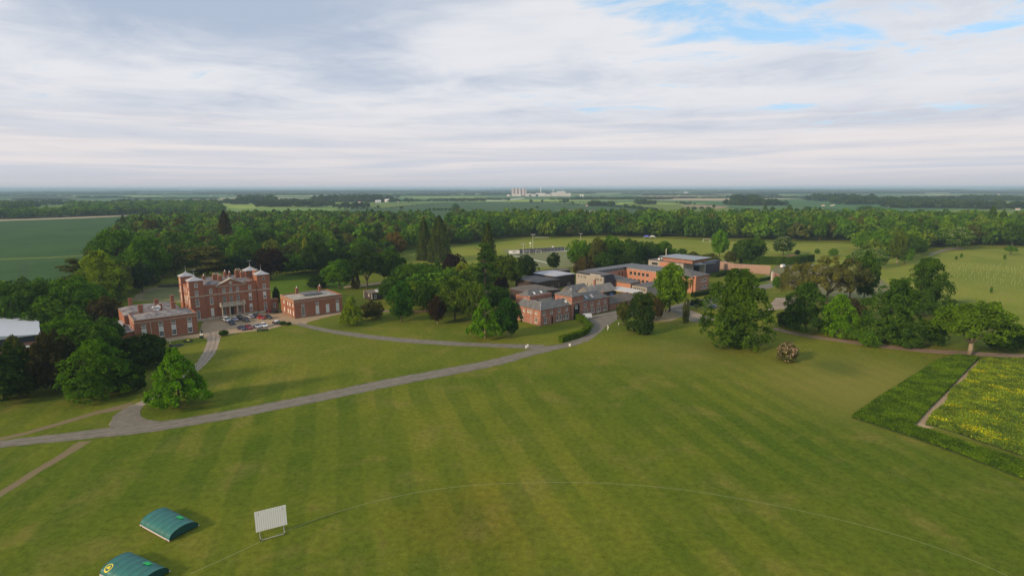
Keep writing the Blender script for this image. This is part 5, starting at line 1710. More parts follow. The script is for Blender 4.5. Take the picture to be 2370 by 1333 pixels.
T('broad', 1938, 782, 686, 90, (0.105, 0.215, 0.010), 'bright green tree in the middle of the right hand tree row')
T('bush', 1975, 788, 742, 50, (0.075, 0.145, 0.014), 'bright low sapling right of the bright green tree')
T('bush', 1905, 775, 735, 40, C_DARK, 'dark bush left of the bright green tree')
T('broad', 2062, 795, 654, 152, C_DARK, 'broad dark tree with pale trunk in the right hand tree row', pale=True)
T('broad', 2135, 735, 604, 118, (0.042, 0.088, 0.016), 'tall green tree behind the broad dark tree', )
T('umbrella', 2243, 823, 690, 190, (0.078, 0.135, 0.012), 'wide umbrella shaped tree with pale forked trunk at the path', pale=True)
T('bush', 2352, 812, 752, 70, C_DARK, 'dark hedge tree at the right edge beyond the umbrella tree')
T('bush', 2010, 802, 765, 50, C_MID, 'low green bush left of the pale trunk in the tree row')
T('bush', 2100, 806, 772, 60, C_DARK, 'low dark bush right of the pale trunk in the tree row')
T('bush', 2160, 800, 740, 50, C_DARK, 'dark undergrowth between the broad dark tree and the umbrella tree')
T('bush', 2310, 812, 765, 60, C_DARK, 'dark undergrowth behind the right side of the umbrella tree')
T('sparse', 1912, 712, 598, 120, C_SPARSE, 'thin leaved brownish tree showing its branches, right of the car park')
T('sparse', 1842, 708, 612, 100, C_SPARSE, 'thin leaved brownish tree left of its taller neighbour by the car park')
T('sparse', 1965, 705, 600, 90, (0.09, 0.10, 0.04), 'thin leaved tree against the dark tree by the car park')
T('oval', 1998, 700, 585, 66, C_DARK, 'dark ragged tree between the thin leaved trees and the sand arena')
T('bush', 1968, 745, 690, 66, (0.050, 0.042, 0.026), 'brown twiggy thicket between the two big trees of the row')
T('oval', 1796, 672, 640, 24, C_MID, 'small green tree by the gate pier of the garden wall')
T('round', 1994, 620, 578, 60, C_MID, 'chestnut with cream blossom, left one of the blossoming pair', blossom=M_BLOSSOM)
T('round', 2030, 622, 574, 48, C_MID, 'chestnut with cream blossom, right one of the blossoming pair', blossom=M_BLOSSOM)
T('round', 2215, 579, 526, 60, C_MID, 'single blossoming chestnut at the edge of the woodland belt on the right', blossom=M_BLOSSOM)
T('oval', 2075, 612, 530, 50, (0.085, 0.125, 0.022), 'tall olive tree with pale trunk right of the blossoming pair', pale=True)
T('round', 2020, 590, 535, 85, C_MID, 'green tree behind the blossoming pair')
T('round', 2112, 598, 545, 55, C_DARK, 'dark tree where the park road enters the wood')
T('round', 2092, 612, 570, 40, C_BRIGHT, 'small bright tree below the tall olive tree')
T('round', 1812, 592, 546, 54, C_DARK, 'dark chestnut with some blossom standing alone on the playing field', blossom=M_BLOSSOM)
T('round', 1742, 606, 550, 66, C_DARK, 'dark round tree behind the hedge of the car park')
T('round', 1716, 612, 556, 55, C_DARK, 'dark tree left of its round neighbour behind the car park')
T('oval', 1665, 596, 532, 48, C_BRIGHT, 'bright green tree by the white goal')
T('round', 1690, 612, 582, 34, C_OLIVE, 'small olive tree behind the parked cars')
T('bush', 1640, 618, 586, 60, C_OLIVE, 'wide olive bush behind the flat roofed hall')
T('bush', 1578, 590, 575, 24, C_DARK, 'little dark tree on the playing field edge')
T('bush', 1603, 612, 582, 46, C_OLIVE, 'olive bush left of the wide bush behind the flat roofed hall')
T('round', 1340, 622, 552, 66, C_MID, 'green tree left in the group behind the school')
T('oval', 1384, 628, 550, 52, C_OLIVE, 'upright conifer like tree in the group behind the school')
T('round', 1418, 620, 545, 62, C_MID, 'tallest green tree in the group behind the school')
T('round', 1455, 622, 552, 66, C_DARK, 'dark tree in the middle of the group behind the school')
T('round', 1494, 616, 556, 66, C_DARK, 'dark tree right of the middle in the group behind the school')
T('round', 1535, 612, 556, 56, C_MID, 'rightmost green tree of the group behind the school')
T('bush', 1352, 640, 592, 50, C_BROWN, 'brownish tree in front of the group behind the school')
T('oval', 1396, 634, 585, 60, C_DARK, 'dark tree touching the cladded school roof')
T('round', 1450, 632, 588, 70, C_DEEP, 'very dark low tree behind the school inner corner')
T('round', 1515, 612, 578, 60, C_DEEP, 'very dark low tree behind the flue of the flat roofed hall')
T('umbrella', 2338, 592, 569, 27, C_MID, 'small single tree on the right hand grassland')
T('bush', 1928, 594, 575, 22, C_MID, 'small bushy tree on the playing field right of the dark chestnut')
T('bush', 1891, 588, 576, 14, C_MID, 'little bush left of the small bushy tree on the playing field')
T('bush', 1845, 590, 579, 14, C_DARK, 'little dark bush beside the red earth mound')
T('spire', 2290, 545, 478, 34, C_DARK, 'pointed dark conifer rising from the wood at the far right')
T('spire', 2316, 545, 488, 34, C_DARK, 'shorter dark conifer right of the pointed one at the far right')
T('umbrella', 884, 545, 489, 20, C_DEEP, 'flat topped pine above the skyline of the wood')
T('bush', 914, 545, 493, 26, C_DEEP, 'dark conifer above the skyline of the wood right of the flat topped pine')
T('bush', 640, 705, 662, 20, C_DEEP, 'dark clipped evergreen against the house right of the towers')
for k, (x_, y_, yt_) in enumerate(((2212, 603, 593), (2224, 598, 587), (2324, 602, 590), (2293, 680, 664), (2312, 712, 698))):
    T('bush', x_, y_, yt_, 6, C_MID, 'young sapling dotted over the right hand grassland', group='saplings on the grassland', name='sapling')

# low shrubs and hedges
T('bush', 517, 776, 762, 22, (0.040, 0.085, 0.012), 'clipped round bush where the hall drive meets the forecourt', name='bush', cat='bush')
T('bush', 654, 751, 742, 20, (0.045, 0.085, 0.012), 'clipped bush behind the white roofed black car', name='bush', cat='bush')
T('bush', 668, 752, 744, 12, (0.030, 0.060, 0.012), 'smaller darker clipped bush at the start of the right hand drive', name='bush', cat='bush')
T('bush', 1425, 655, 640, 30, C_MID, 'shrub in the yard of the timber halls', name='bush', cat='bush') if False else None
T('bush', 1292, 688, 676, 34, C_GOLD, 'yellow shrub in the yard of the timber halls', name='bush', cat='bush')


def hedge(label, pxs, h, wdt, colour, dens=26, step=0.8):
    pts = spline([G(*p) for p in pxs], step)
    o_ = pts[0]
    rs = np.random.RandomState(len(pxs) * 7 + int(h * 10))
    t = empty('hedge', (o_.x, o_.y, 0), 0, label, 'hedge')
    L = sum((b - a).length for a, b in zip(pts, pts[1:]))
    n = int(L * dens * (wdt + 2 * h) / 3)
    P, N = [], []
    for _ in range(n):
        k = rs.randint(0, len(pts) - 1)
        a, b_ = pts[k], pts[k + 1]
        u = rs.uniform()
        c = a.lerp(b_, u)
        d = (b_ - a).normalized()
        s = Vector((-d.y, d.x, 0))
        q = rs.uniform(-h, h + wdt)          # unrolled around the section
        if q < 0:
            off, z, nn = -wdt / 2, -q, -s
        elif q < wdt:
            off, z, nn = q - wdt / 2, h, Vector((0, 0, 1))
        else:
            off, z, nn = wdt / 2, q - wdt, s
        p = c + s * (off * (1 - 0.12 * z / h)) - o_
        P.append((p.x, p.y, z + 0.05 * math.sin(k * 0.9) * h))
        N.append(tuple(nn + Vector((0, 0, 0.3))))
    V = leaf_quads(np.array(P), np.array(N, float), 0.34, rs, 0.9)
    c = link('foliage', mesh_np('foliage', V, np.arange(len(V)).reshape(-1, 4), M_LEAF, 4), t)
    c.color = (*colour, 1)
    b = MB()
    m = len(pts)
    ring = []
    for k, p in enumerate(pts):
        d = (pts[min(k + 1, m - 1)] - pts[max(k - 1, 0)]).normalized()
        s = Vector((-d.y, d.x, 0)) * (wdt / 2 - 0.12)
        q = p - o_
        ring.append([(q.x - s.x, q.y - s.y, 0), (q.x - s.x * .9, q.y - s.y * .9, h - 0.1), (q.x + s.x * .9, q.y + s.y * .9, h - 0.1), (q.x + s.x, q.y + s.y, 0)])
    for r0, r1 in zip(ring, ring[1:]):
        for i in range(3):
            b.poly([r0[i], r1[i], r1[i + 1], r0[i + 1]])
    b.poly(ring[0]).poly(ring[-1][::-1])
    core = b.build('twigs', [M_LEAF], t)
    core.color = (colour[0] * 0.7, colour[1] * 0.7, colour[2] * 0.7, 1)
    return t


hedge('bright green curved hedge bending round the grass in front of the gateway', [(1329, 736), (1342, 742), (1354, 750), (1361, 760), (1357, 770), (1342, 779), (1320, 785), (1297, 793)], 2.0, 2.0, (0.075, 0.125, 0.012))
hedge('dark clipped hedge along the road below the brick school end', [(1602, 688), (1640, 681), (1680, 673)], 2.0, 2.2, C_DEEP)
hedge('dark clipped hedge at the foot of the walled lawn', [(1745, 655), (1782, 648)], 1.8, 1.8, C_DARK)
hedge('dark hedge bed beside the entrance path of the school', [(1650, 642), (1690, 634), (1712, 636)], 1.8, 5.0, C_DEEP)
hedge('long green hedge bank behind the garden wall', [(1715, 612), (1770, 612), (1830, 613), (1875, 606)], 5.0, 6.0, (0.050, 0.095, 0.014), 14, 1.5)

# ------------------------------------------------------------------ woods
def inside(poly, x, y):
    r = False
    j = len(poly) - 1
    for i in range(len(poly)):
        xi, yi = poly[i]
        xj, yj = poly[j]
        if (yi > y) != (yj > y) and x < (xj - xi) * (y - yi) / (yj - yi) + xi:
            r = not r
        j = i
    return r


GEN = []      # every ordinary woodland tree: (apparent size, x, y, w, h, colour, group key)


def wood(pxpoly, spacing, h, colours, key, keep_clear=True, hvar=0.22, wf=(0.85, 1.25)):
    poly = [G(*p) for p in pxpoly]
    xs = [p[0] for p in poly]
    ys = [p[1] for p in poly]
    y = min(ys)
    while y < max(ys):
        x = min(xs)
        while x < max(xs):
            X = x + rnd.uniform(-0.42, 0.42) * spacing
            Y = y + rnd.uniform(-0.42, 0.42) * spacing
            x += spacing
            if not inside(poly, X, Y):
                continue
            if abs(X) > Y * 0.97 + 15:
                continue
            if keep_clear and any((X - a) ** 2 + (Y - b_) ** 2 < (r * 0.8 + spacing * 0.25) ** 2 for a, b_, r in CLR):
                continue
            H = h * rnd.uniform(1 - hvar, 1 + hvar)
            GEN.append((H / Y, X, Y, spacing * rnd.uniform(*wf) * 1.25, H, rnd.choice(colours), key))
        y += spacing


GREENS = [(0.066, 0.136, 0.013), (0.082, 0.155, 0.013), (0.105, 0.170, 0.016), (0.050, 0.110, 0.014), (0.066, 0.140, 0.016), (0.108, 0.155, 0.022), (0.044, 0.094, 0.016)]
MIXED = GREENS[:5] + [C_DARK, C_DARK, C_DEEP, C_DEEP, C_OLIVE, (0.105, 0.175, 0.016), (0.115, 0.125, 0.035), (0.060, 0.062, 0.028)]
# wood behind the hall
wood([(205, 640), (255, 560), (300, 528), (420, 516), (640, 511), (800, 512), (1000, 516), (1010, 560), (960, 575), (905, 588), (850, 600), (760, 610), (700, 616), (640, 622), (560, 620), (480, 622), (400, 640), (330, 650), (300, 690), (230, 700)],
     10.5, 16.0, MIXED, 'hall')
wood([(20, 700), (120, 690), (190, 680), (230, 720), (200, 770), (100, 775), (-60, 775), (-60, 705)], 8.5, 11.0, GREENS + [C_DARK] * 3, 'west')
wood([(640, 640), (700, 612), (760, 600), (840, 592), (900, 600), (860, 622), (780, 640), (700, 636)], 10.0, 13.0, [C_DARK, C_DEEP, C_DARK, C_MID], 'hall')
wood([(930, 720), (1000, 700), (1090, 700), (1120, 720), (1080, 735), (980, 735)], 8.5, 11.5, GREENS, 'lawn')
wood([(900, 660), (950, 648), (1060, 644), (1110, 655), (1100, 680), (1000, 690), (930, 690)], 8.5, 10.0, GREENS + [C_DARK], 'lawn')
# belt beyond the playing field
wood([(1000, 577), (1060, 566), (1180, 552), (1340, 548), (1520, 549), (1700, 556), (1960, 560), (2060, 572), (2140, 575), (2250, 570), (2370, 574), (2500, 578), (2560, 540), (2450, 528), (2200, 522), (1800, 519), (1500, 517), (1250, 516), (1050, 517)],
     12.5, 17.5, GREENS + [(0.085, 0.100, 0.030), C_DARK, (0.105, 0.165, 0.020)], 'belt', hvar=0.3, wf=(0.8, 1.35))
wood([(2060, 600), (2120, 590), (2150, 575), (2060, 572), (1990, 575), (1980, 595)], 9.5, 14.0, GREENS, 'belt')
wood([(1330, 628), (1340, 606), (1420, 602), (1540, 600), (1560, 606), (1530, 618), (1440, 626), (1380, 634)], 9.0, 11.0, [C_DARK, C_MID, C_DEEP, C_OLIVE], 'school')
# tree lines across the fields
wood([(-60, 508), (0, 507), (90, 504), (200, 500), (330, 496), (420, 494), (500, 495), (520, 489), (420, 488), (330, 490), (200, 495), (90, 498), (0, 501), (-60, 502)], 14.0, 15.0, GREENS[:4] + [C_DARK], 'wheat')
wood([(150, 489), (500, 487), (500, 479), (300, 479), (160, 484)], 22.0, 17.0, GREENS, 'wheat')
wood([(-60, 492), (60, 490), (75, 483), (-60, 484)], 20.0, 18.0, [C_DARK], 'wheat')

GROUP = {'hall': ('woodland tree in the mixed wood behind the country house', 'trees of the wood behind the house'),
         'west': ('green tree of the thicket between wheat field and white roofed hall', 'trees of the thicket by the white roofed hall'),
         'lawn': ('green tree filling the grove between timber cabin and stable block', 'trees of the grove by the stables'),
         'belt': ('green tree in the long woodland belt beyond the playing fields', 'trees of the woodland belt'),
         'school': ('tree filling the dark group behind the school roofs', 'trees behind the school'),
         'wheat': ('tree in the hedgerow line beyond the dark wheat field', 'trees beyond the wheat field')}
PLACE = {'hall': [(250, 'at the corner of the wheat field'), (330, 'right of the wheat field corner'), (400, 'above the terrace garden'), (460, 'above the left towers'), (520, 'above the layered cedar'), (580, 'above the pediment of the house'),
                  (640, 'around the purple copper beech'), (700, 'right of the purple copper beech'), (760, 'left of the right service wing'), (820, 'above the right service wing'), (880, 'above the tall bare trunked pine'), (950, 'around the orange brown tree'), (9999, 'left of the twin conifers')],
         'west': [(60, 'above the white roofed hall'), (120, 'right of the white roofed hall'), (170, 'left of the russet tree'), (9999, 'above the russet tree')],
         'lawn': [(960, 'right of the timber cabin'), (1010, 'above the purple leaved birch'), (1060, 'below the yellow green tree'), (9999, 'above the stable pair')],
         'belt': [(1080, 'behind the twin conifers'), (1180, 'right of the twin conifers'), (1260, 'above the floodlight masts'), (1340, 'above the far floodlight mast'), (1430, 'above the left of the school trees'), (1530, 'above the gazebos'), (1620, 'left of the white goal'),
                  (1700, 'above the white goal'), (1790, 'left of the lone dark chestnut'), (1880, 'behind the lone dark chestnut'), (1980, 'left of the blossoming pair'), (2080, 'above the blossoming pair'), (2180, 'where the park road enters'), (2270, 'around the single blossoming chestnut'), (9999, 'at the right end of the belt')],
         'school': [(1400, 'above the cladded school wing'), (1470, 'above the school inner corner'), (9999, 'left of the flat roofed hall')],
         'wheat': [(120, 'at the left edge of the photo'), (300, 'in the middle of the line'), (9999, 'at its right end')]}
WOODN = {'hall': 'the house wood', 'west': 'the left thicket', 'lawn': 'the stable grove', 'belt': 'the woodland belt', 'school': 'the school trees', 'wheat': 'the wheat hedgerow'}


def colour_word(c):
    r, g, b_ = c
    if g < r * 1.05 and r > 0.03:
        return 'olive' if g > 0.075 else 'brownish'
    if g > 0.125:
        return 'yellow green' if r > 0.08 else 'bright green'
    if g > 0.10:
        return 'fresh green' if r < 0.058 else 'light green'
    if g > 0.075:
        return 'mid green'
    if g > 0.055:
        return 'dark green'
    return 'blackish green'


GEN.sort(key=lambda q: -q[0])
NEAR = [q for q in GEN[:320] if abs(q[1]) < q[2] * 0.93][:150]
near_ids = set(id(q) for q in NEAR)
REST = [q for q in GEN if id(q) not in near_ids]
ROWS = {}
for q in NEAR:
    ROWS.setdefault(q[6], []).append(q[2])
for q in NEAR:
    s_, X, Y, W, H, c_, key = q
    lab, grp = GROUP[key]
    d = row(X, Y, H / 2)[1]
    px = 1185 + FPX * X / d
    pl = next(t for lim, t in PLACE[key] if px < lim)
    ys_ = sorted(ROWS[key])
    f = ys_.index(Y) / max(1, len(ys_) - 1)
    dep_ = 'front' if f < 0.34 else ('middle' if f < 0.67 else 'rear')
    size = 'tall' if H > 17.5 else ('small' if H < 12 else '')
    lab = ' '.join(('%s %s tree, %s of %s, %s' % (size, colour_word(c_), dep_, WOODN[key], pl)).split())
    plant(X, Y, W, H, 'round', c_, lab, group=grp, mid=True)


def merged(name, items, extra=1.0, zf=1.0):
    Vs, Cs = [], []
    for s_, X, Y, W, H, c_, key in items:
        V = LOWP[rnd.randrange(len(LOWP))]
        a = rnd.uniform(0, 6.28)
        ca, sa = math.cos(a), math.sin(a)
        x = V[:, 0] * ca - V[:, 1] * sa
        y = V[:, 0] * sa + V[:, 1] * ca
        Vs.append(np.stack([x * W + X, y * W + Y, V[:, 2] * H], 1))
        j = rnd.uniform(0.85, 1.15)
        Cs.append(np.tile(np.array([[c_[0] * j, c_[1] * j, c_[2] * j, 1.0]]), (len(V), 1)))
    V = np.concatenate(Vs)
    C_ = np.concatenate(Cs)
    o = link(name, mesh_np(name, V, np.arange(len(V)).reshape(-1, 4), M_LEAFV, 4, colors=C_))
    return o


for key in ('hall', 'west', 'lawn', 'belt', 'school', 'wheat'):
    it = [q for q in REST if q[6] == key]
    if it:
        o = merged('woodland', it)
        tag(o, 'mass of further %s' % GROUP[key][0].replace('tree', 'trees', 1).replace('in the mixed wood', 'in the wood'), 'wood', None, 'stuff')

# ------------------------------------------------------------------ far country: hedgerows, copses, villages
FAR = []
FG = [(0.034, 0.062, 0.022), (0.042, 0.074, 0.022), (0.052, 0.082, 0.026), (0.028, 0.052, 0.020)]


def line_of_trees(px0, px1, n, h, spread=6.0, wmul=1.0):
    a, b_ = G(*px0), G(*px1)
    for i in range(n):
        u = (i + rnd.uniform(0, 1)) / n
        X = a[0] + (b_[0] - a[0]) * u + rnd.uniform(-spread, spread)
        Y = a[1] + (b_[1] - a[1]) * u + rnd.uniform(-spread, spread)
        H = h * rnd.uniform(0.55, 1.15)
        FAR.append((0, X, Y, H * rnd.uniform(0.9, 1.7) * wmul, H, rnd.choice(FG), 'far'))


def copse(x0, x1, y, n, h, depth=None):
    D = G(x0, y)[1]
    for i in range(n):
        X0 = G(rnd.uniform(x0, x1), y)
        dd = rnd.uniform(-1, 1) * (depth or D * 0.02)
        H = h * rnd.choice((0.4, 0.55, 0.7, 0.85, 1.0, 1.15))
        FAR.append((0, X0[0], X0[1] + dd * 1.6, H * rnd.uniform(0.9, 1.7), H, rnd.choice(FG), 'far'))


# single trees one can pick out in the fields
def F(x, yb, yt, wpx, label, kind='round', c=C_DARK, group=None):
    X, Y = G(x, yb)
    H = height_at(x, yb, yt)
    W = wpx / FPX * row(X, Y, H / 2)[1]
    plant(X, Y, W, H, kind, c, label, mid=True, group=group)


F(1055, 489, 470, 20, 'tall tree in the middle of the wheat fields above the twin conifers')
for i, x in enumerate((994, 1004, 1014, 1022, 1031, 1041)):
    F(x, 488, 481.5, 9, 'small round tree of the short row left of the tall field tree', group='short row of field trees')
F(875, 482, 474, 8, 'lone bush on the hedge line left in the pale green field')
F(929, 484, 477, 10, 'pair like bush on the hedge line in the wheat fields')
F(1229, 469, 461, 8, 'leftmost small tree on the far hedge below the factory')
F(1255, 469, 462, 7, 'middle small tree on the far hedge below the factory')
F(1305, 471, 459.5, 9, 'left tree of the pair on the far hedge below the factory')
F(1313, 471, 459.5, 9, 'right tree of the pair on the far hedge below the factory')
F(1243, 483, 477, 10, 'low bush alone in the near wheat field above the wood')
F(1326, 475, 468, 7, 'bush at the bend of the far hedge left of the red roofed farm')
for i, (x, yb, yt, w_) in enumerate(((1592, 489, 478, 10), (1606, 488, 478.5, 14), (1624, 485, 478.5, 12), (1640, 485, 479, 14), (1652, 484, 474, 8))):
    F(x, yb, yt, w_, 'tree of the loose group on the bare brown field', group='trees on the bare field')
for i, (x, yb, yt, w_) in enumerate(((1690, 500, 484, 16), (1702, 499, 483, 14), (1716, 499, 485, 12), (1739, 500, 483, 16), (1753, 500, 484, 14), (1770, 505, 475, 14), (1787, 503, 479, 20), (1826, 500, 474, 16), (1844, 500, 482, 16), (1865, 503, 478, 26), (1810, 497, 486, 12), (1822, 505, 485, 10))):
    F(x, yb, yt, w_, 'tree of the parkland row behind the belt, %s one from the left' % ('first', 'second', 'third', 'fourth', 'fifth', 'sixth', 'eighth', 'eleventh', 'twelfth', 'last', 'ninth', 'tenth')[i], group='parkland row behind the belt')
F(1482, 494, 484, 24, 'dark tree clump where the hedge meets the belt', c=C_DARK)
for i, (x, yb, yt, w_) in enumerate(((1410, 480, 470, 12), (1448, 482, 472, 12), (1466, 484, 474, 14), (1480, 485, 476, 14))):
    F(x, yb, yt, w_, 'hedge tree on the slanting hedge right of the red roofed farm', group='trees on the slanting hedge')
for x, w_ in ((70, 26), (100, 13), (140, 12), (168, 14), (188, 20), (12, 18)):
    F(x, 473.5, 461 if w_ < 20 else 462.5, w_, 'large field tree on the plain at the left beyond the hedgerow', group='field trees on the left plain')
F(2005, 496, 477, 40, 'big dark copse tree behind the belt at the right', c=C_DARK)
F(2025, 498, 480, 40, 'broad copse tree beside the big dark one behind the belt', c=C_MID)
F(1910, 500, 485, 30, 'spreading tree at the left end of the copse behind the belt', c=C_DARK)

line_of_trees((780, 484), (880, 483), 26, 3.5)
line_of_trees((890, 482.5), (1030, 470.5), 40, 2.6, 3)
line_of_trees((1030, 470), (1230, 470), 50, 3.0, 3)
line_of_trees((1230, 470), (1430, 471.5), 60, 3.0, 3)
line_of_trees((1340, 475), (1325, 475), 10, 3.0, 3)
line_of_trees((1285, 474.3), (1325, 475), 12, 3.0, 3)
line_of_trees((1400, 478), (1520, 487), 60, 5, 4)
line_of_trees((1240, 469.5), (1330, 469), 12, 6)
copse(1360, 1420, 477, 34, 13)
copse(780, 850, 480, 46, 12, 20)
copse(600, 760, 478, 90, 16)
copse(500, 760, 472, 120, 17)
copse(735, 900, 467, 150, 23)
copse(560, 640, 468, 60, 24)
copse(860, 960, 467.5, 40, 14)
copse(1040, 1110, 464, 40, 9)
copse(1140, 1180, 464, 30, 9)
copse(1470, 1512, 473, 40, 12)
copse(1570, 1600, 473, 20, 7)
copse(1690, 1810, 476, 80, 16)
copse(1700, 1750, 470, 36, 24)
copse(1880, 2000, 467, 80, 24)
copse(1940, 2130, 474, 120, 20)
copse(2060, 2240, 482, 150, 15)
copse(2100, 2240, 470, 80, 18)
copse(2190, 2370, 467, 90, 20)
copse(2240, 2420, 485, 90, 15)
copse(2150, 2300, 478, 60, 16)
copse(0, 60, 482, 40, 15)
copse(-40, 70, 473.5, 46, 14)
copse(60, 380, 473, 80, 12)
copse(200, 500, 477, 130, 15)
copse(280, 520, 470, 60, 14)
for i in range(46):
    y = rnd.choice((446, 447, 448.5, 450, 452, 454, 457, 460, 463, 466))
    x = rnd.uniform(-80, 2450)
    L_ = rnd.uniform(60, 300)
    D = G(x, y)[1]
    k = max(0.6, D / 4000)
    line_of_trees((x, y), (x + L_, y + rnd.uniform(-0.6, 0.6)), int(L_ / 2.6), rnd.uniform(9, 15) * k, 20 * k, 2.2)
for i in range(80):
    y = rnd.choice((441, 442, 443, 444.5, 446, 448, 450))
    x = rnd.uniform(-80, 2450)
    L_ = rnd.uniform(100, 420)
    D = G(x, y)[1]
    line_of_trees((x, y), (x + L_, y + rnd.uniform(-0.3, 0.3)), int(L_ / 2.4), min(D * 0.0022, 24), D * 0.01, 3.5)
V_all = merged('distant_trees', FAR)
tag(V_all, 'far hedgerows, copses and woods fading across the plain', 'distant woods', None, 'stuff')

# the far rise that closes the plain
b = MB()
import itertools
vv, ff = [], []
NX = 160
for i in range(NX + 1):
    X = -26000 + 52000 * i / NX
    hgt = 18 + 14 * math.sin(X * 0.00043 + 1.0) + 8 * math.sin(X * 0.0013) + 9 * math.sin(X * 0.0031 + 2) + (22 if X < -1500 else 0) * min(1, (-X - 1500) / 4000 if X < -1500 else 0)
    vv += [(X, 15000, -0.5), (X, 16200, max(6, hgt)), (X, 18500, max(3, hgt * 0.7)), (X, 20500, -0.5)]
for i in range(NX):
    for k in range(3):
        a = i * 4 + k
        ff.append((a, a + 4, a + 5, a + 1))
o = link('far_hills', mesh_from('far_hills', vv, ff, mat('far_woods_and_fields', (0.030, 0.050, 0.026), 1.0, var=0.45, vscale=0.0012, col2=(0.075, 0.095, 0.045)), smooth=True))
tag(o, kind='structure')


# the factory on the river
def at_plain(x, y):
    X, Y = G(x, y)
    return X, Y


M_SILO = mat('pinkish_silo_concrete', (0.42, 0.36, 0.36), 0.8, var=0.06, vscale=0.02)
M_PALE = mat('pale_factory', (0.50, 0.48, 0.46), 0.7, var=0.1, vscale=0.02)
fx, fy = at_plain(1200, 454.5)
fac = empty('factory', (fx, fy, 0), 0, 'distant factory with big pinkish silos and white chimneys on the horizon', 'factory')
u_ = fy / FPX                       # metres per photograph pixel out there
for i in range(4):
    x = (-12 + i * 8) * u_
    s_ = MB().lathe([(3.6 * u_, 0), (3.6 * u_, 17.0 * u_), (3.3 * u_, 17.6 * u_)], (0, 0, 0), 16)
    link('silo', s_.mesh('silo', [M_SILO], False), fac, (x, 0, 0))
MB().box(-16 * u_, -12.5 * u_, -3 * u_, 3 * u_, 0, 17.4 * u_).box(15 * u_, 18 * u_, -3 * u_, 3 * u_, 0, 16 * u_).build('silo_tower', [M_SILO], fac)
MB().lathe([(5 * u_, 0), (4.6 * u_, 2.4 * u_), (2 * u_, 4 * u_)], (-22 * u_, 0, 0), 14).build('dome_store', [M_PALE], fac)
for x, w_, h_2 in ((22, 12, 5), (34, 20, 4), (50, 22, 6), (68, 14, 4), (80, 12, 7), (96, 20, 10), (112, 12, 6), (-4, 20, 4)):
    MB().box(x * u_ - w_ / 2 * u_, x * u_ + w_ / 2 * u_, -14 * u_, -8 * u_ + rnd.uniform(0, 3) * u_, 0, h_2 * u_).solid(
        [((x - w_ / 2) * u_, -14 * u_, h_2 * u_), ((x + w_ / 2) * u_, -14 * u_, h_2 * u_), ((x + w_ / 2) * u_, -8 * u_, h_2 * u_), ((x - w_ / 2) * u_, -8 * u_, h_2 * u_)],
        [((x - w_ / 2) * u_, -11.2 * u_, (h_2 + 1) * u_), ((x + w_ / 2) * u_, -11.2 * u_, (h_2 + 1) * u_), ((x + w_ / 2) * u_, -10.8 * u_, (h_2 + 1) * u_), ((x - w_ / 2) * u_, -10.8 * u_, (h_2 + 1) * u_)]).build('process_hall', [M_PALE], fac)
for x, hh, r in ((51, 21.5, 0.75), (79, 16.5, 0.6), (101, 15, 0.45)):
    MB().tube((x * u_, 0, 0), (x * u_, 0, hh * u_), r * u_, r * u_ * 0.8, 10).build('factory_chimney', [M_WHITE], fac)
for x in (142, 147):
    MB().lathe([(1.8 * u_, 0), (1.8 * u_, 3.2 * u_), (0.3 * u_, 4 * u_)], (x * u_, 0, 0), 12).build('storage_tank', [M_WHITE], fac)

HM = {}


def cottage(x, y, w, label, wallc=(0.6, 0.57, 0.5), roofc=(0.30, 0.12, 0.08), group=None, name='farmhouse'):
    X, Y = G(x, y)
    k = Y / FPX
    W = w * k
    D, Hh = W * 0.45, W * 0.28
    key = (wallc, roofc)
    if key not in HM:
        HM[key] = (mat('house_wall_%d' % len(HM), wallc, 0.8), mat('house_roof_%d' % len(HM), roofc, 0.8))
    mw, mr = HM[key]
    o = empty(name, (X, Y, 0), rnd.uniform(-0.5, 0.5), label, 'house', group)
    MB().box(-W / 2, W / 2, -D / 2, D / 2, 0, Hh).poly([(-W / 2, -D / 2, Hh), (-W / 2, D / 2, Hh), (-W / 2, 0, Hh * 1.65)]).poly([(W / 2, -D / 2, Hh), (W / 2, 0, Hh * 1.65), (W / 2, D / 2, Hh)]).build('wall', [mw], o)
    b = MB()
    e = W * 0.04
    b.solid([(-W / 2 - e, -D / 2 - e, Hh * 0.98), (W / 2 + e, -D / 2 - e, Hh * 0.98), (W / 2 + e, 0, Hh * 1.68), (-W / 2 - e, 0, Hh * 1.68)],
            [(-W / 2 - e, -D / 2 - e, Hh * 1.06), (W / 2 + e, -D / 2 - e, Hh * 1.06), (W / 2 + e, 0, Hh * 1.78), (-W / 2 - e, 0, Hh * 1.78)])
    b.solid([(-W / 2 - e, 0.001, Hh * 1.68), (W / 2 + e, 0.001, Hh * 1.68), (W / 2 + e, D / 2 + e, Hh * 0.98), (-W / 2 - e, D / 2 + e, Hh * 0.98)],
            [(-W / 2 - e, 0.001, Hh * 1.78), (W / 2 + e, 0.001, Hh * 1.78), (W / 2 + e, D / 2 + e, Hh * 1.06), (-W / 2 - e, D / 2 + e, Hh * 1.06)])
    r = b.build('roof', [mr], o)
    MB().box(W * 0.28, W * 0.36, -W * 0.04, W * 0.04, Hh * 1.5, Hh * 2.0).build('chimney', [mr], r)
    return o


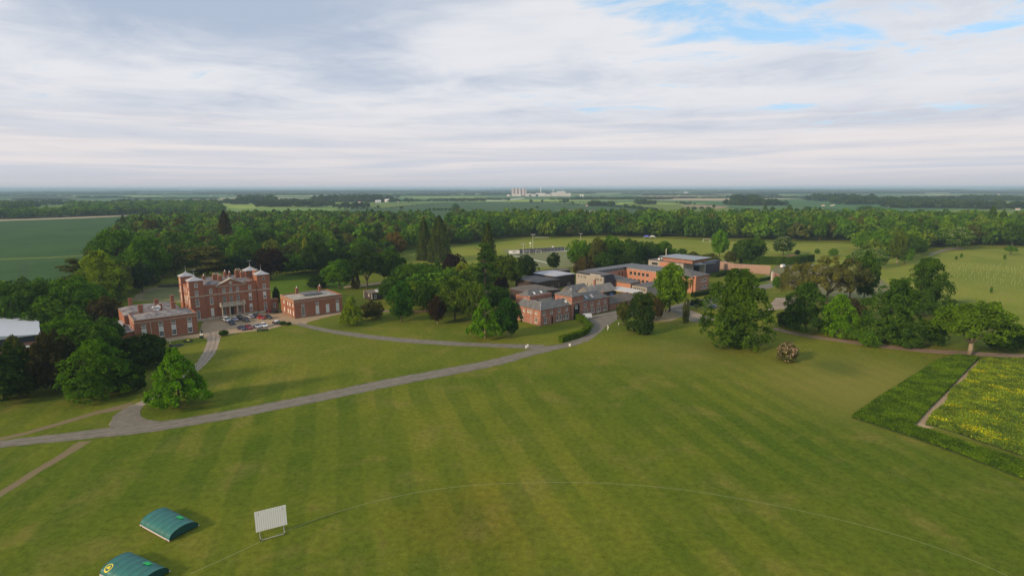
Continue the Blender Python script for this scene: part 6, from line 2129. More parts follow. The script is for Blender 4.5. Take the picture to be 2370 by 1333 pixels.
cottage(1378, 474, 11, 'red roofed farmhouse among trees beyond the wheat fields', (0.5, 0.4, 0.3), (0.50, 0.15, 0.10))
cottage(1358, 477, 5, 'tiny white building at the foot of the red roofed farm trees')
cottage(799, 471, 5, 'white house at the edge of the copse left of the pale green field')
cottage(832, 469, 6, 'pale house right of the white house by the copse')
cottage(875, 469, 12, 'long white roofed shed left of the far copse', (0.6, 0.6, 0.58), (0.6, 0.6, 0.6), name='shed')
cottage(896, 468, 14, 'longest white shed right of its neighbour by the far copse', (0.6, 0.6, 0.58), (0.6, 0.6, 0.6), name='shed')
cottage(920, 468, 6, 'pale house behind the long white sheds')
for x, y, w_ in ((672, 473, 5), (698, 472, 6), (706, 474, 4), (632, 475, 5), (648, 474, 4), (720, 475, 4)):
    cottage(x, y, w_, 'pale house of the village hidden in trees left of the far copse', group='village houses in the trees')
for x, y, w_, rc in ((1905, 478, 6, (0.4, 0.16, 0.12)), (1924, 478, 5, (0.3, 0.2, 0.17)), (1929, 477, 4, (0.5, 0.5, 0.5)), (2100, 479, 7, (0.4, 0.16, 0.11)), (2058, 480, 5, (0.5, 0.5, 0.5)), (2038, 467, 4, (0.55, 0.55, 0.55)), (2125, 478, 6, (0.3, 0.22, 0.2)), (2355, 488, 8, (0.4, 0.3, 0.25))):
    cottage(x, y, w_, 'small house scattered in the tree belts of the right hand plain', roofc=rc, group='houses on the right hand plain')
cottage(1587, 449.5, 8, 'tiny bright white building far out on the plain right of the factory', (0.7, 0.7, 0.7), (0.7, 0.7, 0.7), name='shed')
cottage(1760, 474.5, 9, 'white shed in the copse of the right hand plain', (0.65, 0.65, 0.65), (0.65, 0.65, 0.65), name='shed')
cottage(1736, 476.5, 3, 'small white cottage left of the shed in the right hand copse', (0.65, 0.65, 0.65), (0.65, 0.65, 0.65))
for i in range(26):
    x, y = rnd.uniform(0, 2370), rnd.choice((445, 446, 448, 450, 453))
    cottage(x, y, rnd.uniform(2.0, 4.5), 'speck of a pale house far out towards the horizon', group='specks of houses near the horizon', roofc=rnd.choice(((0.45, 0.42, 0.4), (0.3, 0.2, 0.18), (0.5, 0.5, 0.5))))
strip('distant_road', [(1020, 464.6), (1120, 464.2), (1160, 463.4), (1210, 458.5)], [(1020, 465.3), (1120, 465.0), (1165, 464.6), (1216, 459.2)], 0.2, M_WLINE)

# ------------------------------------------------------------------ haze over the whole plain
hb = MB().box(-32000, 32000, -4000, 34000, -1.5, 68.0)
hm = bpy.data.materials.new('haze')
hm.use_nodes = True
hm.node_tree.nodes.clear()
pv_ = hm.node_tree.nodes.new('ShaderNodeVolumePrincipled')
pv_.inputs['Color'].default_value = (0.50, 0.68, 0.87, 1)
pv_.inputs['Density'].default_value = 0.00011
pv_.inputs['Anisotropy'].default_value = 0.0
ho = hm.node_tree.nodes.new('ShaderNodeOutputMaterial')
hm.node_tree.links.new(pv_.outputs[0], ho.inputs['Volume'])
hz = hb.build('haze', [hm])
tag(hz, 'thin bluish haze over the plain', 'haze', None, 'stuff')

# ------------------------------------------------------------------ tall grass strip and flowering crop
def tall_cover(name, pxpoly, h, colours, wts, n, size, label, cat, base_mat, patches=None, seed=3, blade=2.0):
    poly = [G(*p) for p in pxpoly]
    rs = np.random.RandomState(seed)
    xs = [p[0] for p in poly]
    ys = [p[1] for p in poly]
    P, C_, N, idx = [], [], [], []
    while len(P) < n:
        X, Y = rs.uniform(min(xs), max(xs)), rs.uniform(min(ys), max(ys))
        if not inside(poly, X, Y):
            continue
        bump_ = 0.5 + 0.5 * math.sin(X * 0.9 + 1.3 * math.sin(Y * 0.5)) * math.sin(Y * 0.8 + X * 0.25)
        z = h * (0.62 + 0.30 * bump_) * rs.uniform(0.75, 1.08)
        w_ = list(wts)
        if patches:
            w_ = patches(X, Y, rs, w_)
        s = sum(w_)
        k = rs.choice(len(colours), p=[q / s for q in w_])
        c = colours[k]
        j = rs.uniform(0.75, 1.25)
        P.append((X, Y, z))
        N.append((rs.normal(0, 0.4), rs.normal(0, 0.4) - 0.2, 0.9))
        C_.append((c[0] * j, c[1] * j, c[2] * j, 1))
    V = leaf_quads(np.array(P), np.array(N), size, rs, blade)
    Cc = np.repeat(np.array(C_), 4, axis=0)
    root = link(name, mesh_np(name, V, np.arange(len(V)).reshape(-1, 4), M_LEAFV, 4, colors=Cc))
    tag(root, label, cat, None, 'stuff')
    # the dense body of stems below
    Pp = spline(poly, 3.0, True)
    Pp = [Vector((*p, 0)) for p in poly]
    b = MB()
    m = len(Pp)
    area = sum(Pp[i].x * Pp[(i + 1) % m].y - Pp[(i + 1) % m].x * Pp[i].y for i in range(m))
    if area < 0:
        Pp.reverse()
    b.solid([(p.x, p.y, 0.005) for p in Pp], [(p.x, p.y, h * 0.30) for p in Pp])
    b.build('stems', [base_mat], root)
    return root


M_STEMS = mat('stems', (0.035, 0.062, 0.010), 1.0, var=0.3, vscale=0.6)
tall_cover('tall_grass', [(1970, 968), (2030, 926), (2100, 882), (2172, 836), (2215, 825), (2262, 830), (2255, 840), (2200, 898), (2150, 948), (2112, 990), (2175, 1010), (2270, 1042), (2420, 1092), (2520, 1180), (2370, 1113), (2240, 1062), (2120, 1018)], 0.8,
           [(0.070, 0.125, 0.016), (0.092, 0.148, 0.020), (0.058, 0.104, 0.016), (0.16, 0.17, 0.09)], (4, 3, 3, 0.12), 95000, 0.27, 'uncut dark green strip of tall grass at the edge of the cricket field', 'tall grass', M_STEMS)


EDGE_A, EDGE_B = Vector(G(2150, 962)), Vector(G(2275, 833))


def rape(X, Y, rs, w):
    d = (EDGE_B - EDGE_A).normalized()
    q = Vector((X, Y)) - EDGE_A
    off = q.x * d.y - q.y * d.x                  # metres in from the left edge
    v = math.sin(X * 0.33 + 0.8) * math.sin(Y * 0.27 + X * 0.11) + 0.5 * math.sin(X * 0.9 + Y * 0.6) + 0.35 * math.sin(Y * 1.3 - X * 0.5)
    band = math.exp(-((off - 5.5 - 2.5 * math.sin(Y * 0.25)) / 4.0) ** 2)
    return (w[0], w[1] * (1.6 if off > 9 else 0.8), w[2] * (0.10 + 7.0 * band * (1.3 if v > 0.35 else 0.04) + (1.2 if v > 0.9 else 0)))


tall_cover('flowering_crop', [(2146, 976), (2158, 958), (2181, 941), (2190, 930), (2197, 908), (2218, 893), (2236, 880), (2240, 866), (2258, 852), (2263, 842), (2282, 834), (2330, 833), (2470, 842), (2560, 900), (2600, 1120), (2480, 1100), (2370, 1063), (2270, 1028), (2190, 1000), (2140, 985)], 0.9,
           [(0.150, 0.195, 0.030), (0.105, 0.165, 0.040), (0.34, 0.32, 0.025)], (4, 4, 1.2), 95000, 0.22, 'patchy crop strip with yellow flowers at the right edge', 'crop', mat('crop_stems', (0.075, 0.105, 0.018), 1.0, var=0.3, vscale=0.5), rape, 5)
patch('bare_soil_edge', [(2112, 990), (2150, 947), (2200, 897), (2258, 838), (2290, 832), (2330, 833), (2282, 862), (2232, 915), (2190, 965), (2160, 992)], 0.03, M_SOIL)

# ------------------------------------------------------------------ cars
def loft(sections, mi=0):
    """closed body from cross sections of equal point count"""
    b = MB()
    n = len(sections[0])
    for s in sections:
        b.v += [tuple(p) for p in s]
    for k in range(len(sections) - 1):
        for i in range(n):
            j = (i + 1) % n
            b.f.append((k * n + i, k * n + j, (k + 1) * n + j, (k + 1) * n + i))
            b.m.append(mi)
    b.f.append(tuple(reversed(range(n))))
    b.f.append(tuple(range((len(sections) - 1) * n, len(sections) * n)))
    b.m += [mi, mi]
    return b


def car_meshes(kind):
    key = ('car', kind)
    if key in WIN_CACHE:
        return WIN_CACHE[key]
    L, Wd = {'hatch': (3.9, 1.68), 'saloon': (4.4, 1.76), 'estate': (4.6, 1.8), 'van': (4.9, 1.9), 'suv': (4.6, 1.88)}[kind]
    h = L / 2
    belt = {'van': 1.15, 'suv': 1.05}.get(kind, 0.88)
    # lower body: sections from nose (+x) to tail
    prof = {'van': [(-h, .45, belt), (-h + .05, .3, belt + .05), (h - 1.1, .3, belt + .05), (h - .3, .32, .95), (h, .45, .75)],
            'hatch': [(-h, .42, .80), (-h + .2, .28, belt + .02), (-h * .2, .26, belt), (h - 1.0, .26, belt - .02), (h - .25, .28, .70), (h, .40, .55)],
            'saloon': [(-h, .42, .78), (-h + .2, .28, belt), (-h * .2, .26, belt), (h - 1.2, .26, belt - .02), (h - .25, .28, .70), (h, .40, .55)],
            'estate': [(-h, .42, .85), (-h + .15, .28, belt + .02), (-h * .2, .26, belt), (h - 1.2, .26, belt - .02), (h - .25, .28, .70), (h, .40, .55)],
            'suv': [(-h, .5, 1.0), (-h + .15, .36, belt), (0, .34, belt), (h - 1.1, .34, belt - .02), (h - .2, .36, .88), (h, .5, .7)]}[kind]
    secs = []
    for i, (x, z0, z1) in enumerate(prof):
        e = 0.86 if i in (0, len(prof) - 1) else 1.0
        w_ = Wd / 2 * e
        zm = (z0 + z1) / 2
        secs.append([(x, -w_ * .92, z0), (x, w_ * .92, z0), (x, w_, zm), (x, w_ * .97, z1 - .06), (x, w_ * .88, z1), (x, -w_ * .88, z1), (x, -w_ * .97, z1 - .06), (x, -w_, zm)])
    body = loft(secs).mesh('body', [M_CAR], False)
    # cabin: glass sides and a painted roof
    cab = {'hatch': (-h + .12, -h + .55, h - 1.75, h - 1.05, 1.42), 'saloon': (-h + .75, -h + 1.45, h - 2.0, h - 1.25, 1.40), 'estate': (-h + .1, -h + .4, h - 2.0, h - 1.25, 1.44),
           'van': (-h + .03, -h + .08, h - 1.5, h - .75, 1.95), 'suv': (-h + .12, -h + .45, h - 1.8, h - 1.1, 1.68)}[kind]
    xb, xbt, xft, xf, zt = cab
    wb, wt = Wd / 2 * .86, Wd / 2 * .70
    lo = [(xb, -wb, belt - .03), (xf, -wb, belt - .05), (xf, wb, belt - .05), (xb, wb, belt - .03)]
    hi = [(xbt, -wt, zt - .06), (xft, -wt, zt - .06), (xft, wt, zt - .06), (xbt, wt, zt - .06)]
    glass = MB().solid(lo, hi).mesh('windows', [M_GLASS])
    r_lo = [(xbt - .03, -wt - .03, zt - .07), (xft + .03, -wt - .03, zt - .07), (xft + .03, wt + .03, zt - .07), (xbt - .03, wt + .03, zt - .07)]
    r_hi = [(xbt + .08, -wt + .06, zt), (xft - .06, -wt + .06, zt), (xft - .06, wt - .06, zt), (xbt + .08, wt - .06, zt)]
    roof = MB().solid(r_lo, r_hi)
    if kind == 'van':
        roof.solid([(xb - .01, -wb - .02, belt - .05), (xf - .9, -wb - .02, belt - .05), (xf - .9, wb + .02, belt - .05), (xb - .01, wb + .02, belt - .05)],
                   [(xbt - .02, -wt - .04, zt - .075), (xf - 1.15, -wt - .04, zt - .075), (xf - 1.15, wt + .04, zt - .075), (xbt - .02, wt + .04, zt - .075)])
    else:
        xm2 = (xb + xf) / 2 - .1
        for x_ in (xm2,):
            for s in (-1, 1):
                roof.solid([(x_ - .05, s * (wb + .004), belt - .02), (x_ + .05, s * (wb + .004), belt - .02), (x_ + .05, s * (wb - .05), belt - .02), (x_ - .05, s * (wb - .05), belt - .02)][::s],
                           [(x_ - .05, s * (wt + .012), zt - .08), (x_ + .05, s * (wt + .012), zt - .08), (x_ + .05, s * (wt - .05), zt - .08), (x_ - .05, s * (wt - .05), zt - .08)][::s])
    roof = roof.mesh('roof', [M_CAR])
    wheel = MB().tube((0, -.1, 0), (0, .1, 0), .31, seg=14).mesh('wheel', [M_TYRE])
    rim = MB().tube((0, -.115, 0), (0, .115, 0), .18, seg=10).mesh('rim', [M_METAL])
    lamp = MB().box(-.05, .03, -.16, .16, -.07, .07).mesh('headlight', [M_LAMPGLASS])
    tail = MB().box(-.03, .05, -.12, .12, -.09, .09).mesh('tail_light', [mat('red_lamp', (0.4, 0.01, 0.01), 0.3)])
    WIN_CACHE[key] = (L, Wd, body, glass, roof, wheel, rim, lamp, tail, belt)
    return WIN_CACHE[key]


def car(px, py, kind, c, rz, label, roof=None, name='parked_car', cat='car', group=None):
    L, Wd, body, glass, roofm, wheel, rim, lamp, tail, belt = car_meshes(kind)
    X, Y = G(px, py)
    o = empty(name, (X, Y, 0.03), rz, label, cat, group)
    b_ = link('body', body, o)
    b_.color = (*c, 1)
    link('windows', glass, o)
    r = link('roof', roofm, o)
    r.color = (*(roof or c), 1)
    for sx in (-1, 1):
        for sy in (-1, 1):
            w_ = link('wheel', wheel, o, (sx * L * .31, sy * (Wd / 2 - .09), .31))
            link('rim', rim, w_)
            if sx > 0:
                link('headlight', lamp, o, (L / 2 - .05, sy * Wd * .33, .60))
            else:
                link('tail_light', tail, o, (-L / 2 + .02, sy * Wd * .36, .72))
    return o


NOSE = THETA - R(90)        # facing away from the house, towards the lawn
AWAY = THETA + R(90)
WHT, SIL, BLK, NVY, RED, GRY = (0.66, 0.67, 0.67), (0.36, 0.37, 0.42), (0.012, 0.013, 0.015), (0.012, 0.024, 0.075), (0.33, 0.006, 0.012), (0.045, 0.046, 0.05)
car(524.4, 743, 'suv', WHT, NOSE + 0.15, 'white estate car at the left end of the rows of parked cars')
car(536.6, 749.5, 'hatch', NVY, NOSE, 'dark blue car tucked against the white estate car')
car(543.2, 741, 'saloon', (0.42, 0.40, 0.48), AWAY, 'pale lilac silver car behind the dark blue car')
car(556.5, 738.3, 'estate', BLK, NOSE + 0.2, 'black car in front of the porch steps')
car(569, 743, 'hatch', GRY, NOSE + 0.15, 'charcoal car in front of the silver estate')
car(578.5, 734.8, 'estate', (0.46, 0.46, 0.50), AWAY + 0.1, 'silver estate car in the middle of the back row')
car(592.8, 733, 'saloon', (0.014, 0.022, 0.022), NOSE, 'black green car left of the bright red car')
car(605.4, 737.2, 'hatch', RED, NOSE + 0.35, 'bright red car in the middle of the forecourt')
car(621.6, 736.5, 'hatch', BLK, NOSE + 0.2, 'black car right of the bright red car')
car(626.7, 721.8 + 1.2, 'hatch', (0.40, 0.004, 0.02), THETA, 'crimson car parked against the house front')
car(638.4, 724, 'hatch', BLK, THETA, 'black car parked behind the crimson car by the link wall')
car(559.4, 762, 'saloon', (0.016, 0.018, 0.06), NOSE + 0.25, 'navy car with pale nose at the lawn edge')
car(575.6, 760, 'hatch', (0.24, 0.006, 0.02), NOSE + 0.2, 'dark red car at the lawn edge next to the navy car')
car(594.8, 757.2, 'saloon', SIL, NOSE + 0.2, 'silver grey car at the lawn edge')
car(610.5, 755.5, 'hatch', WHT, NOSE + 0.1, 'white car at the lawn edge, right end of its row')
car(642.5, 750, 'hatch', BLK, NOSE + 0.6, 'black car with white roof beside the clipped bush', roof=(0.66, 0.66, 0.66))
car(1354.5, 738.5, 'van', (0.72, 0.72, 0.70), R(205), 'white van parked before the gateway tower', name='delivery_van', cat='van')
for k, (x_, y_, kd, c_, l_) in enumerate(((1669, 613.5, 'estate', WHT, 'white car at the left end of the cars above the garden wall'), (1680, 613.8, 'hatch', SIL, 'silver car second from left above the garden wall'),
                                       (1676, 609.5, 'suv', (0.5, 0.52, 0.55), 'pale car behind the white one above the garden wall'), (1812, 620, 'van', (0.7, 0.7, 0.68), 'white van at the right end of the garden wall'),
                                       (1868, 623, 'estate', WHT, 'white car seen through the thin leaved trees'), (1884, 642, 'hatch', SIL, 'silver car in the car park under the thin trees'), (1862, 664, 'hatch', WHT, 'white car below the silver one under the thin trees'),
                                       (1648, 713, 'hatch', (0.10, 0.15, 0.18), 'grey blue car half hidden by the huge spreading tree'))):
    car(x_, y_, kd, c_, (0.2, 0.5, 2.9, 0.7, 0.4, 1.0, 0.6, 2.6)[k], l_)

# ------------------------------------------------------------------ cricket ground furniture
# sight screen: white vertical boards on a wheeled frame
A_, B_ = G(601, 1243.5), G(656.5, 1229)
dirx = math.atan2(B_[1] - A_[1], B_[0] - A_[0])
Ls = math.dist(A_, B_)
ss = empty('sight_screen', ((A_[0] + B_[0]) / 2, (A_[1] + B_[1]) / 2, 0), dirx, 'white slatted cricket sight screen on a wheeled metal frame', 'sight screen')
nb = 15
tw = 4.25
board = MB().box(-tw / nb / 2 * 0.90, tw / nb / 2 * 0.90, -0.03, 0.03, 0, 3.05).mesh('board', [M_WHITE])
for i in range(nb):
    bd = link('board', board, ss, (-tw / 2 + tw / nb * (i + 0.5), -0.2 + 0.0 * i, 1.15))
    bd.rotation_euler = (R(-4), 0, 0)
MB().box(-tw / 2, tw / 2, -0.10, -0.04, 1.5, 1.6).box(-tw / 2, tw / 2, -0.02, 0.04, 3.75, 3.85).build('cross_rail', [M_METAL], ss)
for s in (-1, 1):
    x = s * Ls / 2
    MB().tube((x, -0.05, 0.18), (x, -0.02, 3.9), 0.045, seg=8).tube((x, -0.9, 0.18), (x, 0.9, 0.18), 0.04, seg=8).tube((x, 0.9, 0.2), (x, 0.0, 2.6), 0.035, seg=8).build('leg_frame', [M_METAL], ss)
    for y in (-0.9, 0.9):
        MB().tube((x - 0.05, y, 0.15), (x + 0.05, y, 0.15), 0.15, seg=12).build('wheel', [M_TYRE], ss)
MB().tube((-Ls / 2, -0.9, 0.2), (Ls / 2, -0.9, 0.2), 0.035, seg=8).build('base_rail', [M_METAL], ss)


def pitch_cover(px1, px2, span, label, logo=False, Lc=None):
    a, b_ = G(*px1), G(*px2)
    rz = math.atan2(b_[1] - a[1], b_[0] - a[0])
    Lc = Lc or math.dist(a, b_)
    o = empty('pitch_cover', (a[0], a[1], 0), rz, label, 'pitch cover', 'wheeled pitch covers')
    hh = 1.45
    N_ = 18
    prof = [(span / 2 - span / 2 * math.cos(math.pi * i / N_), 0.22 + (hh - 0.22) * math.sin(math.pi * i / N_) ** 0.85) for i in range(N_ + 1)]
    nb_ = 6
    mb = MB()
    for k in range(nb_):
        x0_, x1_ = Lc * k / nb_, Lc * (k + 1) / nb_
        sg = [(x0_, 0.0), ((x0_ + x1_) / 2, -0.035), (x1_, 0.0)]
        for (xa, da), (xb_, db) in zip(sg, sg[1:]):
            for (y0_, z0_), (y1_, z1_) in zip(prof, prof[1:]):
                mb.poly([(xa, y0_, z0_ + da), (xb_, y0_, z0_ + db), (xb_, y1_, z1_ + db), (xa, y1_, z1_ + da)])
    mb.build('cover_sheet', [M_GREENSHEET], o, smooth=False)
    for k in range(nb_ + 1):
        seam = MB()
        x_ = Lc * k / nb_
        for (y0_, z0_), (y1_, z1_) in zip(prof, prof[1:]):
            seam.poly([(x_ - 0.025, y0_, z0_ + 0.012), (x_ + 0.025, y0_, z0_ + 0.012), (x_ + 0.025, y1_, z1_ + 0.012), (x_ - 0.025, y1_, z1_ + 0.012)])
        seam.build('seam', [M_GREENDARK], o)
    for x_ in (0.03, Lc - 0.03):
        MB().poly([(x_, y, z) for y, z in prof]).build('end_sheet', [M_GREENDARK], o)
    for y in (-0.03, span + 0.03):
        MB().box(-0.05, Lc + 0.05, y - 0.05, y + 0.05, 0.12, 0.30).build('side_rail', [mat('rail_white', (0.55, 0.47, 0.44), 0.6)], o)
        for x_ in (0.5, Lc - 0.5):
            MB().tube((x_, y - 0.06, 0.12), (x_, y + 0.06, 0.12), 0.12, seg=10).build('wheel', [M_TYRE], o)
    j = int(N_ * 0.55)
    yy, zz_ = prof[j + 3]
    MB().solid([(Lc * 0.60, yy - 0.35, zz_ + 0.12), (Lc * 0.74, yy - 0.35, zz_ + 0.12), (Lc * 0.76, yy + 0.15, zz_ + 0.0), (Lc * 0.62, yy + 0.15, zz_ + 0.0)],
               [(Lc * 0.60, yy - 0.35, zz_ + 0.20), (Lc * 0.74, yy - 0.35, zz_ + 0.20), (Lc * 0.76, yy + 0.15, zz_ + 0.08), (Lc * 0.62, yy + 0.15, zz_ + 0.08)]).build('strap', [M_LIME], o)
    if logo:
        # printed ring emblem lying on the curved sheet
        def on(u, v):
            t_ = min(0.999, max(0.001, v / span))
            th_ = math.acos(1 - 2 * t_)
            return (u, v, 0.22 + (hh - 0.22) * math.sin(th_) ** 0.85 + 0.012)
        cu, cv = 0.95, 0.62
        def ringm(r0, r1, sx, sv, rot=0, seg=28):
            mbb = MB()
            for i in range(seg):
                q = []
                for rr_2, t_ in ((r0, i), (r1, i), (r1, i + 1), (r0, i + 1)):
                    an = 2 * math.pi * t_ / seg
                    q.append(on(cu + rr_2 * sx * math.cos(an), cv + rr_2 * sv * math.sin(an)))
                mbb.poly(q)
            return mbb
        ringm(0.72, 0.90, 0.62, 0.55).build('emblem', [M_YELLOW], o)
        mbb = MB()
        for (p0, p1) in (((-0.28, -0.12), (0.0, 0.22)), ((0.0, 0.22), (0.28, -0.12)), ((-0.15, -0.16), (0.0, 0.02)), ((0.0, 0.02), (0.15, -0.16))):
            d = Vector((p1[0] - p0[0], p1[1] - p0[1])).normalized() * 0.05
            q = [(p0[0] - d.y, p0[1] + d.x), (p0[0] + d.y, p0[1] - d.x), (p1[0] + d.y, p1[1] - d.x), (p1[0] - d.y, p1[1] + d.x)]
            mbb.poly([on(cu + a1_, cv + b1_) for a1_, b1_ in q])
        mbb.build('emblem_mark', [M_YELLOW], o)
    return o


pitch_cover((324, 1216), (391, 1253), 4.3, 'green curved pitch cover with white base rail left of the sight screen')
pitch_cover((231, 1331), (296, 1363), 4.3, 'green curved pitch cover with yellow ring emblem, cut by the bottom edge', True, 7.6)


def simple(name, px, py, label, cat, mb, mats, parts=None, rz=0.0, z=0.0, group=None):
    X, Y = G(px, py)
    o = empty(name, (X, Y, z), rz, label, cat, group)
    for pn, m_b, mm in parts:
        m_b.build(pn, [mm], o)
    return o


# signs and small furniture
simple('sign', 1219, 808, 'white notice boards on the grass tip where the drives meet', 'sign', None, None,
       [('board', MB().box(-0.55, -0.06, -0.03, 0.03, 0.35, 1.25), M_WHITE), ('board', MB().box(0.06, 0.55, 0.3, 0.36, 0.45, 1.5), M_WHITE), ('post', MB().tube((-0.3, 0.05, 0), (-0.3, 0.05, 1.2), 0.04).tube((0.3, 0.4, 0), (0.3, 0.4, 1.4), 0.04), M_METAL)], rz=0.2)
simple('sign', 1318, 803, 'small white sign on the lower verge opposite the curved hedge', 'sign', None, None,
       [('board', MB().box(-0.3, 0.3, -0.03, 0.03, 0.3, 1.1), M_WHITE), ('post', MB().tube((0, 0.05, 0), (0, 0.05, 1.0), 0.04), M_METAL)])
simple('sign', 1297, 790, 'grey marker post at the tip of the curved hedge', 'post', None, None,
       [('post', MB().box(-0.25, 0.25, -0.2, 0.2, 0, 0.95), M_STONE), ('cap', MB().box(-0.3, 0.3, -0.25, 0.25, 0.95, 1.05), M_STONE)])
simple('planter_sign', 466, 781.5, 'pair of small white boards above a dark green box by the hall drive', 'sign', None, None,
       [('box', MB().box(-0.55, 0.55, -0.35, 0.35, 0, 0.85), mat('dark_green_paint', (0.01, 0.03, 0.015), 0.5)), ('board', MB().box(-0.45, -0.12, -0.05, 0.02, 0.87, 1.7), M_WHITE), ('board', MB().box(0.12, 0.45, -0.05, 0.02, 0.87, 1.7), M_WHITE)])
simple('litter_bin', 465, 770.5, 'black bin with white badge at the corner of the left service wing', 'bin', None, None,
       [('bin', MB().lathe([(0.35, 0), (0.42, 0.5), (0.42, 1.0), (0.2, 1.2)], seg=12), M_DARK), ('badge', MB().tube((0, -0.43, 0.75), (0, -0.46, 0.75), 0.16, seg=10), M_WHITE)])
simple('bench', 607.5, 766.5, 'dark green garden bench on the lawn edge in front of the white car', 'bench', None, None,
       [('seat', MB().box(-1.9, 1.9, -0.25, 0.25, 0.40, 0.46), mat('bench_green', (0.018, 0.045, 0.030), 0.6)), ('backrest', MB().box(-1.9, 1.9, 0.25, 0.31, 0.46, 0.95), mat('bench_green', (0.018, 0.045, 0.030), 0.6)),
        ('leg', MB().box(-1.8, -1.7, -0.2, 0.25, 0, 0.4), M_DARK), ('leg', MB().box(1.7, 1.8, -0.2, 0.25, 0, 0.4), M_DARK), ('leg', MB().box(-0.05, 0.05, -0.2, 0.25, 0, 0.4), M_DARK)], rz=0.35)
simple('litter_bin', 1303, 0 + 748, 'tiny pale globe lamp by the stable door', 'lamp', None, None, [('globe', MB().lathe([(0.05, 0.9), (0.25, 1.05), (0.25, 1.25), (0.05, 1.4)], seg=10), M_WHITE), ('post', MB().tube((0, 0, 0), (0, 0, 0.9), 0.04), M_METAL)]) if False else None
for k, (x_, y_, l_) in enumerate(((1406, 760, 'white bollard nearest the stable yard on the verge'), (1407.5, 763, 'white bollard in the middle of three on the verge'), (1405.5, 766, 'lowest white bollard on the verge by the road bend'), (1431.5, 754, 'white sign plate on the trunk side of the roadside tree'), (1384, 727.5, 'round white plate at the foot of the right stable range'), (1274, 749.5, 'small round white lamp by the stable door'))):
    simple('bollard', x_, y_, l_, 'bollard' if k < 3 else 'plate', None, None, [('post', MB().tube((0, 0, 0), (0, 0, 0.75), 0.09, seg=8), M_METAL), ('head', MB().lathe([(0.1, 0.75), (0.2, 0.85), (0.2, 1.0), (0.08, 1.1)], seg=8), M_WHITE)])
simple('flower_bed', 435, 781 + 8, 'dark round flower bed on the small lawn by the hall drive, right one', 'flower bed', None, None, [('planting', MB().lathe([(1.6, 0.01), (1.4, 0.25), (0.6, 0.35)], seg=14), MATS['dark_planting']), ('flowers', MB().lathe([(0.5, 0.35), (0.3, 0.6)], seg=8), M_OLIVEFL if 'M_OLIVEFL' in globals() else M_YELLOW)])
simple('flower_bed', 408, 799, 'dark round flower bed on the small lawn by the hall drive, left one', 'flower bed', None, None, [('planting', MB().lathe([(1.9, 0.01), (1.7, 0.25), (0.8, 0.35)], seg=14), MATS['dark_planting']), ('edging', MB().lathe([(2.05, 0.0), (2.05, 0.08), (1.95, 0.08)], seg=14), M_DARK)])
simple('statue', 394, 801, 'small pale statue on a plinth by the left flower bed', 'statue', None, None, [('plinth', MB().box(-0.25, 0.25, -0.25, 0.25, 0, 0.8), M_DARK), ('figure', MB().lathe([(0.16, 0.8), (0.2, 1.1), (0.12, 1.5), (0.2, 1.7), (0.08, 1.9), (0.12, 2.05), (0.02, 2.2)], seg=10), M_STONE)])

# floodlight masts, goals, screens round the sports court
for k, (x_, yb, yt, l_) in enumerate(((1211, 598, 565, 'floodlight mast at the near left corner of the sports court'), (1233, 583, 543, 'tallest floodlight mast behind the sports court'), (1343.5, 560, 541, 'distant floodlight mast right of the sports court'))):
    X, Y = G(x_, yb)
    H = height_at(x_, yb, yt)
    o = empty('floodlight_mast', (X, Y, 0), 0, l_, 'floodlight')
    MB().tube((0, 0, 0), (0, 0, H), 0.22, 0.12, 8).build('mast', [M_METAL], o)
    MB().box(-1.8, 1.8, -0.1, 0.1, H - 0.1, H + 0.12).build('crossarm', [M_METAL], o)
    for s in (-1.5, -0.5, 0.5, 1.5):
        MB().box(s - 0.3, s + 0.3, -0.35, -0.05, H - 0.3, H + 0.2).build('lamp_head', [M_PALE_LEAD], o)


def goal(x, yb, w, h, label, rz=0.0):
    X, Y = G(x, yb)
    o = empty('goal', (X, Y, 0), rz, label, 'goal')
    MB().tube((-w / 2, 0, 0), (-w / 2, 0, h), 0.10, seg=6).build('post', [M_WHITE], o)
    MB().tube((w / 2, 0, 0), (w / 2, 0, h), 0.10, seg=6).build('post', [M_WHITE], o)
    MB().tube((-w / 2, 0, h), (w / 2, 0, h), 0.10, seg=6).build('crossbar', [M_WHITE], o)
    MB().tube((-w / 2, 0, h), (-w / 2, 1.5, 0), 0.05, seg=5).tube((w / 2, 0, h), (w / 2, 1.5, 0), 0.05, seg=5).tube((-w / 2, 1.5, 0.05), (w / 2, 1.5, 0.05), 0.05, seg=5).build('stay', [M_WHITE], o)


goal(1635, 561, 6.5, 2.7, 'white goal beside the bright green tree at the wood edge')
goal(1219, 588, 4.4, 2.2, 'left white goal inside the sports court fence')
goal(1246, 586.5, 4.4, 2.2, 'right white goal inside the sports court fence')
simple('banner', 1190, 588.5, 'white banner board with dark oval print at the left end of the sports court', 'banner', None, None,
       [('board', MB().box(-4.2, 4.2, -0.06, 0.06, 0.4, 2.9), M_WHITE), ('print', MB().solid([(1.0 * math.cos(t) * 1.7, -0.065, 1.6 + 0.75 * math.sin(t)) for t in (math.pi * i / 9 for i in range(10))], [(1.7 * math.cos(t), -0.075, 1.6 + 0.75 * math.sin(t)) for t in (math.pi * i / 9 for i in range(10))]), M_GRY if 'M_GRY' in globals() else M_ZINC),
        ('post', MB().tube((-4, 0.1, 0), (-4, 0.1, 3), 0.06).tube((4, 0.1, 0), (4, 0.1, 3), 0.06), M_METAL)], rz=0.15)
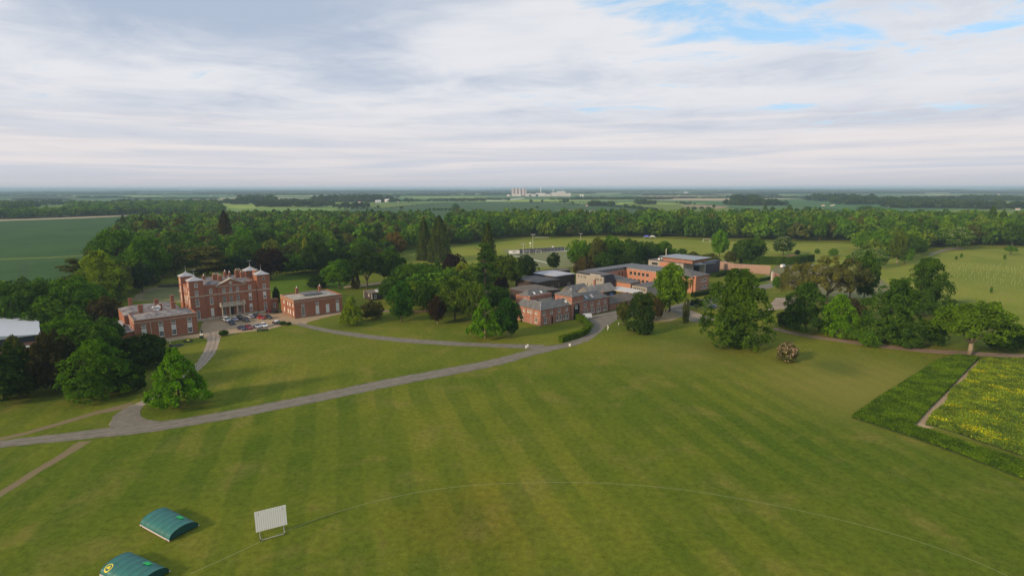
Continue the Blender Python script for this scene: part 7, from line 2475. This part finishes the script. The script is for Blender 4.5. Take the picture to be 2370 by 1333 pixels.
# court fence: posts and a grey mesh screen
fo_a, fo_b = G(1201, 587), G(1306, 581)
L_f = math.dist(fo_a, fo_b)
fo = empty('court_fence', (*fo_a, 0), math.atan2(fo_b[1] - fo_a[1], fo_b[0] - fo_a[0]), 'tall grey screen fence behind the sports court', 'fence')
MB().box(0, L_f, 0.05, 0.09, 0.1, 3.3).build('screen', [mat('grey_screen', (0.105, 0.11, 0.125), 0.9, var=0.15, vscale=0.3)], fo)
pm_ = MB().tube((0, 0, 0), (0, 0, 4.4), 0.07, seg=6).mesh('post', [M_METAL])
for i in range(14):
    link('post', pm_, fo, (L_f * i / 13, 0, 0))
MB().box(0, L_f, -0.03, 0.03, 4.35, 4.42).build('rail', [M_METAL], fo)
for x_, y_ in ((1227, 565.5), (1279, 575)):
    simple('board_sign', x_, y_ + 6, 'small white board on a post, %s of the tall floodlight' % ('left' if x_ < 1250 else 'right'), 'sign', None, None,
           [('board', MB().box(-0.7, 0.7, -0.05, 0.05, 2.6, 3.8), M_WHITE), ('post', MB().tube((0, 0.1, 0), (0, 0.1, 3.0), 0.08), M_METAL), ('plate', MB().box(-0.4, 0.4, -0.05, 0.05, 0.4, 1.2), M_WHITE)])
for x_, c_, l_ in ((1496.5, M_TENTB if 'M_TENTB' in globals() else mat('blue_canvas', (0.14, 0.15, 0.48), 0.8), 'blue gazebo at the edge of the playing field'), (1509.5, M_CANVAS, 'white gazebo beside the blue one at the edge of the playing field')):
    simple('gazebo', x_, 553.5, l_, 'gazebo', None, None,
           [('canopy', MB().solid([(-2.9, -2.2, 2.2), (2.9, -2.2, 2.2), (2.9, 2.2, 2.2), (-2.9, 2.2, 2.2)], [(-0.8, -0.3, 3.4), (0.8, -0.3, 3.4), (0.8, 0.3, 3.4), (-0.8, 0.3, 3.4)]), c_)] +
           [('leg', MB().tube((sx * 2.7, sy * 2.0, 0), (sx * 2.7, sy * 2.0, 2.2), 0.06, seg=5), M_METAL) for sx in (-1, 1) for sy in (-1, 1)])
simple('netting_frame', 1254, 552.5, 'low pale frame at the far edge of the playing field', 'sports frame', None, None, [('rail', MB().box(-7, 7, -0.1, 0.1, 0.9, 1.3), M_PALE_LEAD), ('leg', MB().box(-6.8, -6.6, -0.1, 0.1, 0, 0.9), M_METAL), ('leg', MB().box(6.6, 6.8, -0.1, 0.1, 0, 0.9), M_METAL)])
simple('pole', 1142, 577, 'slim pole left of the floodlights by the ragged cedar', 'pole', None, None, [('shaft', MB().tube((0, 0, 0), (0, 0, 9.0), 0.18, 0.1, 8), M_STUCCO), ('cap', MB().lathe([(0.2, 9), (0.05, 9.2)], seg=8), M_METAL)])
simple('red_mound', 1836, 597, 'low reddish roof or mound beyond the hedge bank', 'mound', None, None, [('mound', MB().lathe([(6.0, 0), (5.0, 0.8), (3.0, 1.5), (0.8, 1.9)], seg=18), mat('red_earth', (0.20, 0.095, 0.06), 0.95, var=0.2, vscale=0.3))])

# tree guards of the new plantation, right
tg_m = MB().tube((0, 0, 0), (0, 0, 1.2), 0.08, seg=6).mesh('tree_guard', [mat('pale_guard_tube', (0.24, 0.31, 0.12), 0.7)])
poly_ = [G(*p) for p in ((2172, 622), (2200, 612), (2370, 618), (2400, 650), (2390, 668), (2290, 662), (2225, 650))]
n_ = 0
y_ = min(p[1] for p in poly_)
rowi = 0
while y_ < max(p[1] for p in poly_):
    x_ = min(p[0] for p in poly_) + (rowi % 2) * 1.6
    while x_ < max(p[0] for p in poly_):
        X, Y = x_ + rnd.uniform(-0.8, 0.8), y_ + rnd.uniform(-0.8, 0.8)
        if inside(poly_, X, Y) and n_ < 290:
            o = link('tree_guard', tg_m, None, (X, Y, 0))
            o.scale = (1, 1, rnd.uniform(0.8, 1.3))
            tag(o, 'pale tube guarding a young tree on the right hand grassland', 'tree guard', 'tree guards of the new plantation')
            n_ += 1
        x_ += 4.9
    y_ += 5.4
    rowi += 1
